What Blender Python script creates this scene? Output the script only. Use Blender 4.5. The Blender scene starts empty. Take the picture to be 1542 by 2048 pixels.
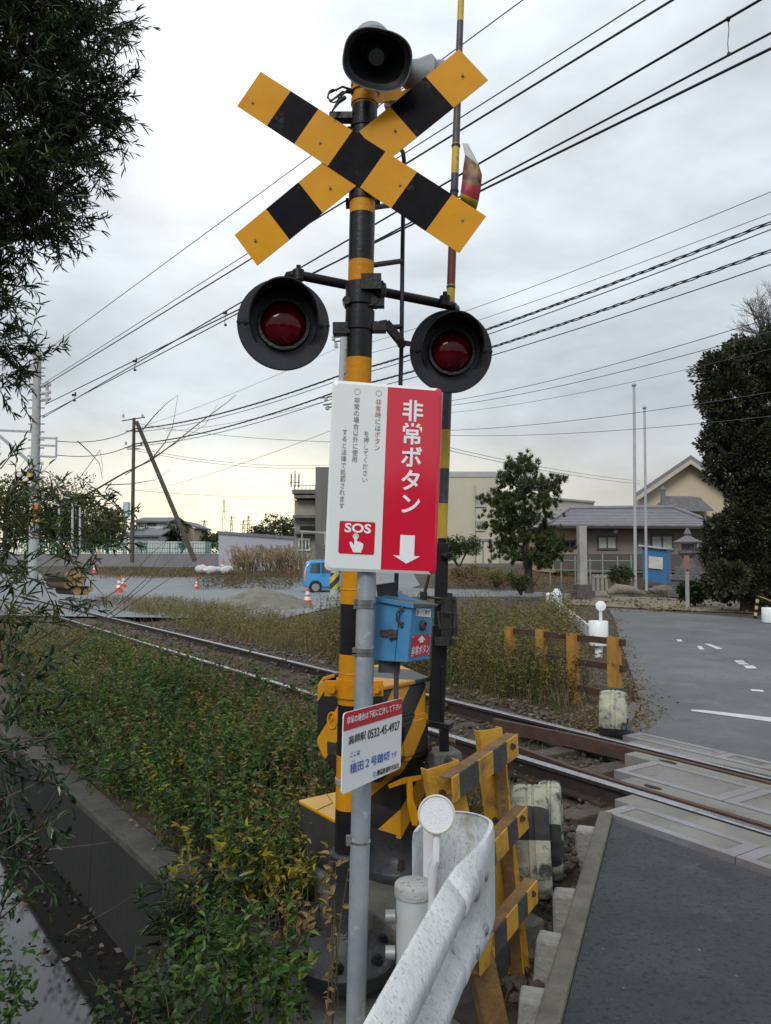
import bpy, bmesh, math, random
import numpy as np
from mathutils import Vector, Matrix
random.seed(7); RNG = np.random.default_rng(7)
SC = bpy.context.scene; COL = SC.collection
R = math.radians

# ------------------------------------------------------------------ camera, sky, sun, exposure
PITCH, F, CH = R(3.5), 1540.0, 1.64
cam = bpy.data.cameras.new('camera'); cam_o = bpy.data.objects.new('camera', cam); COL.objects.link(cam_o)
cam_o.location = (0, 0, CH); cam_o.rotation_euler = (R(90) + PITCH, 0, 0)
cam.sensor_fit = 'HORIZONTAL'; cam.sensor_width = 36.0; cam.lens = F / 1542 * 36
cam.clip_start = 0.05; cam.clip_end = 4000
SC.camera = cam_o

W = bpy.data.worlds.new("World"); SC.world = W; W.use_nodes = True
def build_sky():
    nt = W.node_tree; N = nt.nodes; L = nt.links; N.clear()
    out = N.new('ShaderNodeOutputWorld'); bg = N.new('ShaderNodeBackground'); L.new(bg.outputs[0], out.inputs[0])
    bg.inputs[1].default_value = 0.1
    sky = N.new('ShaderNodeTexSky'); sky.sky_type = 'NISHITA'; sky.sun_disc = False
    sky.sun_elevation = R(38); sky.sun_rotation = R(200); sky.air_density = 1.0; sky.dust_density = 2.0
    tc = N.new('ShaderNodeTexCoord')
    sep = N.new('ShaderNodeSeparateXYZ'); L.new(tc.outputs['Generated'], sep.inputs[0])
    # cloud cover: brightness by height, broken up by two scales of noise
    ramp = N.new('ShaderNodeValToRGB'); el = ramp.color_ramp.elements
    el[0].position = 0.0; el[0].color = (8.2, 8.0, 7.2, 1); el[1].position = 1.0; el[1].color = (9.5, 10, 10.6, 1)
    for p, c in ((0.09, (7.3, 7.4, 7.3)), (0.17, (6.5, 7.1, 7.5)), (0.27, (6.9, 7.6, 8.1)), (0.40, (7.0, 7.8, 8.45)), (0.55, (7.4, 8.15, 8.8)), (0.75, (9.5, 10, 10.6))):
        e = el.new(p); e.color = (*c, 1)
    L.new(sep.outputs['Z'], ramp.inputs[0])
    mp = N.new('ShaderNodeMapping'); mp.inputs['Scale'].default_value = (1.0, 1.0, 2.4); mp.inputs['Rotation'].default_value = (R(8), R(-14), 0)
    L.new(tc.outputs['Generated'], mp.inputs[0])
    def noise(sc, det, off):
        n = N.new('ShaderNodeTexNoise'); n.inputs['Scale'].default_value = sc; n.inputs['Detail'].default_value = det
        n.inputs['Roughness'].default_value = 0.55; n.inputs['Distortion'].default_value = 0.25
        m = N.new('ShaderNodeMapping'); m.inputs['Location'].default_value = off
        L.new(mp.outputs[0], m.inputs[0]); L.new(m.outputs[0], n.inputs['Vector']); return n
    def math_(op, a, b=None, c=None):
        m = N.new('ShaderNodeMath'); m.operation = op
        for i, x in enumerate((a, b, c)):
            if x is None: continue
            if isinstance(x, (int, float)): m.inputs[i].default_value = x
            else: L.new(x, m.inputs[i])
        return m.outputs[0]
    n1, n2 = noise(2.6, 6, (1.3, 0.4, 2.2)), noise(7.5, 7, (4.1, 2.0, 0.3))
    s1 = N.new('ShaderNodeMapRange'); s1.inputs[1].default_value = .36; s1.inputs[2].default_value = .66; s1.inputs[3].default_value = .74; s1.inputs[4].default_value = 1.18
    L.new(n1.outputs[0], s1.inputs[0])
    s2 = N.new('ShaderNodeMapRange'); s2.inputs[1].default_value = .3; s2.inputs[2].default_value = .7; s2.inputs[3].default_value = .92; s2.inputs[4].default_value = 1.08
    L.new(n2.outputs[0], s2.inputs[0])
    k = math_('MULTIPLY', s1.outputs[0], s2.outputs[0])
    mul = N.new('ShaderNodeMix'); mul.data_type = 'RGBA'; mul.blend_type = 'MULTIPLY'; mul.inputs['Factor'].default_value = 1
    comb = N.new('ShaderNodeCombineXYZ'); [L.new(k, comb.inputs[i]) for i in range(3)]
    L.new(ramp.outputs[0], mul.inputs['A']); L.new(comb.outputs[0], mul.inputs['B'])
    cur = mul.outputs['Result']
    def glow(az, elv, wa, we, col, cur):           # a bright gap in the cloud in one direction of the sky
        azr = R(az)
        dx = math_('ARCTAN2', sep.outputs['X'], sep.outputs['Y']); dx = math_('DIVIDE', math_('SUBTRACT', dx, azr), R(wa))
        dz = math_('DIVIDE', math_('SUBTRACT', math_('ARCSINE', sep.outputs['Z']), R(elv)), R(we))
        q = math_('ADD', math_('MULTIPLY', dx, dx), math_('MULTIPLY', dz, dz))
        q = math_('ADD', q, math_('MULTIPLY', math_('SUBTRACT', n2.outputs[0], .5), 1.6))
        g = math_('EXPONENT', math_('MULTIPLY', q, -1.0)); g = math_('MINIMUM', g, 1.0)
        a = N.new('ShaderNodeMix'); a.data_type = 'RGBA'; a.blend_type = 'ADD'; a.inputs['B'].default_value = (*col, 1)
        L.new(g, a.inputs['Factor']); L.new(cur, a.inputs['A']); return a.outputs['Result']
    cur = glow(-9, 2.5, 18, 5.0, (8.0, 6.4, 2.6), cur)      # low yellow light of evening
    cur = glow(-13, 33, 8, 13, (5.5, 5.2, 5.0), cur)        # white gap high up
    cur = glow(-4, 27, 16, 9, (2.2, 2.1, 2.0), cur); cur = glow(15, 30, 14, 8, (1.4, 1.4, 1.4), cur)
    fin = N.new('ShaderNodeMix'); fin.data_type = 'RGBA'; fin.inputs['Factor'].default_value = 0.93
    L.new(sky.outputs[0], fin.inputs['A']); L.new(cur, fin.inputs['B']); L.new(fin.outputs['Result'], bg.inputs[0])
build_sky()
sun = bpy.data.lights.new('sun', 'SUN'); sun.energy = 1.7; sun.angle = R(24); sun.color = (1, .96, .9)
sun_o = bpy.data.objects.new('sun', sun); COL.objects.link(sun_o)
SUNV = Vector((math.sin(R(200)) * math.cos(R(38)), math.cos(R(200)) * math.cos(R(38)), math.sin(R(38))))
sun_o.rotation_euler = SUNV.to_track_quat('Z', 'Y').to_euler(); sun_o.location = (0, -5, 30)
vs = SC.view_settings; vs.view_transform = 'Standard'; vs.look = 'None'; vs.exposure = 0.0; vs.gamma = 1.0; vs.use_curve_mapping = False
SC.cycles.use_denoising = True; SC.cycles.max_bounces = 6; SC.cycles.caustics_reflective = False; SC.cycles.caustics_refractive = False

# ------------------------------------------------------------------ geometry helpers
SP, CP = math.sin(PITCH), math.cos(PITCH)
def ray(u, v):
    x, z = (u - 771) / F, -(v - 1024) / F
    return Vector((x, CP - z * SP, SP + z * CP))
CAM = Vector((0, 0, CH))
def P(u, v, Y):
    d = ray(u, v); return CAM + d * (Y / d.y)
def G(u, v, z=0.0):
    d = ray(u, v); return CAM + d * ((z - CH) / d.z)
def onplane(u, v, p0, n):
    d = ray(u, v); return CAM + d * ((p0 - CAM).dot(n) / d.dot(n))
NX, NY = math.cos(R(33.8)), math.sin(R(33.8))
def T(s, t, z=0.0): return Vector((NX * s - NY * t, NY * s + NX * t, z))       # s across the track, t along it
def ST(p): return (NX * p[0] + NY * p[1], -NY * p[0] + NX * p[1])

ORG = {}
def props(o, label=None, cat=None, group=None, kind=None):
    for k, v in (('label', label), ('category', cat), ('group', group), ('kind', kind)):
        if v: o[k] = v
    return o
def thing(name, label, cat, loc, group=None):
    o = bpy.data.objects.new(name, None); COL.objects.link(o); o.location = loc; o.empty_display_size = .1
    ORG[o.name] = Vector(loc); return props(o, label, cat, group)
def copy_tree(o, loc, label=None, rotz=0, parent=None, scale=None):
    c = o.copy(); COL.objects.link(c)
    if parent is not None: c.parent = parent
    else:
        c.location = loc; c.rotation_euler = (o.rotation_euler[0], o.rotation_euler[1], o.rotation_euler[2] + rotz)
        if scale: c.scale = (scale,) * 3
    if label: c['label'] = label
    for ch in [x for x in COL.objects if x.parent == o and x is not c]: copy_tree(ch, None, parent=c)
    return c
def frame_of(ax):
    ax = Vector(ax).normalized(); h = Vector((0, 0, 1)) if abs(ax.z) < .9 else Vector((1, 0, 0))
    a = ax.cross(h).normalized(); return a, ax.cross(a).normalized(), ax
class MB:
    def __init__(s): s.v = []; s.f = []; s.m = []
    def add(s, vs_, fs, mi=0):
        b = len(s.v); s.v += [tuple(x) for x in vs_]; s.f += [tuple(b + i for i in f) for f in fs]
        s.m += list(mi) if isinstance(mi, (list, tuple)) else [mi] * len(fs); return s
    def hexa(s, c8, mi=0):      # bottom 4 then top 4, both counter-clockwise from above
        return s.add(c8, [(3, 2, 1, 0), (4, 5, 6, 7), (0, 1, 5, 4), (1, 2, 6, 5), (2, 3, 7, 6), (3, 0, 4, 7)], mi)
    def box(s, c, d, mi=0, rz=0, rot=None):
        x, y, z = (q / 2 for q in d); c = Vector(c); M = rot if rot else Matrix.Rotation(rz, 3, 'Z')
        return s.hexa([c + M @ Vector(p) for p in ((-x, -y, -z), (x, -y, -z), (x, y, -z), (-x, y, -z), (-x, -y, z), (x, -y, z), (x, y, z), (-x, y, z))], mi)
    def beam(s, a, b, w, h, mi=0, up=(0, 0, 1)):
        a, b = Vector(a), Vector(b); d = (b - a).normalized(); u = Vector(up); sd = d.cross(u).normalized(); u = sd.cross(d).normalized()
        q = [-sd * w / 2 - u * h / 2, sd * w / 2 - u * h / 2, sd * w / 2 + u * h / 2, -sd * w / 2 + u * h / 2]
        return s.add([a + x for x in q] + [b + x for x in q], [(0, 1, 2, 3), (7, 6, 5, 4), (4, 5, 1, 0), (5, 6, 2, 1), (6, 7, 3, 2), (7, 4, 0, 3)], mi)
    def tube(s, pts, r, n=8, mi=0, cap=True):
        pts = [Vector(p) for p in pts]; rr = r if isinstance(r, (list, tuple)) else [r] * len(pts); b = len(s.v); a0 = None
        for i, p in enumerate(pts):
            d = (pts[min(i + 1, len(pts) - 1)] - pts[max(i - 1, 0)]).normalized()
            if a0 is None: a0, b0, _ = frame_of(d)
            else: a0 = (a0 - d * a0.dot(d)).normalized(); b0 = d.cross(a0)
            for k in range(n):
                t = 2 * math.pi * k / n; s.v.append(tuple(p + (a0 * math.cos(t) + b0 * math.sin(t)) * rr[i]))
        for i in range(len(pts) - 1):
            m_ = mi[i] if isinstance(mi, (list, tuple)) else mi
            for k in range(n):
                k2 = (k + 1) % n; s.f.append((b + i * n + k, b + i * n + k2, b + (i + 1) * n + k2, b + (i + 1) * n + k)); s.m.append(m_)
        if cap:
            s.f.append(tuple(b + k for k in reversed(range(n)))); s.f.append(tuple(b + (len(pts) - 1) * n + k for k in range(n)))
            s.m += [mi[0] if isinstance(mi, (list, tuple)) else mi, mi[-1] if isinstance(mi, (list, tuple)) else mi]
        return s
    def cyl(s, a, b, r, n=16, mi=0, r2=None): return s.tube([a, b], [r, r if r2 is None else r2], n, mi)
    def lathe(s, o, ax, prof, n=32, mi=0, cap=True, sx=1.0, p=2.0, up=None):   # prof (r, h); superellipse power p
        a, b, d = frame_of(ax); o = Vector(o)
        if up is not None: b = (Vector(up) - d * Vector(up).dot(d)).normalized(); a = b.cross(d)
        base = len(s.v)
        for r, h in prof:
            for k in range(n):
                t = 2 * math.pi * k / n; c, q = math.cos(t), math.sin(t)
                e = (abs(c) ** p + abs(q) ** p) ** (-1 / p); s.v.append(tuple(o + d * h + (a * c * sx + b * q) * (r * e)))
        for i in range(len(prof) - 1):
            m_ = mi[i] if isinstance(mi, (list, tuple)) else mi
            for k in range(n):
                k2 = (k + 1) % n; s.f.append((base + i * n + k, base + i * n + k2, base + (i + 1) * n + k2, base + (i + 1) * n + k)); s.m.append(m_)
        if cap:
            s.f.append(tuple(base + k for k in reversed(range(n)))); s.f.append(tuple(base + (len(prof) - 1) * n + k for k in range(n)))
            s.m += [mi[0] if isinstance(mi, (list, tuple)) else mi, mi[-1] if isinstance(mi, (list, tuple)) else mi]
        return s
    def prism(s, poly, off, mi=0, sides=None):   # poly: 3-D points of the front face, off: vector to the back face
        n = len(poly); off = Vector(off); A = [Vector(p) for p in poly]
        s.add(A + [a + off for a in A], [tuple(range(n)), tuple(reversed(range(n, 2 * n)))] + [(i, n + i, n + (i + 1) % n, (i + 1) % n) for i in range(n)],
              [mi, mi] + [mi if sides is None else sides] * n); return s
    def ico(s, c, r, mi=0, jit=.25):
        g = (1 + 5 ** .5) / 2
        V = [(-1, g, 0), (1, g, 0), (-1, -g, 0), (1, -g, 0), (0, -1, g), (0, 1, g), (0, -1, -g), (0, 1, -g), (g, 0, -1), (g, 0, 1), (-g, 0, -1), (-g, 0, 1)]
        Fc = [(0, 11, 5), (0, 5, 1), (0, 1, 7), (0, 7, 10), (0, 10, 11), (1, 5, 9), (5, 11, 4), (11, 10, 2), (10, 7, 6), (7, 1, 8), (3, 9, 4), (3, 4, 2), (3, 2, 6), (3, 6, 8), (3, 8, 9), (4, 9, 5), (2, 4, 11), (6, 2, 10), (8, 6, 7), (9, 8, 1)]
        rr = r if isinstance(r, (tuple, list)) else (r, r, r); c = Vector(c)
        return s.add([c + Vector([x / 1.9 * (1 + random.uniform(-jit, jit)) * q for x, q in zip(v, rr)]) for v in V], Fc, mi)
    def build(s, name, mats, parent=None, loc=None, bevel=0, smooth=35, segs=2, solid=0, flat=False):
        me = bpy.data.meshes.new(name); o = bpy.data.objects.new(name, me); COL.objects.link(o)
        if parent is not None: og = ORG[parent.name]; o.parent = parent
        else: og = Vector(loc) if loc is not None else Vector((0, 0, 0)); o.location = og
        ORG[o.name] = og
        me.from_pydata([(x - og.x, y - og.y, z - og.z) for x, y, z in s.v], [], s.f)
        for m in (mats if isinstance(mats, (list, tuple)) else [mats]): me.materials.append(m)
        me.polygons.foreach_set('material_index', s.m); 
        bm = bmesh.new(); bm.from_mesh(me); bmesh.ops.recalc_face_normals(bm, faces=bm.faces) if not flat else None; bm.to_mesh(me); bm.free()
        if smooth:
            me.polygons.foreach_set('use_smooth', [True] * len(me.polygons)); me.set_sharp_from_angle(angle=R(smooth))
        if bevel:
            b = o.modifiers.new('bevel', 'BEVEL'); b.width = bevel; b.segments = segs; b.limit_method = 'ANGLE'; b.angle_limit = R(40); b.harden_normals = False
        me.update(); return o

# ------------------------------------------------------------------ materials
MATS = {}
def mat(name, c1, c2=None, scale=6.0, rough=.6, metal=0.0, bump=0.0, bscale=None, det=5, thr=(.35, .65), spots=None, coat=0, stretch=(1, 1, 1), spec=None):
    """noise between two colours of the thing itself, optional spots (colour, scale, threshold) of wear or rust, optional bump"""
    if name in MATS: return MATS[name]
    m = bpy.data.materials.new(name); m.use_nodes = True; N = m.node_tree.nodes; L = m.node_tree.links; b = N['Principled BSDF']
    b.inputs['Roughness'].default_value = rough; b.inputs['Metallic'].default_value = metal
    if coat: b.inputs['Coat Weight'].default_value = coat; b.inputs['Coat Roughness'].default_value = .08
    if spec is not None: b.inputs['Specular IOR Level'].default_value = spec
    tc = N.new('ShaderNodeTexCoord'); mp = N.new('ShaderNodeMapping'); mp.inputs['Scale'].default_value = stretch; L.new(tc.outputs['Object'], mp.inputs[0])
    def nz(sc, d=det, rg=.6):
        n = N.new('ShaderNodeTexNoise'); n.inputs['Scale'].default_value = sc; n.inputs['Detail'].default_value = d; n.inputs['Roughness'].default_value = rg
        L.new(mp.outputs[0], n.inputs['Vector']); return n.outputs[0]
    def mr(x, a, bb):
        q = N.new('ShaderNodeMapRange'); q.inputs[1].default_value = a; q.inputs[2].default_value = bb; L.new(x, q.inputs[0]); return q.outputs[0]
    def mix(f, A, B):
        q = N.new('ShaderNodeMix'); q.data_type = 'RGBA'; L.new(f, q.inputs['Factor'])
        for k, x in (('A', A), ('B', B)):
            if isinstance(x, tuple): q.inputs[k].default_value = (*x, 1)
            else: L.new(x, q.inputs[k])
        return q.outputs['Result']
    cur = mix(mr(nz(scale), *thr), c1, c2 if c2 else tuple(x * .8 for x in c1))
    rcur = None
    for sp in (spots or []):
        col, sc, th = sp[:3]; f = mr(nz(sc, 8, .65), th, th + (sp[3] if len(sp) > 3 else .05)); cur = mix(f, cur, col)
    L.new(cur, b.inputs['Base Color'])
    q = N.new('ShaderNodeMapRange'); q.inputs[3].default_value = max(.02, rough - .12); q.inputs[4].default_value = min(1, rough + .12); L.new(nz(scale * 2.3), q.inputs[0]); L.new(q.outputs[0], b.inputs['Roughness'])
    if bump:
        bp = N.new('ShaderNodeBump'); bp.inputs['Strength'].default_value = min(1, bump); bp.inputs['Distance'].default_value = .02 * max(1, bump); L.new(nz(bscale or scale * 4, 8), bp.inputs['Height']); L.new(bp.outputs[0], b.inputs['Normal'])
    MATS[name] = m; m['bc'] = 1; return m
def stripes(name, ca, cb, vec, period, phase=0.0, rough=.45, spots=None, duty=.5):
    m = mat(name, ca, tuple(x * .82 for x in ca), 5, rough, bump=.15, bscale=30, spots=spots)
    N = m.node_tree.nodes; L = m.node_tree.links; b = N['Principled BSDF']; src = b.inputs['Base Color'].links[0].from_socket
    tc = next(n for n in N if n.type == 'TEX_COORD')
    d = N.new('ShaderNodeVectorMath'); d.operation = 'DOT_PRODUCT'; d.inputs[1].default_value = vec; L.new(tc.outputs['Object'], d.inputs[0])
    a = N.new('ShaderNodeMath'); a.operation = 'MULTIPLY_ADD'; a.inputs[1].default_value = 1 / period; a.inputs[2].default_value = phase + 100; L.new(d.outputs['Value'], a.inputs[0])
    fr = N.new('ShaderNodeMath'); fr.operation = 'FRACT'; L.new(a.outputs[0], fr.inputs[0])
    gt = N.new('ShaderNodeMath'); gt.operation = 'GREATER_THAN'; gt.inputs[1].default_value = duty; L.new(fr.outputs[0], gt.inputs[0])
    mx = N.new('ShaderNodeMix'); mx.data_type = 'RGBA'; mx.inputs['B'].default_value = (*cb, 1); L.new(gt.outputs[0], mx.inputs['Factor']); L.new(src, mx.inputs['A']); L.new(mx.outputs['Result'], b.inputs['Base Color'])
    return m
def leafmat(name, cols, rough=.5, trans=.25):
    if name in MATS: return MATS[name]
    m = bpy.data.materials.new(name); m.use_nodes = True; N = m.node_tree.nodes; L = m.node_tree.links; b = N['Principled BSDF']; b.inputs['Roughness'].default_value = rough
    at = N.new('ShaderNodeAttribute'); at.attribute_name = 'rnd'; rp = N.new('ShaderNodeValToRGB'); el = rp.color_ramp.elements
    el[0].color = (*cols[0], 1); el[1].color = (*cols[-1], 1)
    for i, c in enumerate(cols[1:-1]): e = el.new((i + 1) / (len(cols) - 1)); e.color = (*c, 1)
    L.new(at.outputs['Fac'], rp.inputs[0]); L.new(rp.outputs[0], b.inputs['Base Color'])
    tr = N.new('ShaderNodeBsdfTranslucent'); L.new(rp.outputs[0], tr.inputs[0]); ms = N.new('ShaderNodeMixShader'); ms.inputs[0].default_value = trans
    L.new(b.outputs[0], ms.inputs[1]); L.new(tr.outputs[0], ms.inputs[2]); L.new(ms.outputs[0], N['Material Output'].inputs[0])
    MATS[name] = m; return m

RUST = (.11, .045, .018)
YEL = (.62, .285, .008)
yel = mat('yellow_paint', YEL, (.56, .25, .007), 5, .45, bump=.03, bscale=40, spec=.10, spots=[((.30, .13, .02), 9, .66, .06), (RUST, 24, .72, .03)])
yelpost = mat('yellow_post_paint', (.58, .25, .007), (.48, .195, .006), 4, .38, spec=.2, bump=.2, bscale=45, spots=[((.26, .10, .02), 7, .66, .08), (RUST, 30, .72, .03)])
blk = mat('black_paint', (.008, .008, .010), (.013, .013, .016), 7, .36, bump=.12, bscale=50, spots=[((.05, .05, .055), 22, .70, .05)], spec=.28)
blk2 = mat('black_board_paint', (.003, .003, .006), (.005, .005, .009), 5, .5, bump=.05, spots=[((.06, .06, .065), 9, .63, .16), ((.14, .14, .14), 30, .70, .05)], spec=.05)
slate = mat('dark_lamp_paint', (.020, .023, .030), (.028, .031, .040), 9, .40, bump=.06, bscale=60, spots=[((.09, .09, .09), 40, .74, .03)], spec=.35)
galv = mat('galvanised_steel', (.26, .30, .35), (.36, .40, .44), 9, .45, .35, bump=.08, spots=[((.42, .46, .49), 14, .60, .02), ((.20, .23, .26), 30, .68, .04)], det=8)
steel = mat('band_steel', (.45, .46, .47), (.35, .36, .37), 20, .25, .9)
concrete = mat('concrete', (.155, .15, .132), (.095, .092, .08), 4, .9, bump=.5, bscale=40, spots=[((.06, .062, .05), 9, .60, .12), ((.34, .34, .31), 45, .68, .04)])
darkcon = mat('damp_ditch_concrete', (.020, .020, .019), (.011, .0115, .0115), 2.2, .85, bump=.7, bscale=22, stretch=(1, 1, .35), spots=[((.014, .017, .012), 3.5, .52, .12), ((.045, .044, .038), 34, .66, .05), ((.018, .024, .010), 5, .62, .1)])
rust = mat('rusty_steel', (.085, .045, .028), (.05, .03, .022), 12, .75, .2, bump=.4, bscale=60, spots=[((.16, .075, .03), 25, .62, .06)])
railtop = mat('polished_rail', (.46, .46, .48), (.34, .33, .34), 15, .28, .95)
railside = mat('rail_side', (.042, .029, .024), (.026, .02, .018), 12, .7, .1, bump=.3)
white = mat('white_paint', (.72, .74, .76), (.62, .64, .66), 8, .4, spots=[((.45, .44, .40), 25, .66, .06)])
wbeam = mat('weathered_white_paint', (.70, .73, .75), (.56, .60, .62), 9, .5, bump=.3, bscale=90, det=10, spots=[((.42, .44, .43), 60, .52, .16), ((.22, .22, .19), 120, .60, .08), ((.27, .24, .15), 5, .62, .14), ((.10, .09, .07), 95, .70, .03)], stretch=(1, 1, .6))
wsign = mat('white_sign_face', (.74, .79, .79), (.69, .74, .74), 3, .33, spots=[((.58, .62, .61), 18, .69, .08)])
rsign = mat('red_sign_face', (.62, .012, .045), (.58, .012, .04), 3, .10, coat=.6)
red = mat('red_label', (.55, .02, .04), (.5, .02, .035), 3, .35)
white2 = mat('clean_white', (.80, .83, .85), (.77, .80, .82), 3, .35)
ink = mat('black_ink', (.015, .015, .018), None, 3, .5)
greyink = mat('faded_grey_ink', (.16, .175, .18), None, 3, .5)
pinkink = mat('faded_red_ink', (.52, .14, .15), None, 3, .5)
blueink = mat('blue_ink', (.02, .10, .45), None, 3, .45)
cyanink = mat('light_blue_ink', (.20, .50, .75), None, 3, .45)
bluebox = mat('blue_box_paint', (.042, .19, .40), (.075, .26, .47), 6, .5, bump=.1, spots=[((.05, .17, .34), 8, .60, .12), ((.25, .45, .62), 24, .68, .06), (RUST, 40, .75, .03)])
redlens = mat('red_lens', (.085, .0008, .006), (.05, .0004, .003), 4, .06, spec=.3)
lenscore = mat('inner_red_lens', (.30, .008, .02), None, 4, .2)
rubber = mat('old_rubber', (.02, .02, .021), (.032, .032, .032), 12, .8, bump=.3)
tyrewhite = mat('flaking_cream_paint', (.42, .41, .31), (.27, .28, .23), 8, .75, bump=.5, spots=[((.04, .04, .04), 7, .54, .08), ((.13, .14, .12), 16, .56, .10)])
dark = mat('dark_void', (.008, .008, .008), None, 3, .8)
greyhorn = mat('grey_horn_paint', (.19, .21, .23), (.25, .27, .29), 6, .55, bump=.1, spots=[((.32, .33, .33), 15, .70, .08)])
hornin = mat('horn_inside', (.030, .034, .040), (.045, .05, .058), 5, .5, spots=[((.25, .26, .26), 30, .76, .03)])
green = mat('green_net', (.05, .22, .17), None, 4, .6)
bark = mat('bark', (.055, .042, .032), (.085, .068, .052), 14, .9, bump=.6)
twigm = mat('twig_bark', (.075, .055, .045), (.11, .085, .07), 14, .85)
polecon = mat('pole_concrete', (.42, .43, .43), (.34, .35, .35), 5, .75)
wirem = mat('wire_black', (.012, .013, .015), None, 5, .6)
wireg = mat('wire_grey', (.10, .11, .12), None, 5, .5, .3)

# ------------------------------------------------------------------ lettering
GC = {}
def glyphs(body, bold=0.0):
    k = (body, bold)
    if k in GC: return GC[k]
    c = bpy.data.curves.new('txt', 'FONT'); c.body = body; c.offset = bold; c.resolution_u = 3
    o = bpy.data.objects.new('txt', c); COL.objects.link(o); bpy.context.view_layer.update()
    dg = bpy.context.evaluated_depsgraph_get(); me = o.evaluated_get(dg).to_mesh()
    v = np.array([x.co[:2] for x in me.vertices]); f = [tuple(p.vertices) for p in me.polygons]
    o.evaluated_get(dg).to_mesh_clear(); bpy.data.objects.remove(o); bpy.data.curves.remove(c)
    GC[k] = (v, f); return GC[k]
class Board:
    """a flat board given by its four corners; px corners serve to place the lettering on it"""
    def __init__(s, world, px): s.w = [Vector(p) for p in world]; s.p = [Vector(p) for p in px]; s.n = (s.w[1] - s.w[0]).cross(s.w[3] - s.w[0]).normalized(); s.n = s.n if s.n.y < 0 else -s.n
    def pt(s, a, b, off=0.0):
        w = s.w; return (w[0] * (1 - a) + w[1] * a) * (1 - b) + (w[3] * (1 - a) + w[2] * a) * b + s.n * off
    def inv(s, x, y):
        a = b = .5; p = s.p
        for _ in range(12):
            q = (p[0] * (1 - a) + p[1] * a) * (1 - b) + (p[3] * (1 - a) + p[2] * a) * b
            da = (p[1] - p[0]) * (1 - b) + (p[2] - p[3]) * b; db = (p[3] - p[0]) * (1 - a) + (p[2] - p[1]) * a
            e = Vector((x, y)) - q; det = da.x * db.y - da.y * db.x; a += (e.x * db.y - e.y * db.x) / det; b += (da.x * e.y - da.y * e.x) / det
        return a, b
    def text(s, mb, body, p0, p1, hpx, mi, bold=0.0, off=.0016):    # p0, p1: left and right middle of the line
        v, f = glyphs(body, bold); lo, hi = v.min(0), v.max(0); a0, b0 = s.inv(*p0); a1, b1 = s.inv(*p1)
        hb = hpx / ((s.p[3] - s.p[0]).length * (1 - (a0 + a1) / 2) + (s.p[2] - s.p[1]).length * (a0 + a1) / 2)
        q = (v - lo) / np.maximum(hi - lo, 1e-6)
        mb.add([s.pt(a0 + (a1 - a0) * x, b0 + (b1 - b0) * x + (.5 - y) * hb, off) for x, y in q], f, mi)
    def column(s, mb, chars, p0, p1, cw, ch, mi, bold=0.0, off=.0016):    # vertical writing, p0/p1: centres of first and last character
        n = len(chars)
        for i, c in enumerate(chars):
            x = p0[0] + (p1[0] - p0[0]) * i / max(1, n - 1); y = p0[1] + (p1[1] - p0[1]) * i / max(1, n - 1)
            v, f = glyphs(c, bold); a, b = s.inv(x, y); wa = cw / (s.p[1] - s.p[0]).length; hb = ch / (s.p[3] - s.p[0]).length
            mid = np.array([.5, .38]); sc = 1.0
            if ord(c) < 256: lo, hi = v.min(0), v.max(0); mid = (lo + hi) / 2
            q = (v - mid) * sc
            mb.add([s.pt(a + X * wa, b - Y * hb, off) for X, Y in q], f, mi[i] if isinstance(mi, (list, tuple)) else mi)
    def poly(s, mb, pts, mi, off=.0014):
        mb.add([s.pt(*s.inv(*p), off) for p in pts], [tuple(range(len(pts)))], mi)
    def ring(s, mb, c, r, w, mi, off=.0016, n=28, sy=1.0):
        vs_ = []
        for k in range(n):
            t = 2 * math.pi * k / n
            for q in (r, r - w): vs_.append(s.pt(*s.inv(c[0] + math.cos(t) * q, c[1] + math.sin(t) * q * sy), off))
        mb.add(vs_, [(2 * k, 2 * ((k + 1) % n), 2 * ((k + 1) % n) + 1, 2 * k + 1) for k in range(n)], mi)
def roundrect(x0, y0, x1, y1, r, n=5):
    out = []
    for cx, cy, a0 in ((x1 - r, y0 + r, -90), (x1 - r, y1 - r, 0), (x0 + r, y1 - r, 90), (x0 + r, y0 + r, 180)):
        out += [(cx + r * math.cos(R(a0 + 90 * i / n)), cy + r * math.sin(R(a0 + 90 * i / n))) for i in range(n + 1)]
    return out

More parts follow.
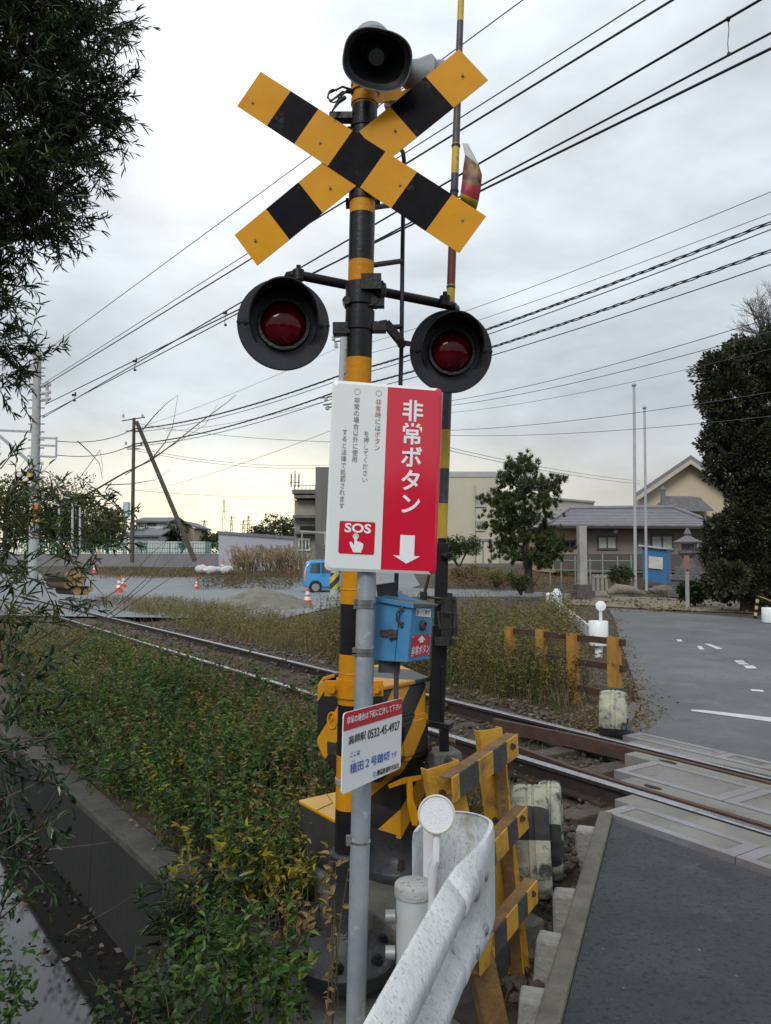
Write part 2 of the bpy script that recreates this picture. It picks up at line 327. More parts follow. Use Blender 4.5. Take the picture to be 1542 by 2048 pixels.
# ------------------------------------------------------------------ leaves
def leaf_object(name, pos, dirs, Ls, Ws, m, parent=None, loc=(0, 0, 0), rnd=None, fold=.25, bend=0.0, detail=False):
    pos = np.asarray(pos, float); n = len(pos); d = np.asarray(dirs, float); d /= np.linalg.norm(d, axis=1, keepdims=True) + 1e-9
    Ls = np.broadcast_to(np.asarray(Ls, float), (n,))[:, None]; Ws = np.broadcast_to(np.asarray(Ws, float), (n,))[:, None]
    h = RNG.normal(size=(n, 3)); h[:, 2] += 1.2; sd = np.cross(d, h); sd /= np.linalg.norm(sd, axis=1, keepdims=True) + 1e-9; nr = np.cross(sd, d)
    og = np.array(ORG[parent.name]) if parent is not None else np.array(loc)
    p = pos - og; mid = p + d * Ls * .45 + nr * Ws * fold
    tip = p + d * Ls - nr * Ls * bend
    if detail:
        m1, m2 = p + d * Ls * .28 + nr * Ws * fold * .8, p + d * Ls * .66 + nr * (Ws * fold * .6 - Ls * bend * .35)
        V = np.stack([p, m1 + sd * Ws * .44, m2 + sd * Ws * .36, tip, p, tip, m2 - sd * Ws * .36, m1 - sd * Ws * .44], 1).reshape(-1, 3); n = 2 * n
    else: V = np.stack([p, mid + sd * Ws * .5, tip, mid - sd * Ws * .5], 1).reshape(-1, 3)
    me = bpy.data.meshes.new(name); me.vertices.add(4 * n); me.vertices.foreach_set('co', V.ravel())
    me.loops.add(4 * n); me.loops.foreach_set('vertex_index', np.arange(4 * n)); me.polygons.add(n); me.polygons.foreach_set('loop_start', np.arange(0, 4 * n, 4))
    me.update(calc_edges=True); at = me.attributes.new('rnd', 'FLOAT', 'FACE'); rn_ = RNG.random(len(pos)) if rnd is None else np.clip(np.asarray(rnd, float), 0, 1); at.data.foreach_set('value', np.repeat(rn_, 2) if detail else rn_)
    me.materials.append(m); o = bpy.data.objects.new(name, me); COL.objects.link(o)
    if parent is not None: o.parent = parent
    else: o.location = loc
    ORG[o.name] = Vector(og); return o
def rdir(n, up=0.0, flat=1.0):
    d = RNG.normal(size=(n, 3)); d[:, 2] *= flat; d[:, 2] += up; return d / (np.linalg.norm(d, axis=1, keepdims=True) + 1e-9)

# ------------------------------------------------------------------ the setting
S0, S1 = 4.54, 5.67          # centre lines of the two rails, measured across the track
def sm(x, a, b): q = min(1, max(0, (x - a) / (b - a))); return q * q * (3 - 2 * q)
def ramp_z(y): return -.06 + 1.16 * sm(y, 36, 70)
def off(t): return .05 * (min(max(t, 2), 14) - 4.2)      # the ditch runs a little askew of the track
def hgt(s, t):
    s = s + off(t) if s + off(t) < 1.75 else s
    y = NY * s + NX * t; x = NX * s - NY * t
    if s < -.25: z = -.25
    elif s < .35: z = -.25 - 1.35 * sm(s, -.25, .35)
    elif s < 1.56: z = -1.6
    elif s < 1.62: z = -1.6 + 1.3 * sm(s, 1.56, 1.62)
    elif s < 3.4: z = -.30 + .05 * math.sin(t * 1.7 + s * 2) + .12 * sm(s, 2.4, 3.2) * sm(t, 4, 6)
    elif s < 6.6: z = -.21 + .09 * sm(t, 5.2, 7.5)
    else: z = -.21 + .13 * sm(s, 6.6, 8.2)
    if s > 6.6: z = min(0, z) + (ramp_z(y) + .06) * 1.0
    return z
mb = MB()
sv = [-300, -120, -50, -20, -10, -5, -2, -1, -.5] + list(np.arange(-.25, 1.56, .15)) + [1.56, 1.58, 1.60, 1.62] + list(np.arange(1.8, 9, .3)) + list(np.arange(9, 40, 2)) + list(np.arange(40, 110, 5)) + [130, 200, 350, 600, 1200]
tv = [-600, -200, -80, -40, -20, -10, -6, -4, -3, -2, -1, 0, 1] + list(np.arange(1.5, 26, .5)) + list(np.arange(26, 100, 4)) + [110, 140, 200, 300, 500, 900, 1500]
for s in sv:
    for t in tv:
        p = T(s - (off(t) if -.6 < s < 1.9 else 0), t); r = .02 if (1.7 < s < 30 and 0 < t < 30) else 0
        mb.v.append((p.x, p.y, hgt(s - off(t), t) if -.6 < s < 1.7 else hgt(s, t) + random.uniform(-r, r)))
nt_ = len(tv)
for i in range(len(sv) - 1):
    for j in range(nt_ - 1): mb.f.append((i * nt_ + j, (i + 1) * nt_ + j, (i + 1) * nt_ + j + 1, i * nt_ + j + 1)); mb.m.append(0)
soil = mat('soil', (.045, .034, .024), (.085, .064, .044), 1.7, .95, bump=1.5, bscale=14, det=9, spots=[((.030, .036, .016), 2.2, .54, .10), ((.15, .12, .08), 9, .64, .06)])
props(mb.build('ground', soil, smooth=180, flat=True), kind='structure')

def sheet(name, pts, m, drop=.0, kind='structure', **k):
    b = MB(); n = len(pts); pts = [Vector(p) for p in pts]
    if drop: b.prism(pts, (0, 0, -drop))
    else: b.add(pts, [tuple(range(n))])
    return props(b.build(name, m, smooth=0, flat=not drop), kind=kind, **k)
asph = mat('asphalt', (.054, .059, .065), (.026, .029, .034), 1.5, .64, bump=1.0, bscale=70, det=10, spots=[((.085, .09, .088), 1.7, .56, .16), ((.013, .015, .017), 34, .54, .06), ((.075, .08, .082), 55, .60, .05), ((.30, .30, .285), 30, .675, .02), ((.10, .085, .055), 3.1, .63, .1)])
asph2 = mat('far_asphalt', (.128, .135, .138), (.088, .094, .098), .35, .72, bump=.4, bscale=150, det=9, spots=[((.155, .16, .158), .28, .50, .12), ((.165, .172, .172), .7, .55, .15), ((.07, .076, .082), .9, .58, .14), ((.085, .09, .095), 14, .57, .06), ((.22, .225, .225), 22, .66, .03)])
lot = mat('lot_gravel', (.20, .215, .215), (.155, .165, .17), .16, .9, bump=.6, bscale=20, det=8, spots=[((.30, .25, .17), .22, .60, .06), ((.34, .34, .31), .5, .62, .1)])
KA, KB = G(1225, 1640), G(1125, 2048)                  # road edge beside the kerb
kd = (KA - KB).normalized(); kr = Vector((kd.y, -kd.x, 0))
E0 = KA - kd * .02
def up(p, z): return Vector((p.x, p.y, z))
drs = T(4.0, 0) ; trackd = T(0, -1).normalized()       # along the track to the right
near = [up(KB - kd * 9, 0), up(KB - kd * 9 + kr * 9, 0), up(E0 + trackd * 9, 0), up(E0, 0)]
# last edge lies along the deck; the road is a slab so that its edge and depth are real
sheet('road', near, asph, .32)
fe = [G(1252, 1458), G(1283, 1415), G(1268, 1360), G(1243, 1290), G(1228, 1236), G(1216, 1216)]
far_pts = [up(fe[0] + trackd * 9, -.004), up(fe[0] + trackd * 9 + Vector((14, 9, 0)), -.004), (26, 22, -.004), up(G(1542, 1240), -.004), up(G(1400, 1228), -.004)] + [up(p, -.004) for p in reversed(fe)]
sheet('road', far_pts, asph2, .10)
# the gravelled yard left of the track and the cross road beyond the bend
yd = mat('yard_road', (.22, .24, .25), (.175, .193, .205), .12, .9, bump=.4, bscale=25, det=8, spots=[((.25, .205, .14), .14, .60, .06), ((.24, .25, .245), .3, .60, .10)])
def draped(name, poly_uv, m, off=.015, n=14, kind='structure'):
    """a sheet laid on the rising ground: outline given on the ground, cut into strips"""
    b = MB(); L_, R_ = poly_uv
    for i in range(n + 1):
        f = i / n
        for side in (L_, R_):
            k = f * (len(side) - 1); j = min(int(k), len(side) - 2); p = Vector(side[j]).lerp(Vector(side[j + 1]), k - j)
            b.v.append((p.x, p.y, ramp_z(p.y) - .012 + off))
    for i in range(n): b.f.append((2 * i, 2 * i + 1, 2 * i + 3, 2 * i + 2)); b.m.append(0)
    return props(b.build(name, m, smooth=180, flat=True), kind=kind)
draped('yard', ([(-40, 28, 0), (-48, 66, 0), (-50, 70, 0)], [(-3, 22, 0), (2, 45, 0), (2, 66, 0)]), yd, n=18)
draped('road', ([(-3.5, 35.0, 0), (6.5, 35.0, 0), (14, 27.5, 0), (30, 24, 0), (60, 22, 0)], [(-3.5, 44, 0), (6.5, 41, 0), (14.5, 31.0, 0), (31, 27, 0), (60, 26, 0)]), lot, off=.012, n=24)
draped('ground', ([(6.8, 29, 0), (10, 25.4, 0), (14, 22.6, 0), (30, 20, 0)], [(7.5, 36, 0), (12, 34, 0), (18, 29, 0), (32, 26, 0)]), mat('bare_earth', (.27, .215, .16), (.19, .15, .11), .8, .95, bump=1, bscale=15, spots=[((.14, .07, .045), 2.5, .6, .08), ((.33, .30, .25), 3, .64, .08)]), off=.022, n=18)

# water in the ditch
wm = bpy.data.materials.new('ditch_water'); wm.use_nodes = True; b_ = wm.node_tree.nodes['Principled BSDF']; b_.inputs['Base Color'].default_value = (.012, .013, .012, 1); b_.inputs['Roughness'].default_value = .06; b_.inputs['Specular IOR Level'].default_value = 1.0
nz_ = wm.node_tree.nodes.new('ShaderNodeTexNoise'); nz_.inputs['Scale'].default_value = 9; bp_ = wm.node_tree.nodes.new('ShaderNodeBump'); bp_.inputs['Strength'].default_value = .12; bp_.inputs['Distance'].default_value = .03
wm.node_tree.links.new(nz_.outputs[0], bp_.inputs['Height']); wm.node_tree.links.new(bp_.outputs[0], b_.inputs['Normal'])
sheet('water', [T(-.5, 0, -.94), T(1.66, 0, -.94), T(1.66, 40, -.94), T(-.5, 40, -.94)], wm)
# ditch wall with a coping
mb = MB()
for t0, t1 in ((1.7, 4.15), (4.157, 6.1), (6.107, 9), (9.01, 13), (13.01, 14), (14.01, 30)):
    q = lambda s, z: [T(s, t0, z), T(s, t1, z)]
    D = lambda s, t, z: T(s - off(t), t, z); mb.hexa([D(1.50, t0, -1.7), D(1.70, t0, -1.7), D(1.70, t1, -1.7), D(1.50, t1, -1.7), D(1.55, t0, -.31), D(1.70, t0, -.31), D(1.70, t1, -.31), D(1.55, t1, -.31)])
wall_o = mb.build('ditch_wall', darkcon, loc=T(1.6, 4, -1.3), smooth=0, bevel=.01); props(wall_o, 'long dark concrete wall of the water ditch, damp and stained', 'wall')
mb = MB()
for t0, t1 in ((1.7, 4.15), (4.157, 6.1), (6.107, 9), (9.01, 13), (13.01, 14), (14.01, 30)):
    mb.hexa([D(1.54, t0, -.308), D(1.76, t0, -.308), D(1.76, t1, -.308), D(1.54, t1, -.308), D(1.54, t0, -.245), D(1.74, t0, -.235), D(1.74, t1, -.235), D(1.54, t1, -.245)])
mb.build('coping', mat('wall_coping', (.082, .077, .064), (.046, .044, .036), 4, .9, bump=.6, bscale=35, spots=[((.045, .04, .03), 7, .55, .12), ((.22, .21, .18), 30, .66, .05)]), wall_o, smooth=0, bevel=.012)

# foundation slabs of the signal and the gate
mb = MB(); mb.hexa([T(1.50, 2.2, -1.5), T(2.06, 2.2, -1.5), T(2.06, 3.42, -1.5), T(1.50, 3.42, -1.5), T(1.50, 2.2, -.235), T(2.06, 2.2, -.235), T(2.06, 3.42, -.235), T(1.50, 3.42, -.235)])
o = mb.build('concrete_plinth', concrete, loc=T(1.8, 3, -.24), smooth=0, bevel=.015); props(o, 'low grey concrete slab under the round base of the striped signal post', 'plinth')
mb = MB(); mb.hexa([T(2.08, 2.7, -1.0), T(2.72, 2.7, -1.0), T(2.72, 3.85, -1.0), T(2.08, 3.85, -1.0), T(2.08, 2.7, -.06), T(2.72, 2.7, -.06), T(2.72, 3.85, -.06), T(2.08, 3.85, -.06)])
o = mb.build('concrete_plinth', concrete, loc=T(2.4, 3.3, -.06), smooth=0, bevel=.015); props(o, 'mossy concrete block carrying the black flared pedestal of the barrier machine', 'plinth')

# ------------------------------------------------------------------ track and crossing deck
trk = thing('railway_track', 'single railway track with polished rails crossing behind the signal post', 'railway track', T(5.1, 6, -.2))
def rail(s):
    b = MB(); prof = [(-.065, -.165, 1), (.065, -.165, 1), (.065, -.15, 1), (.010, -.135, 1), (.010, -.045, 1), (.034, -.035, 1), (.034, -.008, 0), (.026, 0, 0), (-.026, 0, 0), (-.034, -.008, 1), (-.034, -.035, 1), (-.010, -.045, 1), (-.010, -.135, 1), (-.065, -.15, 1)]
    ts = [-9, 3, 8, 20, 45, 90]; n = len(prof)
    for t in ts: b.v += [tuple(T(s + q[0], t, q[1] + .012)) for q in prof]
    for i in range(len(ts) - 1):
        for k in range(n): b.f.append((i * n + k, i * n + (k + 1) % n, (i + 1) * n + (k + 1) % n, (i + 1) * n + k)); b.m.append(1 if prof[k][2] else 0)
    return b
for s in (S0, S1): rail(s).build('rail', [railtop, railside], trk, smooth=0)
for s, t0 in ((S0 + .115, 5.35), (S1 - .115, 6.05)):       # check rails, flared at their ends
    b = MB(); sg = 1 if s < 5 else -1
    pts = [(0, -9), (0, t0 - 1.5), (.02, t0 - 1.0), (.16, t0)]
    for (a0, ta), (a1, tb) in zip(pts[:-1], pts[1:]): b.beam(T(s + sg * a0, ta, -.055), T(s + sg * a1, tb + .001, -.055), .045, .12)
    b.build('guard_rail', mat('rust_check_rail', (.095, .050, .035), (.058, .034, .026), 9, .7, .1, bump=.3), trk, smooth=0)
slp = mat('sleeper_wood', (.10, .078, .06), (.055, .043, .035), 6, .95, bump=.8, bscale=25, stretch=(1, 1, 5), spots=[((.17, .14, .11), 12, .64, .06)])
for i in range(52):
    t = 3.2 + i * .66; MB().box(T(5.1 + random.uniform(-.03, .03), t, -.205), (2.05, .2, .14), rz=R(33.8) - R(0) + random.uniform(-.02, .02)).build('sleeper', slp, trk, smooth=0, bevel=.012)
for i in range(6):
    t = 3.2 + i * .66; b = MB()
    for s in (S0, S1):
        for q in (-.1, .1): b = MB(); b.box(T(s + q, t, -.125), (.07, .1, .03), rz=R(33.8)); b.cyl(T(s + q, t, -.12), T(s + q, t, -.085), .014, 6); b.build('rail_fastening', rust, trk, smooth=0)
deck = thing('crossing_deck', 'concrete crossing deck of steel framed panels between the rails', 'crossing deck', T(5, 2, -.1))
pan = mat('deck_concrete', (.235, .23, .21), (.165, .16, .145), 2.4, .85, bump=.4, bscale=60, det=9, spots=[((.12, .105, .085), 2.6, .57, .12), ((.30, .295, .275), 4, .62, .1), ((.08, .075, .065), 26, .64, .05)])
frm = mat('deck_steel_frame', (.29, .295, .325), (.225, .205, .205), 2.2, .55, .25, spots=[((.17, .10, .075), 3, .60, .1), ((.34, .345, .36), 14, .64, .06)])
DK = lambda s: 3.38 + (s - 4.02) * .73                  # the left end of the deck follows the road
def panel(s0, s1, t0, t1, fw=.055):
    b = MB(); c = [(s0, t0), (s1, t0), (s1, t1), (s0, t1)]; e = [(s0 + fw, t0 + fw * 1.5), (s1 - fw, t0 + fw * 1.5), (s1 - fw, t1 - fw * 1.5), (s0 + fw, t1 - fw * 1.5)]
    O = [T(*q, .004) for q in c]; I = [T(*q, .004) for q in e]; D = [T(*q, -.003) for q in e]; B = [T(*q, -.2) for q in c]
    b.add(O + I, [(i, (i + 1) % 4, 4 + (i + 1) % 4, 4 + i) for i in range(4)], 0); b.add(D, [(0, 1, 2, 3)], 1); b.add(I + D, [(i, (i + 1) % 4, 4 + (i + 1) % 4, 4 + i) for i in range(4)], 0)
    b.add(O + B, [(i, 4 + i, 4 + (i + 1) % 4, (i + 1) % 4) for i in range(4)], 0); b.build('deck_panel', [frm, pan], deck, smooth=0)
for s0, s1 in ((4.02, 4.30), (4.87, 5.36), (5.88, 6.12)):
    e = DK(s0) + .08
    for k in range(9): panel(s0, s1, e - (k + 1) * .92 + .008, e - k * .92)
for s0, s1 in ((4.305, 4.495), (4.685, 4.865), (5.365, 5.515), (5.715, 5.875)):
    e = DK(s0) + .02
    for k in range(5):
        b = MB(); t0, t1 = e - (k + 1) * 1.8 + .01, e - k * 1.8
        b.hexa([T(s0, t0, -.2), T(s1, t0, -.2), T(s1, t1, -.2), T(s0, t1, -.2), T(s0, t0, -.002), T(s1, t0, -.002), T(s1, t1, -.002), T(s0, t1, -.002)])
        b.build('filler_strip', pan, deck, smooth=0, bevel=.006)
for s, t in ((4.42, 2.15), (4.75, 3.62), (5.44, 4.0), (4.78, 1.2), (5.80, 2.9), (5.46, 2.1)):
    b = MB(); b.add([T(s + .035 * math.cos(a) * random.uniform(.6, 1.2), t + .10 * math.sin(a) * random.uniform(.6, 1.2), .0005) for a in np.linspace(0, 6.28, 9)[:-1]], [tuple(range(8))]); b.build('lifting_hole', dark, deck, smooth=0, flat=True)
b = MB(); b.hexa([T(3.97, -6, -.25), T(6.3, -6, -.25), T(6.3, 5.0, -.25), T(3.97, 3.35, -.25), T(3.97, -6, -.06), T(6.3, -6, -.06), T(6.3, 4.9, -.06), T(3.97, 3.3, -.06)]); b.build('deck_bed', dark, deck, smooth=0)
# road markings beyond the track
mark = mat('road_marking', (.62, .63, .62), (.50, .51, .50), 3, .7, spots=[((.30, .31, .31), 9, .64, .05)])
def stripe(pts, kind='road_marking'):
    b = MB(); b.add([up(G(u, v), .001) for u, v in pts], [tuple(range(len(pts)))]); o = b.build(kind, mark, smooth=0, flat=True); props(o, kind='structure')
stripe([(1381, 1419), (1406, 1420), (1560, 1437), (1560, 1446), (1384, 1422)])
for q in ([(1352, 1279), (1362, 1279), (1366, 1283), (1356, 1283)], [(1394, 1292), (1402, 1292), (1409, 1299), (1399, 1299)], [(1408, 1287), (1420, 1288), (1446, 1298), (1434, 1298)], [(1468, 1321), (1486, 1321), (1490, 1324), (1472, 1324)], [(1472, 1325), (1490, 1325), (1499, 1329), (1481, 1329)], [(1486, 1331), (1506, 1331), (1515, 1337), (1493, 1337)], [(1500, 1378), (1526, 1380), (1528, 1384), (1504, 1382)]): stripe(q)

# kerb and the row of stakes behind it
mb = MB(); kl = .092
c = [up(KB - kd * 6, .02), up(KA + kd * .10, .02)]
mb.hexa([up(c[0] - kr * kl, -.45), up(c[0], -.45), up(c[1], -.45), up(c[1] - kr * kl, -.45), c[0] - kr * kl, c[0] - kr * .004, c[1] - kr * .004, c[1] - kr * kl])
o = mb.build('kerb', mat('kerb_concrete', (.16, .15, .122), (.095, .09, .074), 5, .9, bump=.6, bscale=50, spots=[((.11, .10, .075), 9, .60, .1), ((.36, .35, .31), 40, .66, .05)]), loc=c[1], smooth=0, bevel=.012); props(o, kind='structure')
mb = MB(); f0, f1 = fe[0], fe[0] + (fe[1] - fe[0]) * 1.0
mb.beam(up(G(1240, 1462, 0), -.03), up(G(1272, 1408, 0), -.03), .12, .1); props(mb.build('kerb', concrete, loc=f0, smooth=0, bevel=.01), kind='structure')
stk = None
for i, (u, v, uw, lab) in enumerate(((1172, 1656, 36, 'short square concrete stake nearest the rails, behind the road kerb'), (1130, 1782, 44, 'short square concrete stake beside the kerb, second from the rails'), (1102, 1872, 50, 'short square concrete stake by the kerb, level with the fence foot'), (1070, 1986, 60, 'short square concrete stake with a small hole, nearest along the kerb'))):
    g = G(u, v, .0); w_ = uw * g.y / F * .95
    if stk is None:
        b = MB(); h = .115 / 2; q = h * 1.25
        b.hexa([g + Vector(p) for p in ((-q, -q, -.5), (q, -q, -.5), (q, q, -.5), (-q, q, -.5), (-h, -h, 0), (h, -h, 0), (h, h, 0), (-h, h, 0))])
        stk = b.build('concrete_stake', mat('stake_concrete', (.34, .335, .30), (.24, .24, .215), 9, .9, bump=.6, bscale=45, spots=[((.11, .11, .095), 12, .64, .08), ((.03, .03, .03), 30, .74, .02)]), loc=g, smooth=0, bevel=.014)
        props(stk, lab, 'concrete stake', 'concrete stakes along the kerb'); stk.rotation_euler = (0, 0, R(-20))
    else:
        c = copy_tree(stk, g, lab, rotz=random.uniform(-.15, .15)); c.rotation_euler = (random.uniform(-.06, .06), random.uniform(-.08, .08), c.rotation_euler[2])

# ballast stones
st = mat('ballast_stone', (.115, .092, .072), (.058, .047, .039), 3, .9, bump=.4, bscale=40, spots=[((.21, .19, .165), 4, .56, .08), ((.13, .075, .05), 5, .62, .08)])
mb = MB()
for k in range(5200):
    far = k % 3
    t = 3.3 + RNG.random() ** 1.8 * 17; s = RNG.choice([RNG.normal(3.75, .38), RNG.normal(5.1, .5), RNG.normal(6.45, .28)])
    if s < 6.3 and t < DK(max(s, 4.02)) + .1 and s > 3.95: continue
    if s < 2.9: continue
    p = T(s, t); r = RNG.uniform(.014, .033); mb.ico((p.x, p.y, hgt(s, t) + .005 + r * .5 + (RNG.random() ** 3) * .06), (r * RNG.uniform(.8, 1.3), r * RNG.uniform(.8, 1.3), r * RNG.uniform(.6, 1)))
for k in range(900):        # the heap beside the fence and the kerb foot
    t = RNG.uniform(.6, 4.0); s = RNG.uniform(2.3, 4.0)
    p = T(s, t); kk = (p - KB).dot(kr)
    if kk > -.12: continue
    r = RNG.uniform(.014, .034); mb.ico((p.x, p.y, -.25 + r * .6 + RNG.random() * .05), r)
o = mb.build('ballast', st, smooth=0, loc=T(5, 6, -.2)); props(o, kind='stuff')

# ------------------------------------------------------------------ striped signal post
YP = 3.5
PB, PT = P(690, 1925, YP), P(731, 150, 3.42)
def pole_at(v):        # point on the axis of the post at picture height v
    k = .5
    for _ in range(6): k = (PB.z - P(0, v, PB.y + (PT.y - PB.y) * k).z) / (PB.z - PT.z)
    return PB.lerp(PT, k)
sig = thing('crossing_signal', 'tall yellow and black striped crossing signal post with crossbuck, horn and two red lamps', 'crossing signal', PB)
bands = [(1925, 1), (1615, 0), (1508, 1), (1407, 0), (1307, 1), (1207, 0), (1107, 1), (1000, 0), (900, 1), (812, 0), (718, 1), (567, 0), (525, 1), (430, 0), (330, 1), (215, 0), (150, 0)]
pts = [pole_at(b[0]) for b in bands]
mb = MB(); mb.tube(pts, .0585, 32, [b[1] for b in bands[:-1]]); mb.build('pole', [yelpost, blk], sig)
ax = (PT - PB).normalized()
mb = MB()      # cast base: socket, cone and wide bolted flange
mb.lathe(PB - ax * .0, ax, [(.22, -.02), (.222, .0), (.222, .035), (.21, .05), (.15, .075), (.10, .125), (.078, .20), (.076, .43), (.079, .44), (.079, .475), (.070, .485), (.055, .487)], 48)
mb.build('base', mat('base_black_paint', (.014, .015, .017), (.024, .026, .028), 7, .45, bump=.3, bscale=45, spots=[((.10, .10, .098), 8, .62, .10), ((.16, .16, .16), 40, .72, .03)]), sig, smooth=30)
for k in range(6):
    a = k * math.pi / 3 + .4; c = PB + Vector((math.cos(a) * .18, math.sin(a) * .18, .055))
    mb = MB(); mb.cyl(c, c + ax * .018, .026, 16); mb.cyl(c + ax * .018, c + ax * .030, .017, 6); mb.build('bolt', blk, sig)
for v in (1178, 1345, 1385):       # weld beads / clamp lines on the lower post
    c = pole_at(v); mb = MB(); mb.lathe(c, ax, [(.0588, -.004), (.0605, 0), (.0588, .004)], 32, cap=False); mb.build('seam', yelpost, sig)
# crossbuck: two boards in a vertical plane turned a little, dimensions of the photograph
cc = P(713, 316, 3.37); ya = R(-10); cn = Vector((math.sin(ya), -math.cos(ya), 0)); cth = .004
def board(pxs, cuts, name, dz):
    mb = MB(); p0 = cc + cn * dz; q = [onplane(u, v, p0, cn) for u, v in pxs]     # end A: 0,3 ; end B: 1,2
    fr = [0] + cuts + [1]
    for i in range(len(fr) - 1):
        a, b = fr[i], fr[i + 1]
        f4 = [q[0].lerp(q[1], a), q[0].lerp(q[1], b), q[3].lerp(q[2], b), q[3].lerp(q[2], a)]
        mb.prism(f4, -cn * cth, i % 2)
    return mb.build(name, [yel, blk2], sig, smooth=0)
board([(521, 143), (972, 432), (918, 506), (474, 212)], [.142, .270, .424, .570, .708, .858], 'crossbuck_board', .0045)
board([(469, 470), (918, 98), (976, 160), (514, 531)], [.145, .292, .440, .565, .700, .856], 'crossbuck_board', 0)
for u, v in ((505, 205), (640, 285), (800, 370), (925, 440), (510, 480), (660, 375), (790, 260), (925, 150)):
    c = onplane(u, v, cc + cn * .006, cn); mb = MB(); mb.cyl(c - cn * .002, c + cn * .0035, .006, 8); mb.build('rivet', mat('rivet_grey', (.16, .13, .08), None, 9, .5), sig)
# bolts and clamp behind the crossbuck
for v in (250, 395):
    c = pole_at(v); mb = MB(); mb.lathe(c, ax, [(.0588, -.02), (.064, -.02), (.064, .02), (.0588, .02)], 28, cap=False)
    mb.box(c + Vector((0, .06, 0)), (.16, .04, .035)); mb.build('crossbuck_clamp', blk, sig, smooth=30)
mb = MB(); c = pole_at(238); mb.box(c + Vector((-.105, -.01, 0)), (.11, .05, .035)); mb.build('bracket', blk, sig, smooth=0, bevel=.004)

# collars on the top of the post
mb = MB()
for v, r in ((206, .064), (170, .067), (182, .067)):
    c = pole_at(v); mb.lathe(c, ax, [(.058, -.012), (r, -.012), (r, .012), (.058, .012)], 28, cap=False)
for k in range(7):
    a = R(-150 + k * 20); c = pole_at(176); mb.box(c + Vector((math.cos(a) * .066, math.sin(a) * .066, 0)), (.012, .012, .012), rz=a)
mb.build('collar', yelpost, sig, smooth=30)
# horn facing the road
def horn(name, mouth, axis, rm, sx, L_, up, rear=True):
    ax_ = Vector(axis).normalized(); h = MB(); n = 48
    prof = [(.045, -L_), (.05, -L_ * .8), (.07, -L_ * .55), (.10, -L_ * .32), (.15 * rm / .17, -L_ * .13), (rm * .97, -.02), (rm * 1.01, -.004), (rm * 1.0, .004), (rm * .965, .002)]
    inn = [(rm * .965, .002), (rm * .93, -.02), (.14 * rm / .17, -L_ * .13), (.093, -L_ * .32), (.062, -L_ * .55), (.05, -L_ * .62)]
    a, b, d = frame_of(ax_)
    def ring(prof, mi):
        base = len(h.v); bb = (Vector(up) - ax_ * Vector(up).dot(ax_)).normalized(); aa = bb.cross(ax_)
        for r, hh in prof:
            p = 2 + 1.1 * min(1, max(0, (r - .06) / .1))
            for k in range(n):
                t = 2 * math.pi * k / n; c_, q = math.cos(t), math.sin(t); e = (abs(c_) ** p + abs(q) ** p) ** (-1 / p)
                h.v.append(tuple(Vector(mouth) + ax_ * hh + (aa * c_ * sx + bb * q) * r * e))
        for i in range(len(prof) - 1):
            for k in range(n): h.f.append((base + i * n + k, base + i * n + (k + 1) % n, base + (i + 1) * n + (k + 1) % n, base + (i + 1) * n + k)); h.m.append(mi)
    ring(prof, 0); ring(inn, 1)
    o = h.build(name, [greyhorn, hornin], sig, smooth=40)
    c = MB(); m0 = Vector(mouth); c.lathe(m0 - ax_ * L_ * .62, ax_, [(.05, 0), (.04, .02), (.036, L_ * .36), (.033, L_ * .40), (.012, L_ * .41)], 24); c.build('horn_core', mat('horn_core_grey', (.09, .10, .11), None, 8, .5, spots=[((.2, .2, .2), 30, .66, .05)]), o)
    c = MB(); c.lathe(m0 - ax_ * (L_ + .10), ax_, [(.03, -.015), (.075, -.012), (.088, .0), (.090, .035), (.082, .037), (.082, .045), (.092, .047), (.094, .13), (.07, .15)], 36); c.build('driver_housing', greyhorn, o, smooth=35)
    return o
hm = P(755, 120, 3.16); hax = Vector((.08, -.66, -.66))
horn('horn_speaker', hm, hax, .116, 1.27, .25, (.10, 0, 1))
mb = MB(); mb.beam(PT + ax * -.01, PT + ax * .20 + Vector((.01, .0, 0)), .05, .07); mb.lathe(PT - ax * .0, ax, [(.060, 0), (.060, .03), (.05, .04)], 28); mb.build('horn_bracket', blk, sig, smooth=30)
# second horn at the back of the post, seen from behind, with its bracket and box
horn('horn_speaker', P(868, 166, 3.80), (.80, .40, -.05), .095, 1.25, .22, (0, 0, 1))
mb = MB(); mb.prism([P(787, 172, 3.62), P(792, 178, 3.62), P(790, 214, 3.62), P(768, 212, 3.62), P(769, 190, 3.62)], (.02, .09, 0)); mb.build('horn_plate', mat('plate_white', (.55, .57, .58), (.42, .43, .43), 10, .5, spots=[((.62, .32, .03), 9, .60, .05)]), sig, smooth=0)
mb = MB(); mb.beam(P(745, 195, 3.5), P(800, 190, 3.66), .03, .05); mb.beam(P(790, 195, 3.65), P(850, 172, 3.85), .03, .03); mb.build('horn_arm', yelpost, sig, smooth=0)
# tangle of cable ends at the left of the collar
random.seed(3)
for k in range(4):
    a = P(712 - k, 180 + k * 2, 3.40); b = P(665 + random.uniform(-8, 12), 200 + random.uniform(-14, 14), 3.36); m_ = (a + b) / 2 + Vector((0, 0, random.uniform(.0, .03)))
    e = b + Vector((random.uniform(-.02, .02), 0, random.uniform(-.04, .03))); mb = MB(); mb.tube([a, m_, b, e], [.006, .005, .004, .003], 6); mb.build('cable', wirem, sig)
mb = MB(); lp = [P(667 + 11 * math.cos(x), 192 + 13 * math.sin(x), 3.36) for x in np.linspace(0, 5.4, 16)]; mb.tube(lp, .0035, 5); mb.tube([P(690, 195, 3.38), P(676, 205, 3.36), P(662, 226, 3.35)], [.010, .009, .003], 6); mb.build('cable', wirem, sig)
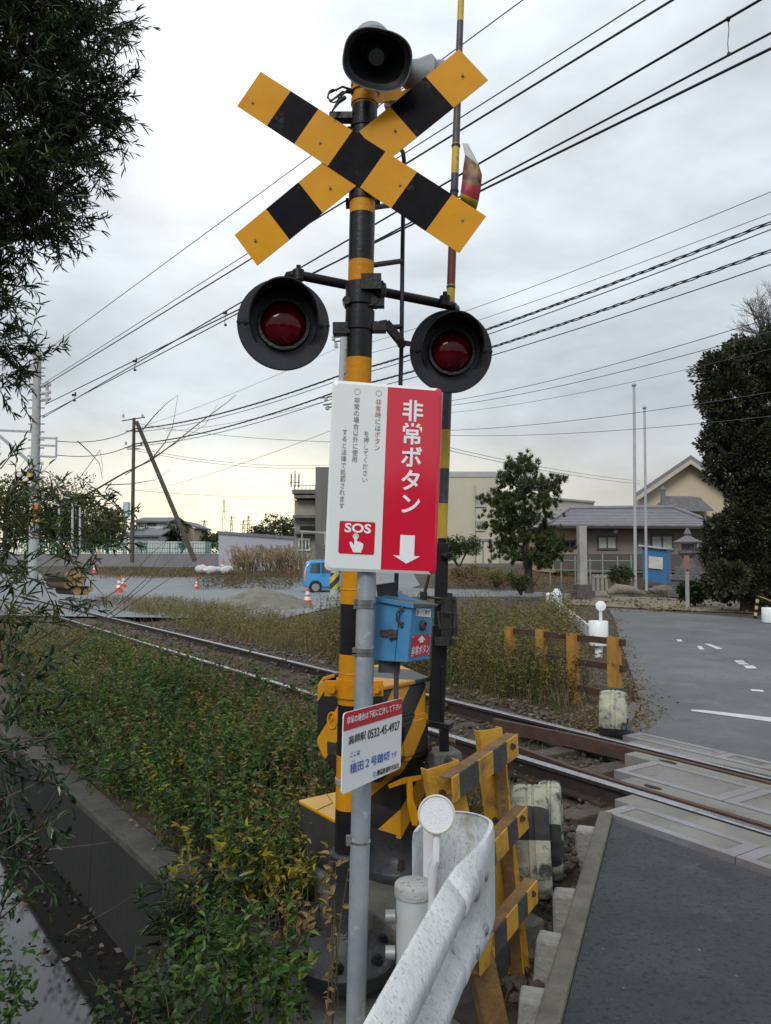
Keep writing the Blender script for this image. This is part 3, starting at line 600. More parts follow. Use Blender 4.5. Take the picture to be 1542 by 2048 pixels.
# lamp arm with its clamp
LA, LB = P(590, 549, 3.52), P(905, 612, 3.74)
mb = MB(); mid = pole_at(585)
mb.tube([P(574, 562, 3.55), P(578, 552, 3.54), P(590, 549, 3.525), LA.lerp(LB, .1), LA.lerp(LB, .9), LB, P(911, 618, 3.80)], .0225, 16); mb.build('lamp_arm', blk, sig)
for p in (P(597, 552, 3.515), P(890, 604, 3.70)):
    mb = MB(); mb.cyl(p - Vector((0, 0, .02)), p + Vector((0, 0, .028)), .027, 14); mb.cyl(p + Vector((0, 0, .028)), p + Vector((0, 0, .05)), .012, 6); mb.build('elbow', blk, sig)
mb = MB(); mossy = mat('mossy_iron', (.045, .05, .035), (.075, .08, .05), 14, .8, bump=.6, bscale=60)
c = P(755, 582, 3.48); mb.lathe(c, (LB - LA), [(.03, -.035), (.042, -.03), (.046, -.01), (.046, .01), (.042, .03), (.03, .035)], 20)
for du, dv in ((-6, -18), (8, -16), (-2, 20), (9, 17)): mb.cyl(P(755 + du, 582 + dv, 3.47), P(755 + du, 582 + dv, 3.42), .013, 6)
mb.build('arm_clamp', mossy, sig, smooth=40)
mb = MB(); mb.lathe(pole_at(590), ax, [(.059, -.05), (.068, -.05), (.068, .05), (.059, .05)], 28, cap=False); mb.box(pole_at(575) + Vector((.05, -.05, 0)), (.09, .07, .07)); mb.box(pole_at(602) + Vector((.06, -.02, -.02)), (.10, .05, .03))
for x in (-.06, .065): mb.cyl(pole_at(607) + Vector((x, -.05, 0)), pole_at(607) + Vector((x, .03, 0)), .02, 6)
mb.build('arm_saddle', blk, sig, smooth=30)
mb = MB(); mb.lathe(pole_at(642), ax, [(.059, -.045), (.0665, -.045), (.0665, .045), (.059, .045)], 28, cap=False); mb.box(pole_at(660) + Vector((-.075, -.01, 0)), (.09, .06, .05)); mb.box(pole_at(655) + Vector((.08, 0, 0)), (.08, .06, .04)); mb.build('post_collar', blk, sig, smooth=30)
# the two lamps: backboard, hood, rim, lens
def lamp(c, r, n):
    n = Vector(n).normalized(); mb = MB()
    hr, oy = r * .735, r * .235           # the hood stands low of the rim's top
    a, b, d = frame_of(n); upv = (Vector((0, 0, 1)) - n * n.z).normalized(); sd = upv.cross(n)
    mb.lathe(c, n, [(r * .2, -.03), (r * .97, -.022), (r, -.012), (r, .004), (r * .985, .007), (r * .6, .004), (r * .3, .002)], 64, up=upv); bo = mb.build('lamp_board', slate, sig, smooth=40)
    hc = c + upv * (r * .03)
    mb = MB(); nn = 48; R0 = r * .735
    for j, (rad, inner) in enumerate(((R0, 0), (R0 - .006, 1))):
        for k in range(nn + 1):
            th = R(-38) + R(256) * k / nn; q = math.sin(th); ln = .20 * max(0.02, min(1, (q + .62) / 1.62)) ** .9
            e = hc + (sd * math.cos(th) + upv * math.sin(th)) * rad
            for f in (0, .5, 1): mb.v.append(tuple(e + n * (ln * f + .003)))
    w = 3 * (nn + 1)
    for j in range(2):
        for k in range(nn):
            for f in range(2): b0 = j * w + k * 3 + f; mb.f.append((b0, b0 + 3, b0 + 4, b0 + 1)); mb.m.append(j)
    for k in range(nn): b0 = k * 3 + 2; mb.f.append((b0, b0 + 3, w + b0 + 3, w + b0)); mb.m.append(0)
    mb.build('hood', [slate, mat('hood_inside', (.010, .010, .011), None, 4, .55)], bo, smooth=40, flat=True)
    lc = c - upv * (r * .02)
    mb = MB(); mb.lathe(lc, n, [(r * .56, .0), (r * .575, .02), (r * .56, .034), (r * .50, .036), (r * .48, .02), (r * .48, .0)], 48, cap=False); mb.build('lens_rim', mat('rim_black', (.02, .022, .025), (.035, .037, .04), 20, .4, bump=.6, bscale=50), bo, smooth=40)
    mb = MB(); mb.lathe(lc, n, [(r * .49, .012)] + [(r * .48 * math.cos(x), .014 + .055 * math.sin(x)) for x in np.linspace(0.05, 1.5, 9)], 40); mb.build('lens', redlens, bo, smooth=60)
    for s_ in (-1, 1):
        for q in (.83, .97): p = c + sd * s_ * r * q; mb = MB(); mb.cyl(p, p + n * .014, .008, 10); mb.build('screw', blk, bo)
        p = c + sd * s_ * r * .86; mb = MB(); mb.beam(p - sd * r * .12 + n * .007, p + sd * r * .12 + n * .007, .004, .004); mb.build('joint_seam', dark, bo, smooth=0)
lamp(P(567, 649, 3.46), .2095, (.16, -1, -.06)); lamp(P(902, 703, 3.84), .2095, (.06, -1, -.09))
# ladder rod with rungs at the right of the post
mb = MB(); YR = 3.62
mb.tube([P(801, 298, YR + .02), P(806, 305, YR), P(808, 320, YR), P(805, 500, YR), P(803, 690, YR), P(800, 800, YR), P(796, 1000, YR), P(792, 1195, YR)], .0105, 10); mb.build('ladder_rail', blk, sig)
for v0, v1 in ((411, 407), (527, 522), (655, 653)):
    mb = MB(); mb.tube([pole_at(v0) + Vector((.05, .02, 0)), P(803, v1, YR)], .0125, 8); mb.build('ladder_rung', blk, sig)
mb = MB(); mb.beam(P(760, 652, 3.5), P(775, 650, 3.5), .02, .045); mb.beam(P(772, 647, 3.5), P(803, 685, 3.56), .015, .045); mb.beam(P(803, 685, 3.56), P(820, 688, 3.6), .02, .02); mb.cyl(P(803, 688, 3.55), P(803, 688, 3.5), .022, 8); mb.build('ladder_brace', blk, sig, smooth=0)
# clamp band that holds the box bracket low on the post
mb = MB(); c = pole_at(1375)
mb.lathe(c, ax, [(.059, -.04), (.069, -.04), (.069, .04), (.059, .04)], 28, cap=False)
for x in (-.085, .11): mb.box(c + Vector((x, -.02, 0)), (.065, .02, .066)); mb.cyl(c + Vector((x, -.03, 0)), c + Vector((x, -.055, 0)), .019, 6)
mb.build('clamp_band', yelpost, sig, smooth=30)
mb = MB(); mb.beam(P(714, 1345, 3.55), P(714, 1345, 3.55) + Vector((.0, .0, -.1)), .02, .02); c = pole_at(1560); mb.lathe(c, ax, [(.059, -.012), (.063, -.01), (.063, .01), (.059, .012)], 24, cap=False); mb.build('strap', galv, sig)

# ------------------------------------------------------------------ galvanised sign pole with its two signs and the button box
YG = 2.45
GB, GT = P(711, 2060, YG), P(737, 1000, YG)
GB = GB + (GB - GT) * .35
gp = thing('sign_pole', 'slim galvanised grey steel pole carrying the signs and the blue box', 'pole', GB)
mb = MB(); mb.tube([GB, P(711, 2060, YG), GT], .0302, 28); mb.build('pipe', galv, gp)
ga = (GT - GB).normalized()
for v, w in ((1204, .008), (1213, .005), (1301, .008), (1308, .005)):
    k = (P(0, v, YG).z - GB.z) / (GT.z - GB.z); c = GB.lerp(GT, k); mb = MB(); mb.lathe(c, ga, [(.030, -w), (.0325, -w), (.0325, w), (.030, w)], 28, cap=False); mb.box(c + Vector((-.033, -.008, 0)), (.012, .02, w * 2.4)); mb.build('steel_band', steel, gp, smooth=30)
k = (P(0, 1682, YG).z - GB.z) / (GT.z - GB.z); c = GB.lerp(GT, k); mb = MB(); mb.lathe(c, ga, [(.030, -.004), (.0325, -.003), (.0325, .003), (.030, .004)], 28, cap=False); mb.box(c + Vector((-.036, -.005, .004)), (.015, .018, .028)); mb.build('hose_clip', steel, gp, smooth=30)

# red and white emergency sign
YS = 2.40
zp = lambda x, y: (600 + x / 4.2833, 740 + y / 4.2833)
cz = [(280, 84), (1222, 158), (1166, 1752), (208, 1716)]
S = Board([P(*zp(*q), YS) for q in cz], cz)
es = thing('emergency_sign', 'upright red and white emergency button sign with a white arrow, on the grey pole', 'sign', P(769, 955, YS))
def plate(Bd, rr, th, parts, name, mats, parent, bulge=0.0):
    """plate with rounded corners: front split at a, rim turned back"""
    mb = MB(); n_ = -Bd.n
    w = (Bd.w[1] - Bd.w[0]).length; h = (Bd.w[3] - Bd.w[0]).length
    pts = [(x / w, y / h) for x, y in roundrect(0, 0, w, h, rr)]; inn = [(.5 + (x - .5) * (1 - 2 * bulge / w), .5 + (y - .5) * (1 - 2 * bulge / h)) for x, y in pts]
    A = [Bd.pt(*q, 0) for q in inn]; Bq = [Bd.pt(*q, -.004 if bulge else 0) for q in pts]; Cq = [Bd.pt(*q, -th) for q in pts]; N = len(pts)
    cut = parts
    if cut is None: mb.add(A, [tuple(range(N))], 0)
    else:
        le = [q for q in inn if q[0] < cut]; 
        iL = [i for i, q in enumerate(inn) if q[0] < cut]
        T_, B_ = (cut, min(q[1] for q in inn)), (cut, max(q[1] for q in inn))
        L_ = [q for q in inn if q[0] < cut]; R_ = [q for q in inn if q[0] >= cut]
        # left corners come after right ones in order TR, BR, BL, TL
        h2 = N // 2; Rr = inn[:h2]; Ll = inn[h2:]
        mb.add([Bd.pt(*q) for q in [T_] + Rr + [B_]], [tuple(range(h2 + 2))], 1); mb.add([Bd.pt(*q) for q in [B_] + Ll + [T_]], [tuple(range(N - h2 + 2))], 0)
    for X, Y in ((A, Bq), (Bq, Cq)):
        ids = [1 if (cut is not None and X is A and pts[i][0] > cut and pts[(i + 1) % N][0] > cut) else 0 for i in range(N)] if X is A else [1 if (cut is not None and pts[i][0] > cut and pts[(i + 1) % N][0] > cut) else 2 for i in range(N)]
        mb.add(X + Y, [(i, N + i, N + (i + 1) % N, (i + 1) % N) for i in range(N)], ids)
    if cut is not None:      # red rim beside the red half
        pass
    mb.add(Cq, [tuple(reversed(range(N)))], 2)
    return mb.build(name, mats, parent, smooth=0, flat=True)
plate(S, .016, .012, .503, 'sign_plate', [wsign, rsign, mat('sign_rim', (.60, .62, .62), (.45, .46, .46), 12, .5)], es, bulge=.009)
L1 = MB(); S.column(L1, '非常ボタン', (966, 352), (944, 1150), 186, 196, 0, .022); L1.build('lettering', white2, es, smooth=0, flat=True); L1 = MB(); a = [(860, 1416), (984, 1422), (977, 1596), (1028, 1600), (910, 1660), (796, 1588), (853, 1592)]; S.poly(L1, a, 0); L1.build('arrow', white2, es, smooth=0, flat=True)
L1 = MB()
S.column(L1, '非常時にはボタン', (672, 278), (660, 670), 52, 58, [1, 1, 1, 0, 0, 1, 1, 1]); S.ring(L1, (675, 202), 25, 3, 0)
S.column(L1, 'を押してください', (570, 552), (554, 945), 50, 56, 0)
S.column(L1, '非常の場合以外に使用', (488, 262), (468, 770), 52, 58, 0); S.ring(L1, (491, 188), 26, 3, 0)
S.column(L1, 'すると法律で処罰されます', (384, 536), (356, 1168), 50, 58, 0)
L1.build('lettering', [greyink, pinkink], es, smooth=0, flat=True)
L1 = MB(); sx = lambda x, y: (327 + (x / 100) * 307 + (1 - y / 100) * 12, 1296 + (x / 100) * 14 + (y / 100) * 276)
S.poly(L1, [sx(x, y) for x, y in roundrect(0, 0, 100, 100, 6)], 0, .0012)
S.text(L1, 'SOS', sx(15, 20), sx(89, 21), 80, 1, .03, .0022)
S.ring(L1, sx(47, 46), 25, 8, 1, .0022); S.ring(L1, sx(47, 46), 12, 6, 1, .0023)
S.poly(L1, [sx(x, y) for x, y in ((43.5, 44), (47, 42), (50.5, 44), (50.5, 61), (53, 60), (57, 62), (60, 62), (63, 65), (67, 66), (69, 70), (68, 82), (64, 90), (64, 95), (41, 95), (40, 90), (34, 78), (30, 66), (32, 62), (37, 64), (43.5, 74))], 1, .0024)
L1.build('sos_symbol', [rsign, white2], es, smooth=0, flat=True)
mb = MB()
for v in (830, 1080): c = GB.lerp(GT, (P(0, v, YG).z - GB.z) / (GT.z - GB.z)) if v > 1000 else P(741, v, YG); mb.beam(P(690, v, YS + .02), P(850, v + 8, YS + .02), .02, .03)
mb.build('mounting_rail', steel, es, smooth=0)
# small white notice sign, turned away from us
zq = lambda x, y: (600 + x / 4.2667, 1140 + y / 4.2667)
cz = [(372, 1222), (874, 1092), (858, 1690), (354, 1922)]
Y0_, Y1_ = 2.27, 2.56
N_ = Board([P(*zq(*cz[0]), Y0_), P(*zq(*cz[1]), Y1_), P(*zq(*cz[2]), Y1_), P(*zq(*cz[3]), Y0_)], cz)
ns = thing('notice_sign', 'small white notice with a red heading and blue writing, low on the grey pole', 'sign', P(744, 1500, 2.41))
plate(N_, .012, .003, None, 'sign_plate', [white2, white2, white2], ns)
L1 = MB(); hd = [(0, .225), (0, .0)]
w = (N_.w[1] - N_.w[0]).length; h = (N_.w[3] - N_.w[0]).length
rp = [(x / w, y / h) for x, y in roundrect(.001, .001, w - .001, h - .001, .012)]; top = [q for q in rp if q[1] < .225]
L1.add([N_.pt(*q, .0012) for q in [(rp[5][0], .212)] + [q for q in rp[18:]] + [q for q in rp[:6]][::1]] if 0 else [N_.pt(*q, .0012) for q in ([(.999, .225), (.001, .225)] + rp[18:24] + rp[0:6])], [tuple(range(14))], 0)
N_.text(L1, '非常の場合は下記に連絡して下さい', (392, 1288), (856, 1158), 62, 1, .022, .0024)
L1.build('heading', [red, white2], ns, smooth=0, flat=True)
L1 = MB(); N_.text(L1, '高師駅', (408, 1460), (546, 1412), 76, 0, .012); N_.text(L1, '0532-45-4927', (562, 1412), (846, 1322), 76, 0, .012)
N_.text(L1, '豊橋鉄道株式会社', (640, 1740), (840, 1664), 50, 0, .02)
N_.text(L1, 'ここは', (420, 1584), (498, 1558), 42, 1, .015); N_.text(L1, '植田２号踏切', (418, 1702), (750, 1582), 84, 1, .012); N_.text(L1, 'です', (766, 1590), (816, 1570), 50, 1, .012)
N_.text(L1, 'うえ', (428, 1638), (458, 1630), 14, 1); N_.text(L1, 'た', (500, 1612), (512, 1608), 14, 1)
L1.build('lettering', [ink, blueink], ns, smooth=0, flat=True)
L1 = MB(); N_.ring(L1, (618, 1750), 15, 4, 0, n=20, sy=1.7); N_.ring(L1, (618, 1750), 8, 3, 0, n=16, sy=1.7); L1.build('company_mark', cyanink, ns, smooth=0, flat=True)
mb = MB(); c = P(725, 1500, YG - .02); mb.box(c + Vector((0, .02, .0)), (.09, .03, .02)); mb.box(c + Vector((0, .02, -.08)), (.09, .03, .02)); mb.build('mounting_bracket', galv, ns, smooth=0)
# blue emergency button box with sloping lid
bb = thing('emergency_button_box', 'weathered blue steel emergency button box with a latch, strapped to the grey pole', 'button box', P(810, 1320, 2.45))
l0, l1 = P(747, 1199, 2.53), P(743, 1321, 2.53); c0, c1 = P(824, 1209, 2.44), P(814, 1325, 2.44); r0, r1 = P(867, 1212, 2.56), P(860, 1319, 2.56)
bk0 = l0 + (r0 - c0) + Vector((0, 0, .035)); bk1 = l1 + (r1 - c1); bk0.z = l0.z + .025
mb = MB(); mb.add([l1, c1, r1, bk1, l0, c0, r0, bk0], [(3, 2, 1, 0), (4, 5, 6, 7), (0, 1, 5, 4), (1, 2, 6, 5), (2, 3, 7, 6), (3, 0, 4, 7)], 0); mb.build('body', bluebox, bb, smooth=0, bevel=.003)
mb = MB(); la, lb, lc_, ld = P(746, 1192, 2.515), P(827, 1207, 2.425), P(877, 1209, 2.565), P(842, 1199, 2.71); dn = Vector((0, 0, -.016))
mb.add([la + dn, lb + dn, lc_ + Vector((0, 0, -.006)), ld + dn, la, lb, lc_, ld], [(3, 2, 1, 0), (4, 5, 6, 7), (0, 1, 5, 4), (1, 2, 6, 5), (2, 3, 7, 6), (3, 0, 4, 7)], [1, 1, 0, 1, 1, 1]); mb.build('lid', [bluebox, mat('lid_dark', (.055, .058, .06), (.08, .085, .09), 8, .6)], bb, smooth=0, bevel=.0015)
LF = Board([l0, c0, c1, l1], [(630, 290), (912, 322), (910, 790), (612, 772)]); RF = Board([c0, r0, r1, c1], [(920, 322), (1132, 312), (1110, 765), (910, 790)])
mb = MB(); LF.poly(mb, [(829, 312), (833, 312), (812, 786), (808, 786)], 0, .001); mb.build('door_seam', dark, bb, smooth=0, flat=True)
def lift(Bd, x, y, o_): return Bd.pt(*Bd.inv(x, y), o_)
mb = MB(); mb.tube([lift(LF, 850, 345, .004), lift(LF, 846, 365, .016), lift(LF, 832, 400, .02), lift(LF, 836, 450, .018), lift(LF, 850, 485, .006)], .0042, 10); mb.tube([lift(LF, 850, 340, .002), lift(LF, 850, 372, .003)], .007, 8); mb.tube([lift(LF, 850, 465, .003), lift(LF, 850, 500, .002)], .007, 8); mb.build('handle', mat('tarnished_chrome', (.25, .24, .22), (.09, .085, .08), 30, .35, .9), bb)
mb = MB(); latm = mat('latch_bronze', (.13, .11, .09), (.06, .05, .045), 30, .5, .6)
mb.prism([lift(LF, *q, .007) for q in ((690, 530), (770, 525), (770, 585), (700, 580), (685, 560))], LF.n * -.007); mb.prism([lift(LF, *q, .010) for q in ((760, 520), (822, 530), (822, 596), (760, 598))], LF.n * -.010); mb.prism([lift(LF, *q, .013) for q in ((765, 545), (790, 545), (790, 570), (765, 570))], LF.n * -.006); mb.build('latch', latm, bb, smooth=0, bevel=.0012)
mb = MB(); LF.poly(mb, [(768, 600), (784, 600), (777, 640)], 0, .0006); LF.poly(mb, [(850, 505), (856, 505), (852, 530)], 0, .0006); mb.build('rust_stain', mat('stain', (.05, .05, .06), None, 5, .6), bb, smooth=0, flat=True)
mb = MB(); RF.poly(mb, roundrect(960, 340, 1104, 410, 3), 0, .0009); RF.text(mb, '割って押す', (964, 382), (1094, 370), 46, 1, .0, .0016); mb.build('label', [white2, ink], bb, smooth=0, flat=True)
mb = MB(); RF.poly(mb, [(936, 570), (1106, 552), (1100, 724), (932, 748)], 0, .0009); RF.poly(mb, [(1024, 566), (1060, 600), (1040, 602), (1039, 622), (1006, 626), (1007, 606), (986, 608)], 1, .0016); RF.text(mb, '非常ボタン', (938, 700), (1098, 668), 74, 1, .012, .0016)
for q in ((944, 582), (1098, 566), (942, 736), (1092, 716)): RF.ring(mb, q, 5, 4.9, 1, .0017, 8)
mb.build('label', [red, white2], bb, smooth=0, flat=True)
bc = lift(RF, 1026, 482, .001); mb = MB(); mb.lathe(bc, RF.n, [(.0165, 0), (.0165, .008), (.012, .010), (.011, .004), (.004, .004)], 28, [0, 0, 0, 1, 1]); mb.build('push_button', [mat('button_ring', (.06, .06, .075), None, 4, .4), red], bb)
cdk = mat('conduit_dark', (.05, .052, .055), (.08, .08, .082), 10, .6)
mb = MB(); mb.beam(P(755, 1190, 2.62), P(795, 1184, 2.62), .06, .07); mb.build('top_bracket', cdk, bb, smooth=0); mb = MB(); mb.beam(P(757, 1330, 2.55), P(800, 1333, 2.55), .06, .04); mb.build('lower_bracket', cdk, bb, smooth=0); mb = MB(); mb.tube([P(793, 1325, 2.52), P(792, 1400, 2.54), P(790, 1450, 2.56)], .008, 8); mb.build('conduit', cdk, bb, smooth=30)

# ------------------------------------------------------------------ barrier machine with its raised arm
gc = G(795, 1738, -.06)
gate = thing('crossing_gate', 'striped barrier machine with its thin striped barrier arm raised upright behind the signal post', 'crossing gate', gc)
al = R(40); ld = Vector((-math.cos(al), math.sin(al), 0)); rd = Vector((math.sin(al), math.cos(al), 0)); UP = Vector((0, 0, 1))
co = P(770, 1460, 3.98); zt, zb = 1.0, .49
sv_ = (-ld.x + rd.x, -ld.y + rd.y, -.80)
cabm = stripes('gate_stripes', YEL, (.014, .014, .016), sv_, .30, .01, .42, spots=[((.30, .13, .02), 9, .66, .06)], duty=.48)
mb = MB(); wL, dR = .50, .36; base = Vector((co.x, co.y, 0))
prof = [(.0, .06), (.0, .47), (.02, .50), (.46, .50), (wL, .46), (wL, .14), (.46, .07), (.34, .0), (.06, .0)]
mb.prism([base + ld * x + UP * (zb + z) for x, z in prof], rd * dR); mb.build('cabinet', cabm, gate, bevel=.022, segs=3, smooth=40)
mb = MB(); top = [base + ld * .0 + UP * (zt - .03), base + ld * wL + UP * (zt - .03)]
e = .012
wT = wL * .88
a_ = [base - ld * e - rd * e, base + ld * wT - rd * e, base + ld * wT + rd * (dR + e), base - ld * e + rd * (dR + e)]
mid0, mid1 = base + ld * (wL * .5) - rd * e, base + ld * (wL * .5) + rd * (dR + e)
zz = [zt - .01, zt - .01]
for q, r_ in (((a_[0], mid0, mid1, a_[3]), 0), ((mid0, a_[1], a_[2], mid1), 0)):
    zs = [zt - .005, zt + .055, zt + .055, zt - .005] if q[0] is a_[0] else [zt + .055, zt - .005, zt - .005, zt + .055]
    mb.add([Vector(p) + UP * (z - .022) for p, z in zip(q, zs)] + [Vector(p) + UP * z for p, z in zip(q, zs)], [(3, 2, 1, 0), (4, 5, 6, 7), (0, 1, 5, 4), (1, 2, 6, 5), (2, 3, 7, 6), (3, 0, 4, 7)])
mb.build('lid', stripes('lid_stripes', YEL, (.035, .037, .042), (rd.x * .6 + ld.x, rd.y * .6 + ld.y, 0), .36, .1, .4, duty=.42), gate, smooth=0, bevel=.006)
# raised hatch with bolts on the right face, emblem and plate on the left face
n2 = (-ld); o_ = base + n2 * .001
mb = MB(); hp = [o_ + rd * x + UP * (zb + z) for x, z in roundrect(.08, .10, .33, .33, .035)]; mb.prism(hp, n2 * .028); 
hp = [o_ + n2 * .028 + rd * x + UP * (zb + z) for x, z in roundrect(.11, .125, .30, .305, .02)]; mb.prism(hp, n2 * .010)
h_ = mb.build('hatch', cabm, gate, bevel=.006, smooth=40)
for x, z in ((.09, .30), (.09, .125), (.325, .27), (.325, .14)): c = o_ + rd * x + UP * (zb + z); mb = MB(); mb.cyl(c, c + n2 * .045, .016, 10); mb.build('bolt', rust, h_)
n1 = -rd; ec = base + ld * .37 + UP * (zb + .28) + n1 * .002
mb = MB(); mb.tube([ec + (ld * math.cos(x) * .033 + UP * math.sin(x) * .042) for x in np.linspace(0, 2 * math.pi, 26)], .006, 6, cap=False)
for pp in ([(-.022, -.02), (-.012, .02), (0, -.005), (.012, .02), (.022, -.02)],): mb.tube([ec + ld * x + UP * z for x, z in pp], .005, 6)
mb.build('emblem', yel, gate)
mb = MB(); c = base + ld * .37 + UP * (zb + .13); mb.prism([c + ld * x + UP * z + n1 * .001 for x, z in ((-.035, -.03), (.035, -.03), (.035, .035), (-.035, .035))], n1 * .004); mb.build('name_plate', mat('plate_olive', (.075, .075, .055), (.05, .05, .04), 20, .4, .4), gate, smooth=0)
# pedestal, flared foot
pc = Vector((gc.x, gc.y, 0)); 
mb = MB(); M_ = Matrix.Rotation(-al, 3, 'Z')
def sq(z, h, c=pc): return [c + M_ @ Vector((x * h, y * h, 0)) + UP * z for x, y in ((-1, -1), (1, -1), (1, 1), (-1, 1))]
rows = [(.16, .120), (.30, .105), (.50, .120), (.52, .13)]
for (z0, h0), (z1, h1) in zip(rows[:-1], rows[1:]): mb.hexa(sq(z0, h0) + sq(z1, h1))
mb.build('pedestal', stripes('pedestal_stripes', YEL, (.014, .014, .016), (-ld.x + rd.x, -ld.y + rd.y, -1.2), .42, .05, .42, spots=[(RUST, 20, .70, .04)], duty=.42), gate, smooth=0)
mb = MB(); n = 40
for z, h, p in ((-.065, .205, 2.4), (-.02, .205, 2.4), (-.005, .195, 2.5), (.02, .155, 3), (.06, .13, 4), (.12, .122, 6), (.175, .121, 8)):
    for k in range(n):
        t = 2 * math.pi * k / n; c_, q = math.cos(t), math.sin(t); e = (abs(c_) ** p + abs(q) ** p) ** (-1 / p); mb.v.append(tuple(pc + M_ @ Vector((c_ * h * e, q * h * e, 0)) + UP * z))
for i in range(6):
    for k in range(n): mb.f.append((i * n + k, i * n + (k + 1) % n, (i + 1) * n + (k + 1) % n, (i + 1) * n + k)); mb.m.append(0)
mb.f.append(tuple(range(6 * n, 7 * n))); mb.m.append(0); mb.build('foot', mat('foot_black', (.022, .024, .028), (.032, .034, .04), 7, .4, bump=.2, spots=[((.10, .10, .10), 12, .68, .06), ((.3, .3, .3), 60, .77, .02)]), gate, smooth=40)
for x, y in ((-1, -1), (1, -1), (1, 1), (-1, 1)): c = pc + M_ @ Vector((x * .128, y * .128, 0)); mb = MB(); mb.cyl(c - UP * .01, c + UP * .06, .015, 10); mb.cyl(c - UP * .01, c + UP * .03, .022, 6); mb.build('anchor_bolt', rust, gate)
mb = MB(); mb.prism([P(775, 1570, 3.9), P(800, 1558, 3.90), P(833, 1552, 4.0), P(834, 1562, 4.0), P(800, 1570, 3.9), P(778, 1578, 3.9)], rd * .04); mb.prism([P(812, 1560, 3.95), P(820, 1557, 3.95), P(822, 1600, 3.93), P(836, 1640, 3.93), P(834, 1652, 3.93), P(824, 1652, 3.93), P(814, 1610, 3.93)], rd * .02); mb.build('crank_bracket', yel, gate, smooth=0, bevel=.003)
# raised arm: thin rod in bands, socket and counterweight post
YA = 4.35
ab = [(-30, 0), (43, 1), (288, 0), (348, 1), (400, 1), (500, 2), (570, 0), (640, 1), (860, 0), (937, 1), (1007, 0), (1088, 0)]
au = lambda v: 922 - (922 - 884) * v / 1085
apt = [P(au(v), v, YA) for v, _ in ab]; rr = [.0185 + .009 * min(1, (v + 30) / 900) for v, _ in ab]
ypl = mat('faded_yellow_band', (.62, .42, .03), (.45, .30, .03), 9, .5, spots=[((.10, .09, .05), 26, .62, .06)], det=8)
bpl = mat('faded_black_band', (.030, .032, .036), (.06, .065, .07), 30, .5, spots=[((.16, .17, .18), 60, .66, .04)])
rtp = mat('red_reflector_tape', (.17, .018, .018), (.10, .02, .02), 30, .4)
mb = MB(); mb.tube(apt, rr, 16, [b[1] for b in ab[:-1]]); mb.build('barrier_arm', [ypl, bpl, rtp], gate)
for v in (292, 383, 575): c = P(au(v), v, YA); mb = MB(); mb.lathe(c, (0, 0, 1), [(.020, -.008), (.026, -.006), (.026, .006), (.020, .008)], 16, cap=False); mb.build('arm_ring', wirem, gate)
# warning flag of plastic film tied to the arm
mb = MB(); fl = []
rows = [((925, 287), (936, 287)), ((930, 310), (958, 330)), ((926, 340), (964, 350)), ((924, 365), (962, 372)), ((921, 386), (957, 402)), ((920, 400), (952, 420))]
for i, (l, r_) in enumerate(rows):
    for j in range(4):
        k = j / 3; u = l[0] + (r_[0] - l[0]) * k; v = l[1] + (r_[1] - l[1]) * k; mb.v.append(tuple(P(u, v, YA - .03 + .03 * math.sin(k * 3 + i))))
for i in range(5):
    for j in range(3): mb.f.append((i * 4 + j, i * 4 + j + 1, i * 4 + j + 5, i * 4 + j + 4)); mb.m.append([0, 1, 1, 2, 3][i])
b2 = [tuple(Vector(v) + Vector((.004, .008, 0))) for v in mb.v]; nv = len(mb.v)
fo = mb.build('flag', [mat('flag_white', (.6, .62, .62), None, 6, .5), mat('flag_maroon', (.13, .03, .035), (.20, .12, .03), 14, .5, thr=(.45, .55)), mat('flag_red', (.45, .02, .05), None, 5, .45), mat('flag_yellow', (.60, .50, .02), None, 5, .5)], gate, smooth=60, flat=True)
sol = fo.modifiers.new('thick', 'SOLIDIFY'); sol.thickness = .003
mb = MB(); mb.beam(P(884, 1086, 4.3), P(880, 1260, 4.28), .07, .06, up=(0, 1, 0)); mb.beam(P(880, 1250, 4.28), P(872, 1445, 4.25), .085, .07, up=(0, 1, 0)); mb.beam(P(884, 1076, 4.3), P(884, 1112, 4.3), .05, .05, up=(0, 1, 0)); mb.beam(P(884, 1330, 4.26), P(884, 1440, 4.25), .02, .09, up=(0, 1, 0)); mb.tube([P(884, 1110, 4.26), P(898, 1112, 4.2)], [.012, .02], 10); mb.build('arm_holder', blk, gate, smooth=0, bevel=.005)
mb = MB()         # balance mechanism with two hanging tubes and wire frame
mb.tube([P(893, 1195, 4.2), P(893, 1290, 4.2)], .03, 12); mb.tube([P(905, 1200, 4.22), P(909, 1272, 4.22)], .022, 12)
mb.beam(P(874, 1206, 4.22), P(912, 1196, 4.2), .03, .02); mb.beam(P(876, 1280, 4.2), P(912, 1285, 4.18), .04, .035)
mb.tube([P(876, 1225, 4.15), P(880, 1258, 4.12), P(908, 1256, 4.12), P(911, 1228, 4.15), P(876, 1225, 4.15)], .006, 6); mb.cyl(P(846, 1193, 4.2), P(890, 1198, 4.2), .008, 8); mb.cyl(P(900, 1186, 4.2), P(900, 1200, 4.2), .014, 8); mb.tube([P(858, 1150, 4.2), P(847, 1195, 4.2)], .009, 8); mb.tube([P(847, 1183, 4.2), P(847, 1200, 4.2)], .02, 8)
mb.cyl(P(884, 1290, 4.15), P(884, 1275, 4.15), .04, 14); mb.build('balance_gear', mat('gear_black', (.018, .018, .02), (.035, .033, .03), 25, .5, .2, spots=[((.12, .08, .05), 18, .66, .05)]), gate, smooth=35)
mb = MB(); mb.beam(P(850, 1441, 4.25), P(903, 1452, 4.2), .09, .035); mb.beam(P(888, 1458, 4.2), P(888, 1506, 4.2), .05, .05, up=(0, 1, 0)); mb.build('arm_stop', blk, gate, smooth=0, bevel=.004)
c = P(887, 1520, 4.2); mb = MB(); c.z = c.z - .0
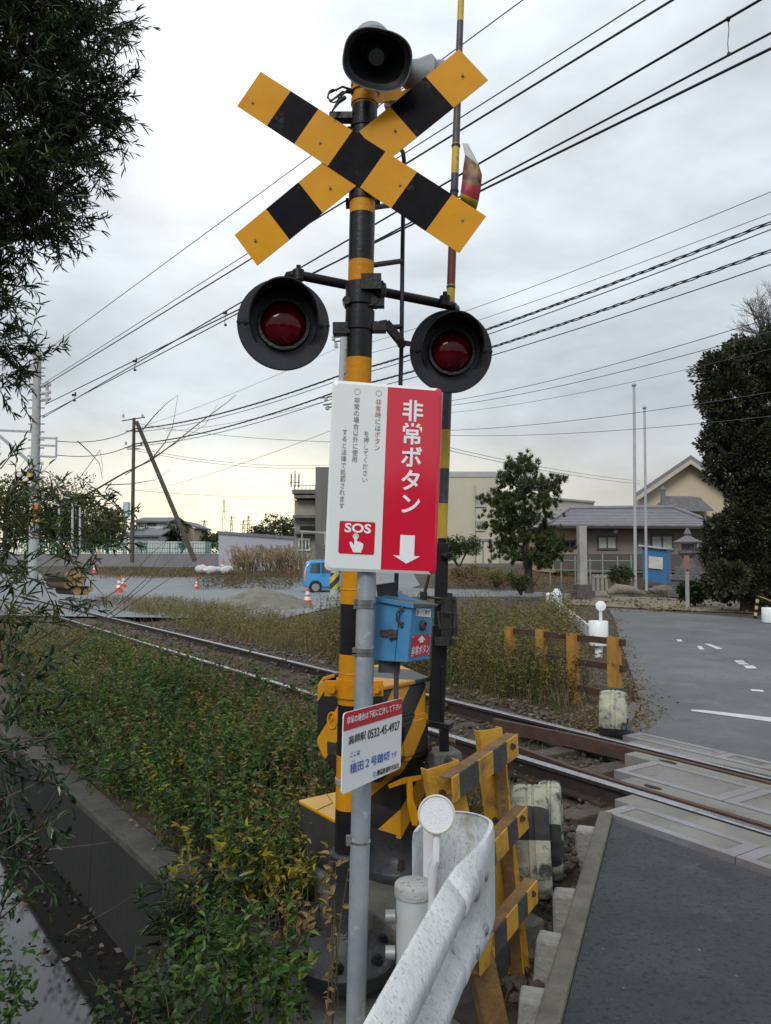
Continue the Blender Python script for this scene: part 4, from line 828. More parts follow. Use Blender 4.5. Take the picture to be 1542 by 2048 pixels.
o = mb.box((c.x, c.y + .03, c.z - .12), (.16, .16, .34), rz=.3).build('concrete_block', mat('dark_block', (.09, .092, .088), (.16, .16, .15), 8, .9, bump=.6, spots=[((.035, .035, .033), 7, .55, .1)]), loc=c, smooth=0, bevel=.012); props(o, 'small dark concrete block under the black stop of the barrier machine', 'concrete block')

# yellow-lidded equipment box behind the post
yb = [P(597, 1598, 4.55), P(668, 1637, 4.22), P(749, 1618, 4.38), P(676, 1586, 4.72)]; zc = sum(p.z for p in yb) / 4
for p in yb: p.z = zc
eq = thing('equipment_box', 'low dark cabinet with a flat yellow lid, half hidden behind the striped post', 'equipment box', (sum((p for p in yb), Vector()) / 4) - Vector((0, 0, .5)))
cen = sum(yb, Vector()) / 4
mb = MB(); mb.hexa([cen + (p - cen) * 1.0 - UP * .022 for p in yb] + yb, [1, 0, 1, 1, 1, 1]); mb.build('lid', [mat('lid_yellow', (.58, .36, .08), (.50, .30, .06), 5, .5, spots=[((.30, .18, .06), 14, .66, .06)]), yel], eq, smooth=0, bevel=.006)
mb = MB(); mb.hexa([cen + (p - cen) * .95 - UP * .55 for p in yb] + [cen + (p - cen) * .97 - UP * .022 for p in yb]); mb.build('housing', mat('housing_grey', (.022, .022, .020), (.034, .033, .03), 5, .7, bump=.2), eq, smooth=0, bevel=.008)
mb = MB(); mb.tube([yb[0].lerp(yb[1], .55) + UP * .002, cen + UP * .003 + Vector((-.02, .02, 0)), yb[3].lerp(yb[0], .3) + UP * .002], .0022, 5); mb.build('lid_seam', mat('seam_brown', (.2, .12, .03), None, 5, .6), eq)

# ------------------------------------------------------------------ white guard rail with wrapped end
gr = thing('guard_rail', 'weathered white corrugated guard rail with a rounded end beside the road kerb', 'guard rail', (.1, 2.2, -.2))
d0 = Vector((.302, .953, 0)).normalized(); rt = Vector((d0.y, -d0.x, 0)); E_ = P(985, 1652, 2.9); ZT = E_.z; E_ = Vector((E_.x, E_.y, 0)) - rt * .065
wp = [(.0, .0), (.010, -.003), (.064, -.046), (.072, -.058), (.072, -.092), (.066, -.102), (.006, -.150), (.0, -.162), (.0, -.188), (.006, -.20), (.066, -.248), (.072, -.258), (.072, -.292), (.064, -.304), (.010, -.347), (.0, -.35)]
fp = [(.060 if 1 else 0, -.35 * i / 15) for i in range(16)]
fp = [(.050, .0), (.062, -.004), (.066, -.03)] + [(.066, -.03 - .29 * i / 9) for i in range(1, 10)] + [(.066, -.33), (.062, -.346), (.05, -.35), (.045, -.35)]
wq = [(.010 + .78 * a, z) for a, z in wp]
def sweep(mb, frames, mi=0):      # frames: (origin, outward, profile, scale)
    n = 16; b = len(mb.v)
    for o_, out, pr, drop in frames: mb.v += [tuple(o_ + out * a + UP * (ZT + z * drop)) for a, z in pr]
    for i in range(len(frames) - 1):
        for k in range(n - 1): mb.f.append((b + i * n + k, b + (i + 1) * n + k, b + (i + 1) * n + k + 1, b + i * n + k + 1)); mb.m.append(mi)
mb = MB(); ls = [2.6, 1.6, 1.2, .9, .6, .46]; sweep(mb, [(E_ - d0 * l, rt, wq, 1) for l in ls]); o = mb.build('beam', wbeam, gr, smooth=50, flat=True); s_ = o.modifiers.new('t', 'SOLIDIFY'); s_.thickness = .005
mix = lambda w: [(a * (1 - w) + c * w, b_ * (1 - w) + d_ * w) for (a, b_), (c, d_) in zip(wq, fp)]
mb = MB(); fr = [(E_ - d0 * l + rt * .004, rt, mix(w), 1) for l, w in ((.52, 0), (.42, .05), (.30, .55), (.18, .95), (.06, 1))]
ra = .066
for k in range(15):
    th = math.pi * k / 14; cc_ = E_ - rt * (ra - .0)
    out = rt * math.cos(th) + d0 * math.sin(th); fr.append((cc_ + out * (ra), out, fp, 1))
for l in (.06, .14): fr.append((E_ - rt * 2 * ra - d0 * l, -rt, fp, 1))
sweep(mb, fr); o = mb.build('end_sleeve', wbeam, gr, smooth=50, flat=True); s_ = o.modifiers.new('t', 'SOLIDIFY'); s_.thickness = .005
for l, z in ((.20, -.10), (.36, -.10), (.36, -.28), (.20, -.28), (.48, -.17)):
    c = E_ - d0 * l + rt * (.07 if l < .45 else .02) + UP * (ZT + z); mb = MB(); mb.lathe(c, rt, [(.022, 0), (.021, .006), (.014, .012), (.0, .0125)], 16, cap=False); mb.build('bolt_head', mat('bolt_grey', (.34, .36, .38), (.25, .26, .27), 20, .5, .4), gr)
gpst = P(828, 1768, 2.5)
mb = MB(); mb.cyl(Vector((gpst.x, gpst.y, -.6)), gpst - UP * .03, .0565, 32); po = mb.build('post', mat('post_white', (.52, .55, .56), (.44, .47, .48), 6, .5, bump=.1, spots=[((.34, .35, .32), 20, .64, .07), ((.20, .20, .17), 50, .72, .03)]), gr)
mb = MB(); mb.lathe(gpst - UP * .035, UP, [(.0575, 0), (.062, .003), (.062, .034), (.058, .039), (.0, .041)], 32); mb.build('cap', mat('cap_mossy', (.42, .43, .42), (.34, .35, .345), 9, .85, bump=.5, bscale=70, spots=[((.13, .13, .12), 55, .60, .04)]), po, smooth=50)
mb = MB(); pm = Vector((gpst.x, gpst.y, ZT - .17)); mb.beam(pm, pm + rt * .09, .07, .09); mb.build('spacer', wbeam, gr, smooth=0)
for v in (1833, 1905): c = P(790, v, 2.5); mb = MB(); mb.cyl(c, c - Vector((.03, 0, 0)), .02, 12); mb.build('bolt_head', MATS['bolt_grey'], gr)
# round white delineator on a stalk
dc = P(873, 1629, 2.43); dn_ = Vector((-.10, -1, .25)).normalized()
de = thing('road_delineator', 'round white road reflector on a thin stalk, standing at the guard rail post', 'road reflector', dc - UP * .3)
mb = MB(); mb.lathe(dc - dn_ * .03, dn_, [(.05, 0), (.0575, .004), (.0585, .030), (.054, .034), (.052, .028), (.051, .028)], 40, cap=False); mb.add([dc - dn_ * .03], []); mb.build('drum', mat('cream_plastic', (.62, .60, .50), (.55, .53, .44), 9, .45, spots=[((.40, .38, .31), 20, .68, .05)]), de, smooth=40)
mb = MB(); mb.lathe(dc - dn_ * .03, dn_, [(.051, .024), (.051, .028), (.0, .0285)], 40); mb.build('reflector', mat('reflector_white', (.72, .76, .82), (.66, .70, .76), 150, .25, bump=.4, bscale=260), de, smooth=0)
mb = MB(); mb.tube([dc - UP * .055 - dn_ * .014, P(872, 1720, 2.43), P(866, 1735, 2.45), P(864, 1830, 2.47)], [.0125, .0125, .015, .015], 14); mb.build('stalk', white, de)
mb = MB(); mb.beam(P(857, 1655, 2.62), P(857, 1790, 2.62), .035, .012, up=(0, 1, 0)); mb.build('bracket', white, de, smooth=0)

# ------------------------------------------------------------------ short leaning fence of striped steel sections
fen = thing('track_fence', 'short leaning fence of rusty yellow and black steel channels beside the guard rail', 'fence', G(1010, 1990, -.2))
YR_ = (.60, .33, .03)
fmat = mat('old_yellow_paint', YR_, (.50, .26, .025), 6, .6, bump=.35, bscale=40, det=9, spots=[((.22, .10, .03), 6, .56, .10), ((.09, .035, .02), 9, .63, .04), ((.04, .02, .015), 40, .72, .03)])
fblk = mat('old_black_paint', (.035, .037, .035), (.06, .06, .055), 8, .65, bump=.35, bscale=40, spots=[((.12, .045, .025), 12, .62, .05), ((.24, .13, .03), 25, .72, .03)])
frust = mat('fence_rust', (.25, .145, .045), (.13, .07, .028), 7, .8, bump=.5, bscale=40, spots=[((.05, .03, .022), 10, .6, .08)])
def channel(name, a, b, h, fl, outw, bands=None, mats=None, th=.007):
    """U-section: web facing outw, two flanges behind it; a to b along its top edge"""
    a, b = Vector(a), Vector(b); d = (b - a).normalized(); o_ = Vector(outw); o_ = (o_ - d * o_.dot(d)).normalized(); dn = d.cross(o_); dn = -dn if abs(d.z) > .8 or dn.z > 0 else dn
    mb = MB(); cuts = bands or [(0, 1, 0)]
    for s0, s1, mi in cuts:
        A, B = a.lerp(b, s0), a.lerp(b, s1)
        for w0, w1, h0, h1, mm in ((-th, 0, 0, h, mi), (-fl, -th, 0, th, 2), (-fl, -th, h - th, h, 2)):
            mb.add([A + o_ * w0 + dn * h0, A + o_ * w1 + dn * h0, A + o_ * w1 + dn * h1, A + o_ * w0 + dn * h1, B + o_ * w0 + dn * h0, B + o_ * w1 + dn * h0, B + o_ * w1 + dn * h1, B + o_ * w0 + dn * h1], [(0, 1, 2, 3), (7, 6, 5, 4), (4, 5, 1, 0), (5, 6, 2, 1), (6, 7, 3, 2), (7, 4, 0, 3)], mm)
    return mb.build(name, mats or [fmat, fblk, frust], fen, smooth=0, bevel=.0015, segs=1)
ow = Vector((.80, -.60, 0))
bd = lambda *c: [(c[i], c[i + 1], i % 2) for i in range(len(c) - 1)]
channel('rail', P(905, 1556, 3.05), P(1036, 1468, 3.60), .10, .06, ow, bd(0, .09, .36, .58, .80, 1.0))
channel('rail', P(940, 1735, 3.10), P(1055, 1613, 3.60), .10, .06, ow, bd(0, .2, .40, .62, .80, 1.0))
channel('rail', P(960, 1900, 3.04), P(1075, 1760, 3.60), .10, .06, ow, bd(0, .22, .42, .62, .80, 1.0))
channel('post', P(960, 1462, 3.70), P(1015, 1950, 3.62), .12, .06, Vector((.35, -.9, 0)), None, [fmat, fblk, fmat])
channel('post', P(1010, 1490, 3.68), P(1050, 1960, 3.60), .025, .06, Vector((.9, -.2, 0)), None, [fmat, fblk, frust])
channel('post', P(852, 1540, 3.16), P(930, 1930, 3.14), .15, .06, Vector((.35, -.9, 0)), None, [fmat, fblk, fmat])
channel('post', P(938, 1905, 3.10), P(975, 2075, 3.06), .10, .06, Vector((.35, -.9, 0)), None, [frust, fblk, frust])
for u, v, Y_ in ((985, 1545, 3.66), (990, 1640, 3.65), (884, 1585, 3.12), (1043, 1636, 3.54), (1024, 1492, 3.54), (1064, 1786, 3.55)): mb = MB(); c = P(u, v, Y_); mb.cyl(c, c + Vector((.2, -.9, 0)) * .016, .014, 10); mb.build('bolt', rust, fen)

# ------------------------------------------------------------------ painted tyres by the crossing
def tyre(c, rad, wid, axis, label, rz0=0, dark_from=.3):
    t = thing('painted_tyre', label, 'tyre', Vector(c) - UP * rad, 'painted tyres at the crossing')
    a, b, d = frame_of(axis); N = 72
    prof = [(.62, -.42), (.70, -.5), (.88, -.5), (.965, -.44), (1, -.33), (1, -.12), (.975, -.10), (.975, -.07), (1, -.05), (1, .05), (.975, .07), (.975, .10), (1, .12), (1, .33), (.965, .44), (.88, .5), (.70, .5), (.62, .42)]
    mb = MB(); n = len(prof)
    for k in range(N):
        th = 2 * math.pi * k / N; lug = 1 if (k // 2) % 2 else .965
        for r_, h in prof:
            r2 = r_ * (lug if r_ > .93 and abs(h) > .15 else 1); mb.v.append(tuple(Vector(c) + d * (h * wid) + (a * math.cos(th) + b * math.sin(th)) * rad * r2))
    for k in range(N):
        th = (2 * math.pi * k / N + rz0) % (2 * math.pi); mi = 1 if (th % (2 * math.pi / 3)) < dark_from * 2.1 else 0
        for i in range(n - 1): mb.f.append((k * n + i, ((k + 1) % N) * n + i, ((k + 1) % N) * n + i + 1, k * n + i + 1)); mb.m.append(mi)
    mb.build('tread', [tyrewhite, rubber], t, smooth=30)
    mb = MB(); mb.lathe(Vector(c) - d * wid * .42, d, [(.62 * rad, 0), (.55 * rad, .04), (.55 * rad, .84 * wid - .04), (.62 * rad, .84 * wid)], 48, cap=False); mb.build('bead', rubber, t)
tyre(P(1064, 1682, 4.05), .275, .185, (.97, -.19, .04), 'upright old tyre painted cream with worn black patches, behind the steel fence', 1.0)
tyre(P(1101, 1660, 4.40), .265, .13, (.96, -.24, .02), 'second upright old tyre with a dark tread, half hidden behind the painted one', 2.6, .42)
tyre(P(1228, 1432, 7.55), .27, .25, (.94, -.33, .0), 'cream and black painted tyre at the foot of the far rusty fence', 1.9, .28)
# plank and short steel bits lying by the rails
for pts, w, h, m, lab in (((P(1010, 1512, 5.6), P(1110, 1497, 5.75)), .16, .06, 'sleeper_wood', 'weathered flat timber lying between the rails near the deck'),):
    mb = MB(); a, b = pts; a.z = b.z = -.11; mb.beam(a, b, w, h); o = mb.build('timber_plank', MATS[m], loc=a, smooth=0, bevel=.006); props(o, lab, 'plank')

# ------------------------------------------------------------------ fence and guard rail on the far side of the track
ff = thing('track_fence', 'rusty yellow four-post fence standing in tall weeds beyond the track', 'fence', G(1120, 1380, 0))
fpx = [(1015, 1253, 11.0), (1078, 1259, 10.35), (1141, 1267, 9.7), (1223, 1274, 9.0)]
fy = mat('rusty_yellow_post', (.40, .21, .035), (.30, .15, .03), 6, .75, bump=.4, spots=[((.13, .055, .025), 8, .58, .1)])
for u, v, Y_ in fpx:
    t = P(u, v, Y_); mb = MB(); dd = T(0, 1); nn_ = T(-1, 0)
    mb.beam(t, t - UP * 1.0, .13, .012, up=nn_); mb.beam(t + dd * .062 - nn_ * .04, t + dd * .062 - nn_ * .04 - UP * 1.0, .012, .09, up=nn_); mb.beam(t - dd * .062 - nn_ * .04, t - dd * .062 - nn_ * .04 - UP * 1.0, .012, .09, up=nn_)
    mb.build('post', fy, ff, smooth=0)
for dv in (.06, .36, .68):
    a, b = P(*fpx[0]), P(*fpx[3]); k = (b - a).normalized(); mb = MB(); mb.beam(a - UP * dv - T(1, 0) * -.08 - k * .1, b - UP * dv - T(1, 0) * -.08 + k * .14, .045, .075); mb.build('rail', rust, ff, smooth=0)
fg = thing('guard_rail', 'white guard rail with a round sleeve end beyond the track, half in weeds', 'guard rail', G(1197, 1325, -.05))
mb = MB(); c = P(1197, 1266, 13.6); mb.lathe((c.x, c.y, c.z - .21), UP, [(.13, 0), (.165, 0), (.168, .01), (.168, .41), (.16, .42), (.13, .415), (.13, 0)], 32, cap=False); mb.build('end_sleeve', white2, fg, smooth=40)
mb = MB(); mb.cyl((c.x, c.y, -.3), (c.x, c.y, c.z + .05), .07, 18); mb.build('post', white2, fg)
be = P(1108, 1203, 27.0); b0 = Vector((c.x - .12, c.y + .1, c.z))
mb = MB(); mb.beam(b0, be, .05, .24); mb.build('beam', wbeam, fg, smooth=0, bevel=.01)
for f in (.33, .66, 1): q = b0.lerp(be, f); mb = MB(); mb.cyl((q.x, q.y, -.3), (q.x, q.y, q.z + .12), .07, 14); mb.build('post', white, fg)
mb = MB(); q = be; mb.box((q.x, q.y, q.z + .1), (.55, .3, .42)); mb.build('end_sleeve', white2, fg, smooth=0, bevel=.1, segs=4)
for i, (u, v, Y_, lab) in enumerate(((1201, 1212, 13.7, 'small white round reflector over the far guard rail end'), (1113, 1185, 27.2, 'small pale reflector on the distant end of the far guard rail'))):
    p = P(u, v, Y_); r_ = .09 if i == 0 else .14; t = thing('road_delineator', lab, 'road reflector', p - UP * .4); mb = MB(); mb.lathe(p, (0, -1, .1), [(r_ * .9, -.02), (r_, 0), (r_, .03), (r_ * .8, .035), (0, .04)], 20); mb.build('drum', white2, t); mb = MB(); mb.cyl(p, p - UP * (.42 if i == 0 else .3), .03, 8); mb.build('stalk', white, t)

# ------------------------------------------------------------------ buildings, poles and street things beyond the track
def gz(p): return ramp_z(p[1])
def wallbox(mb, u0, u1, v0, v1, Y, depth, mi=0, z0=None):
    a, b = P(u0, v0, Y), P(u1, v0, Y); zb = P(0, v1, Y).z if z0 is None else z0
    mb.hexa([(a.x, Y, zb), (b.x, Y, zb), (b.x, Y + depth, zb), (a.x, Y + depth, zb), (a.x, Y, a.z), (b.x, Y, a.z), (b.x, Y + depth, a.z), (a.x, Y + depth, a.z)], mi)
def hexpx(mb, pts, depth, mi=0):     # front outline in picture points with distance, pushed back
    q = [P(*p) for p in pts]; mb.prism(q, (0, depth, 0), mi)
glass = mat('window_glass', (.10, .13, .15), (.04, .05, .06), 1.2, .08, spec=.8)
framew = mat('window_frame', (.08, .08, .08), None, 3, .5)
curt = mat('curtain_white', (.55, .57, .56), (.42, .44, .43), 2, .8)
def window(parent, u0, u1, v0, v1, Y, fr=framew, gl=glass, mull=1, proud=.05):
    mb = MB(); a, b = P(u0, v0, Y - proud), P(u1, v1, Y - proud); w = .06 * Y / 40
    mb.box(((a.x + b.x) / 2, a.y, a.z), (b.x - a.x + w * 2, .1, w * 1.6)); mb.box(((a.x + b.x) / 2, a.y, b.z), (b.x - a.x + w * 2, .1, w * 1.6))
    xs = [a.x, b.x] + [a.x + (b.x - a.x) * (i + 1) / (mull + 1) for i in range(mull)]
    for x in xs: mb.box((x, a.y, (a.z + b.z) / 2), (w, .09, a.z - b.z))
    f = mb.build('window', fr, parent, smooth=0); mb = MB(); mb.box(((a.x + b.x) / 2, a.y + .06, (a.z + b.z) / 2), (b.x - a.x, .05, a.z - b.z)); mb.build('pane', gl, f, smooth=0); return f
# cream factory block
fac = thing('factory_building', 'large plain cream factory block with a flat roof, behind the pine', 'building', (P(940, 1110, 100).x, 100, 1))
crm = mat('cream_cladding', (.50, .47, .37), (.46, .43, .34), .25, .8, spots=[((.40, .38, .30), .5, .66, .1)])
mb = MB(); wallbox(mb, 850, 996, 953, 1140, 100, 45); mb.build('wall', crm, fac, smooth=0)
mb = MB(); hexpx(mb, [(996, 990, 100.5), (1188, 1006, 118), (1188, 1140, 118), (996, 1140, 100.5)], 30); mb.build('wing', crm, fac, smooth=0)
mb = MB(); wallbox(mb, 850, 997, 950, 954, 99.9, 45.2); hexpx(mb, [(997, 986, 100.3), (1190, 1002, 117.8), (1190, 1006, 117.8), (997, 990, 100.3)], 30.5); mb.build('parapet', mat('parapet_grey', (.40, .41, .38), None, 1, .7), fac, smooth=0)
mb = MB(); wallbox(mb, 895, 993, 943, 953, 104, 15, z0=P(0, 951, 104).z); mb.build('roof_room', mat('roof_room_grey', (.36, .37, .35), None, 1, .7), fac, smooth=0)
for u in (948,): mb = MB(); a = P(u, 968, 99.8); mb.box((a.x, 99.8, a.z - 5), (.15, .2, 10)); mb.build('downpipe', crm, fac, smooth=0)
for q in ((952, 970, 992, 1012), (953, 968, 1042, 1060), (1100, 1125, 1016, 1026)): window(fac, q[0], q[1], q[2], q[3], 99.9 if q[0] < 996 else 110, mull=2, fr=mat('pale_frame', (.42, .42, .38), None, 2, .6), gl=mat('pale_pane', (.30, .31, .29), (.24, .26, .25), 1, .3))
# low bus-shelter like roof and car beside it
mb = MB(); wallbox(mb, 948, 985, 1078, 1083, 60, 2, z0=P(0, 1083, 60).z)
for u in (951, 966, 982): a = P(u, 1083, 60.3); mb.box((a.x, 60.3, (a.z + 1.1) / 2), (.1, .1, a.z - 1.0))
o = mb.build('shelter', mat('shelter_grey', (.20, .22, .23), None, 3, .5), loc=(P(966, 1083, 60).x, 60, 1), smooth=0); props(o, 'small dark shelter roof on thin posts between the round bush and the pine', 'shelter')
# half-ruined concrete building and the dark tower at its side
ru = thing('concrete_building', 'old grey concrete building with open floors and a tall tower wall behind the sign', 'building', (P(620, 1120, 78).x, 78, 1))
rc = mat('raw_concrete', (.31, .305, .27), (.22, .218, .195), .5, .9, bump=.3, bscale=6, spots=[((.13, .13, .12), .8, .60, .12)])
rd_ = mat('tower_concrete', (.165, .155, .15), (.125, .118, .115), .5, .9, bump=.3, bscale=5, stretch=(3, 3, .3), spots=[((.09, .086, .085), 1.2, .62, .1)])
mb = MB(); wallbox(mb, 589, 640, 1000, 1140, 78, 14); mb.build('wall', rc, ru, smooth=0)
mb = MB(); wallbox(mb, 631, 720, 934, 1140, 76, 10); mb.build('tower', rd_, ru, smooth=0)
for v0, v1, u0 in ((979, 987, 584), (990, 996, 588), (1030, 1036, 585), (1062, 1068, 588)): mb = MB(); wallbox(mb, u0, 633, v0, v1, 77, 16, z0=P(0, v1, 77).z); mb.build('floor_slab', rd_, ru, smooth=0)
mb = MB(); wallbox(mb, 600, 632, 1052, 1062, 77.8, .3, z0=P(0, 1062, 77.8).z); mb.build('recess', dark, ru, smooth=0)
window(ru, 598, 618, 1078, 1100, 77.9, fr=white, mull=2)
mb = MB(); a = P(590, 965, 80)
for dx in (-.4, 0, .4): mb.box((a.x + dx, 80, a.z + .2), (.12, .12, 1.4))
mb.box((a.x, 80, a.z - .5), (.08, .08, 3.5)); mb.box((a.x, 80, a.z), (1.1, .06, .06)); mb.build('antenna', wireg, ru, smooth=0)
mb = MB()
for u in (588, 596, 604, 612, 620, 630): a = P(u, 972, 77.5); mb.box((a.x, 77.5, a.z - .2), (.05, .05, .5))
a, b = P(586, 971, 77.5), P(632, 971, 77.5); mb.beam(a, b, .05, .05); mb.build('railing', wireg, ru, smooth=0)
mb = MB(); a, b = P(600, 1062, 74), P(660, 1066, 74); mb.beam(a, b, .12, .14); mb.beam(P(604, 1062, 74), P(604, 1110, 74), .1, .1, up=(0, 1, 0)); mb.beam(P(650, 1062, 74), P(650, 1090, 74), .1, .1, up=(0, 1, 0)); o = mb.build('pipe_frame', MATS['parapet_grey'], loc=a, smooth=0); props(o, 'pale pipe frame standing before the grey concrete building', 'pipe frame')
# pale sheet hoarding
ho = thing('site_hoarding', 'plain pale grey sheet metal hoarding with a sloping top edge, left of the concrete building', 'hoarding', (P(510, 1130, 56).x, 56, .8))
hm_ = mat('pale_sheet', (.50, .51, .57), (.47, .48, .54), .4, .6)
mb = MB(); hexpx(mb, [(437, 1068, 56), (587, 1077, 60), (587, 1145, 60), (437, 1145, 56)], .2); mb.build('panel', hm_, ho, smooth=0)
mb = MB(); hexpx(mb, [(436, 1062, 55.9), (588, 1073, 59.9), (588, 1078, 59.9), (436, 1068, 55.9)], .5); mb.build('capping', mat('capping_grey', (.24, .25, .28), None, 3, .6), ho, smooth=0)
# low wall with green net fence on it
lw = MB(); wallbox(lw, -80, 436, 1107, 1140, 66, .4); o = lw.build('boundary_wall', mat('boundary_concrete', (.22, .215, .23), (.18, .176, .19), .6, .85, spots=[((.13, .13, .14), 1.2, .64, .1)]), loc=(-24, 66, 1), smooth=0); props(o, 'low grey-violet concrete boundary wall at the back of the yard', 'wall')
gf = thing('net_fence', 'green wire net fence on top of the low boundary wall', 'fence', (-24, 66.2, 2))
z0_, z1_ = P(0, 1107, 66).z, P(0, 1086, 66.2).z; x0_, x1_ = P(-80, 1100, 66.2).x, P(440, 1100, 66.2).x
mb = MB()
for x in np.arange(x0_, x1_, 2.0): mb.box((x, 66.2, (z0_ + z1_) / 2), (.07, .07, z1_ - z0_))
mb.build('post', green, gf, smooth=0)
mb = MB()
for z in (z0_ + .1, (z0_ + z1_) / 2, z1_): mb.box(((x0_ + x1_) / 2, 66.2, z), (x1_ - x0_, .05, .05))
for x in np.arange(x0_, x1_, .22): mb.box((x, 66.22, (z0_ + z1_) / 2), (.045, .02, z1_ - z0_))
mb.build('net', green, gf, smooth=0)
# white houses and sheds behind the wall
def house(name, label, u0, u1, ve, vb, Y, depth, ridge, wm_, rm_, wins=(), cat='house', along='x'):
    t = thing(name, label, cat, (P((u0 + u1) / 2, vb, Y).x, Y, P(0, vb, Y).z)); mb = MB(); wallbox(mb, u0, u1, ve, vb, Y, depth); mb.build('wall', wm_, t, smooth=0)
    a, b = P(u0, ve, Y), P(u1, ve, Y); zr_ = P(0, ridge, Y).z; o_ = .5; mb = MB()
    if along == 'x': sec = [Vector((a.x - o_, Y - o_, a.z - .1)), Vector((a.x - o_, Y + depth / 2, zr_)), Vector((a.x - o_, Y + depth + o_, a.z - .1)), Vector((a.x - o_, Y + depth + o_, a.z + .1)), Vector((a.x - o_, Y + depth / 2, zr_ + .22)), Vector((a.x - o_, Y - o_, a.z + .1))]; mb.prism(sec, (b.x - a.x + 2 * o_, 0, 0))
    else:
        mx = (a.x + b.x) / 2; sec = [Vector((a.x - o_, Y - o_, a.z - .1)), Vector((mx, Y - o_, zr_)), Vector((b.x + o_, Y - o_, a.z - .1)), Vector((b.x + o_, Y - o_, a.z + .15)), Vector((mx, Y - o_, zr_ + .25)), Vector((a.x - o_, Y - o_, a.z + .15))]; mb.prism(sec, (0, depth + 2 * o_, 0))
        g = MB(); g.prism([Vector((a.x, Y, a.z)), Vector((b.x, Y, a.z)), Vector((mx, Y, zr_))], (0, .2, 0)); g.build('gable', wm_, t, smooth=0)
    mb.build('roof', rm_, t, smooth=0)
    for q in wins: window(t, *q, Y)
    return t
wht = mat('house_white', (.58, .60, .60), (.52, .54, .54), .5, .8); slt = mat('roof_slate', (.15, .16, .175), (.11, .12, .13), .8, .7); beige = mat('house_beige', (.52, .46, .36), (.48, .42, .33), .4, .8)
house('house', 'white two-storey house with a slanted roof behind the leaning utility pole brace', 272, 333, 1044, 1110, 105, 10, 1034, wht, slt, [(296, 310, 1044, 1050), (300, 308, 1058, 1066)])
house('house', 'small grey-roofed house in front of the white house, left of the pole brace', 258, 316, 1072, 1112, 90, 8, 1058, wht, slt)
house('house', 'beige house with a gabled roof right of the pole brace', 338, 388, 1056, 1112, 115, 9, 1044, beige, slt, along='y')
mb = MB(); wallbox(mb, 262, 410, 1083, 1112, 80, 3); mb.build('x', wht); o = bpy.data.objects['x']; o.name = 'storage_shed'; props(o, 'long low white shed behind the green net fence', 'shed')
mb = MB(); wallbox(mb, 246, 256, 1004, 1040, 85, .8, z0=P(0, 1034, 85).z); a = P(251, 1034, 85.4); mb.box((a.x, 85.4, a.z - 2.3), (.25, .25, 5)); o = mb.build('billboard', mat('billboard_pale', (.52, .60, .66), (.42, .52, .60), .6, .6), loc=(a.x, 85, 1), smooth=0); props(o, 'narrow upright pale blue billboard left of the thin utility pole', 'billboard')
# right side: bungalow, two-storey house
bg_ = thing('bungalow', 'single storey house with a wide grey tiled roof and brown-grey walls, behind the flagpoles', 'house', (P(1250, 1140, 52).x, 52, 1))
tiles = mat('roof_tiles', (.20, .20, .22), (.145, .145, .16), 3, .55, spots=[((.27, .27, .28), 6, .64, .08)])
gw = mat('wall_taupe', (.225, .195, .185), (.20, .175, .165), .8, .85); cw = mat('wall_sand', (.50, .38, .24), (.46, .35, .22), .6, .85)
mb = MB(); wallbox(mb, 1168, 1440, 1049, 1145, 52, 12); mb.build('wall', gw, bg_, smooth=0)
mb = MB(); wallbox(mb, 1106, 1168, 1050, 1145, 52.4, 11); mb.build('side_wall', cw, bg_, smooth=0)
mb = MB(); wallbox(mb, 1108, 1440, 1108, 1145, 51.9, .1, z0=.9); mb.build('base_course', mat('base_dark', (.10, .09, .085), None, 2, .9), bg_, smooth=0)
ea = [P(1095, 1050, 50.6), P(1440, 1052, 50.6)]; rdg = [P(1138, 1019, 58), P(1346, 1017, 58)]; back = [P(1095, 1050, 50.6) + Vector((0, 15, 0)), P(1440, 1052, 50.6) + Vector((0, 15, 0))]
mb = MB(); nr = 11
for i in range(nr):                                    # tile courses as shallow steps
    f0, f1 = i / nr, (i + 1) / nr; l0_, r0_, l1_, r1_ = ea[0].lerp(rdg[0], f0), ea[1].lerp(rdg[1], f0), ea[0].lerp(rdg[0], f1), ea[1].lerp(rdg[1], f1); st_ = Vector((0, 0, .07))
    mb.hexa([l0_ - st_, r0_ - st_, r1_ - st_, l1_ - st_, l0_ + st_, r0_ + st_, r1_ + st_ * .2, l1_ + st_ * .2])
for c in (0, 1): mb.add([ea[c], rdg[c], back[c]], [(0, 1, 2)])
mb.add([back[0], back[1], rdg[1], rdg[0]], [(0, 1, 2, 3)])
mb.tube([rdg[0] + UP * .1, rdg[1] + UP * .1], .16, 8); mb.tube([ea[1] + UP * .1, rdg[1] + UP * .1], .13, 8); mb.tube([ea[0] + UP * .1, rdg[0] + UP * .1], .13, 8); mb.build('roof', tiles, bg_, smooth=0)
mb = MB(); mb.beam(ea[0] - UP * .12, ea[1] - UP * .12, .12, .16); mb.build('gutter', mat('gutter_dark', (.04, .036, .034), None, 3, .5), bg_, smooth=0)
window(bg_, 1128, 1151, 1082, 1096, 52.4, gl=dark); window(bg_, 1196, 1233, 1073, 1098, 52, gl=curt); window(bg_, 1303, 1346, 1071, 1100, 52, gl=curt); window(bg_, 1392, 1408, 1074, 1098, 52, gl=curt)
mb = MB(); c = P(1231, 1063, 51.9); mb.lathe(c, (0, -1, 0), [(.16, -.1), (.15, .05), (.0, .12)], 14); mb.build('wall_lamp', white2, bg_)
mb = MB(); a = P(1173, 1053, 51.9); mb.cyl(a, (a.x, a.y, 1.0), .06, 8); mb.build('downpipe', framew, bg_)
h2 = thing('house', 'two-storey cream house with a steep gable end, rising behind the bungalow', 'house', (P(1370, 1050, 62).x, 62, 1))
crm2 = mat('stucco_cream', (.52, .45, .33), (.49, .42, .31), .5, .85)
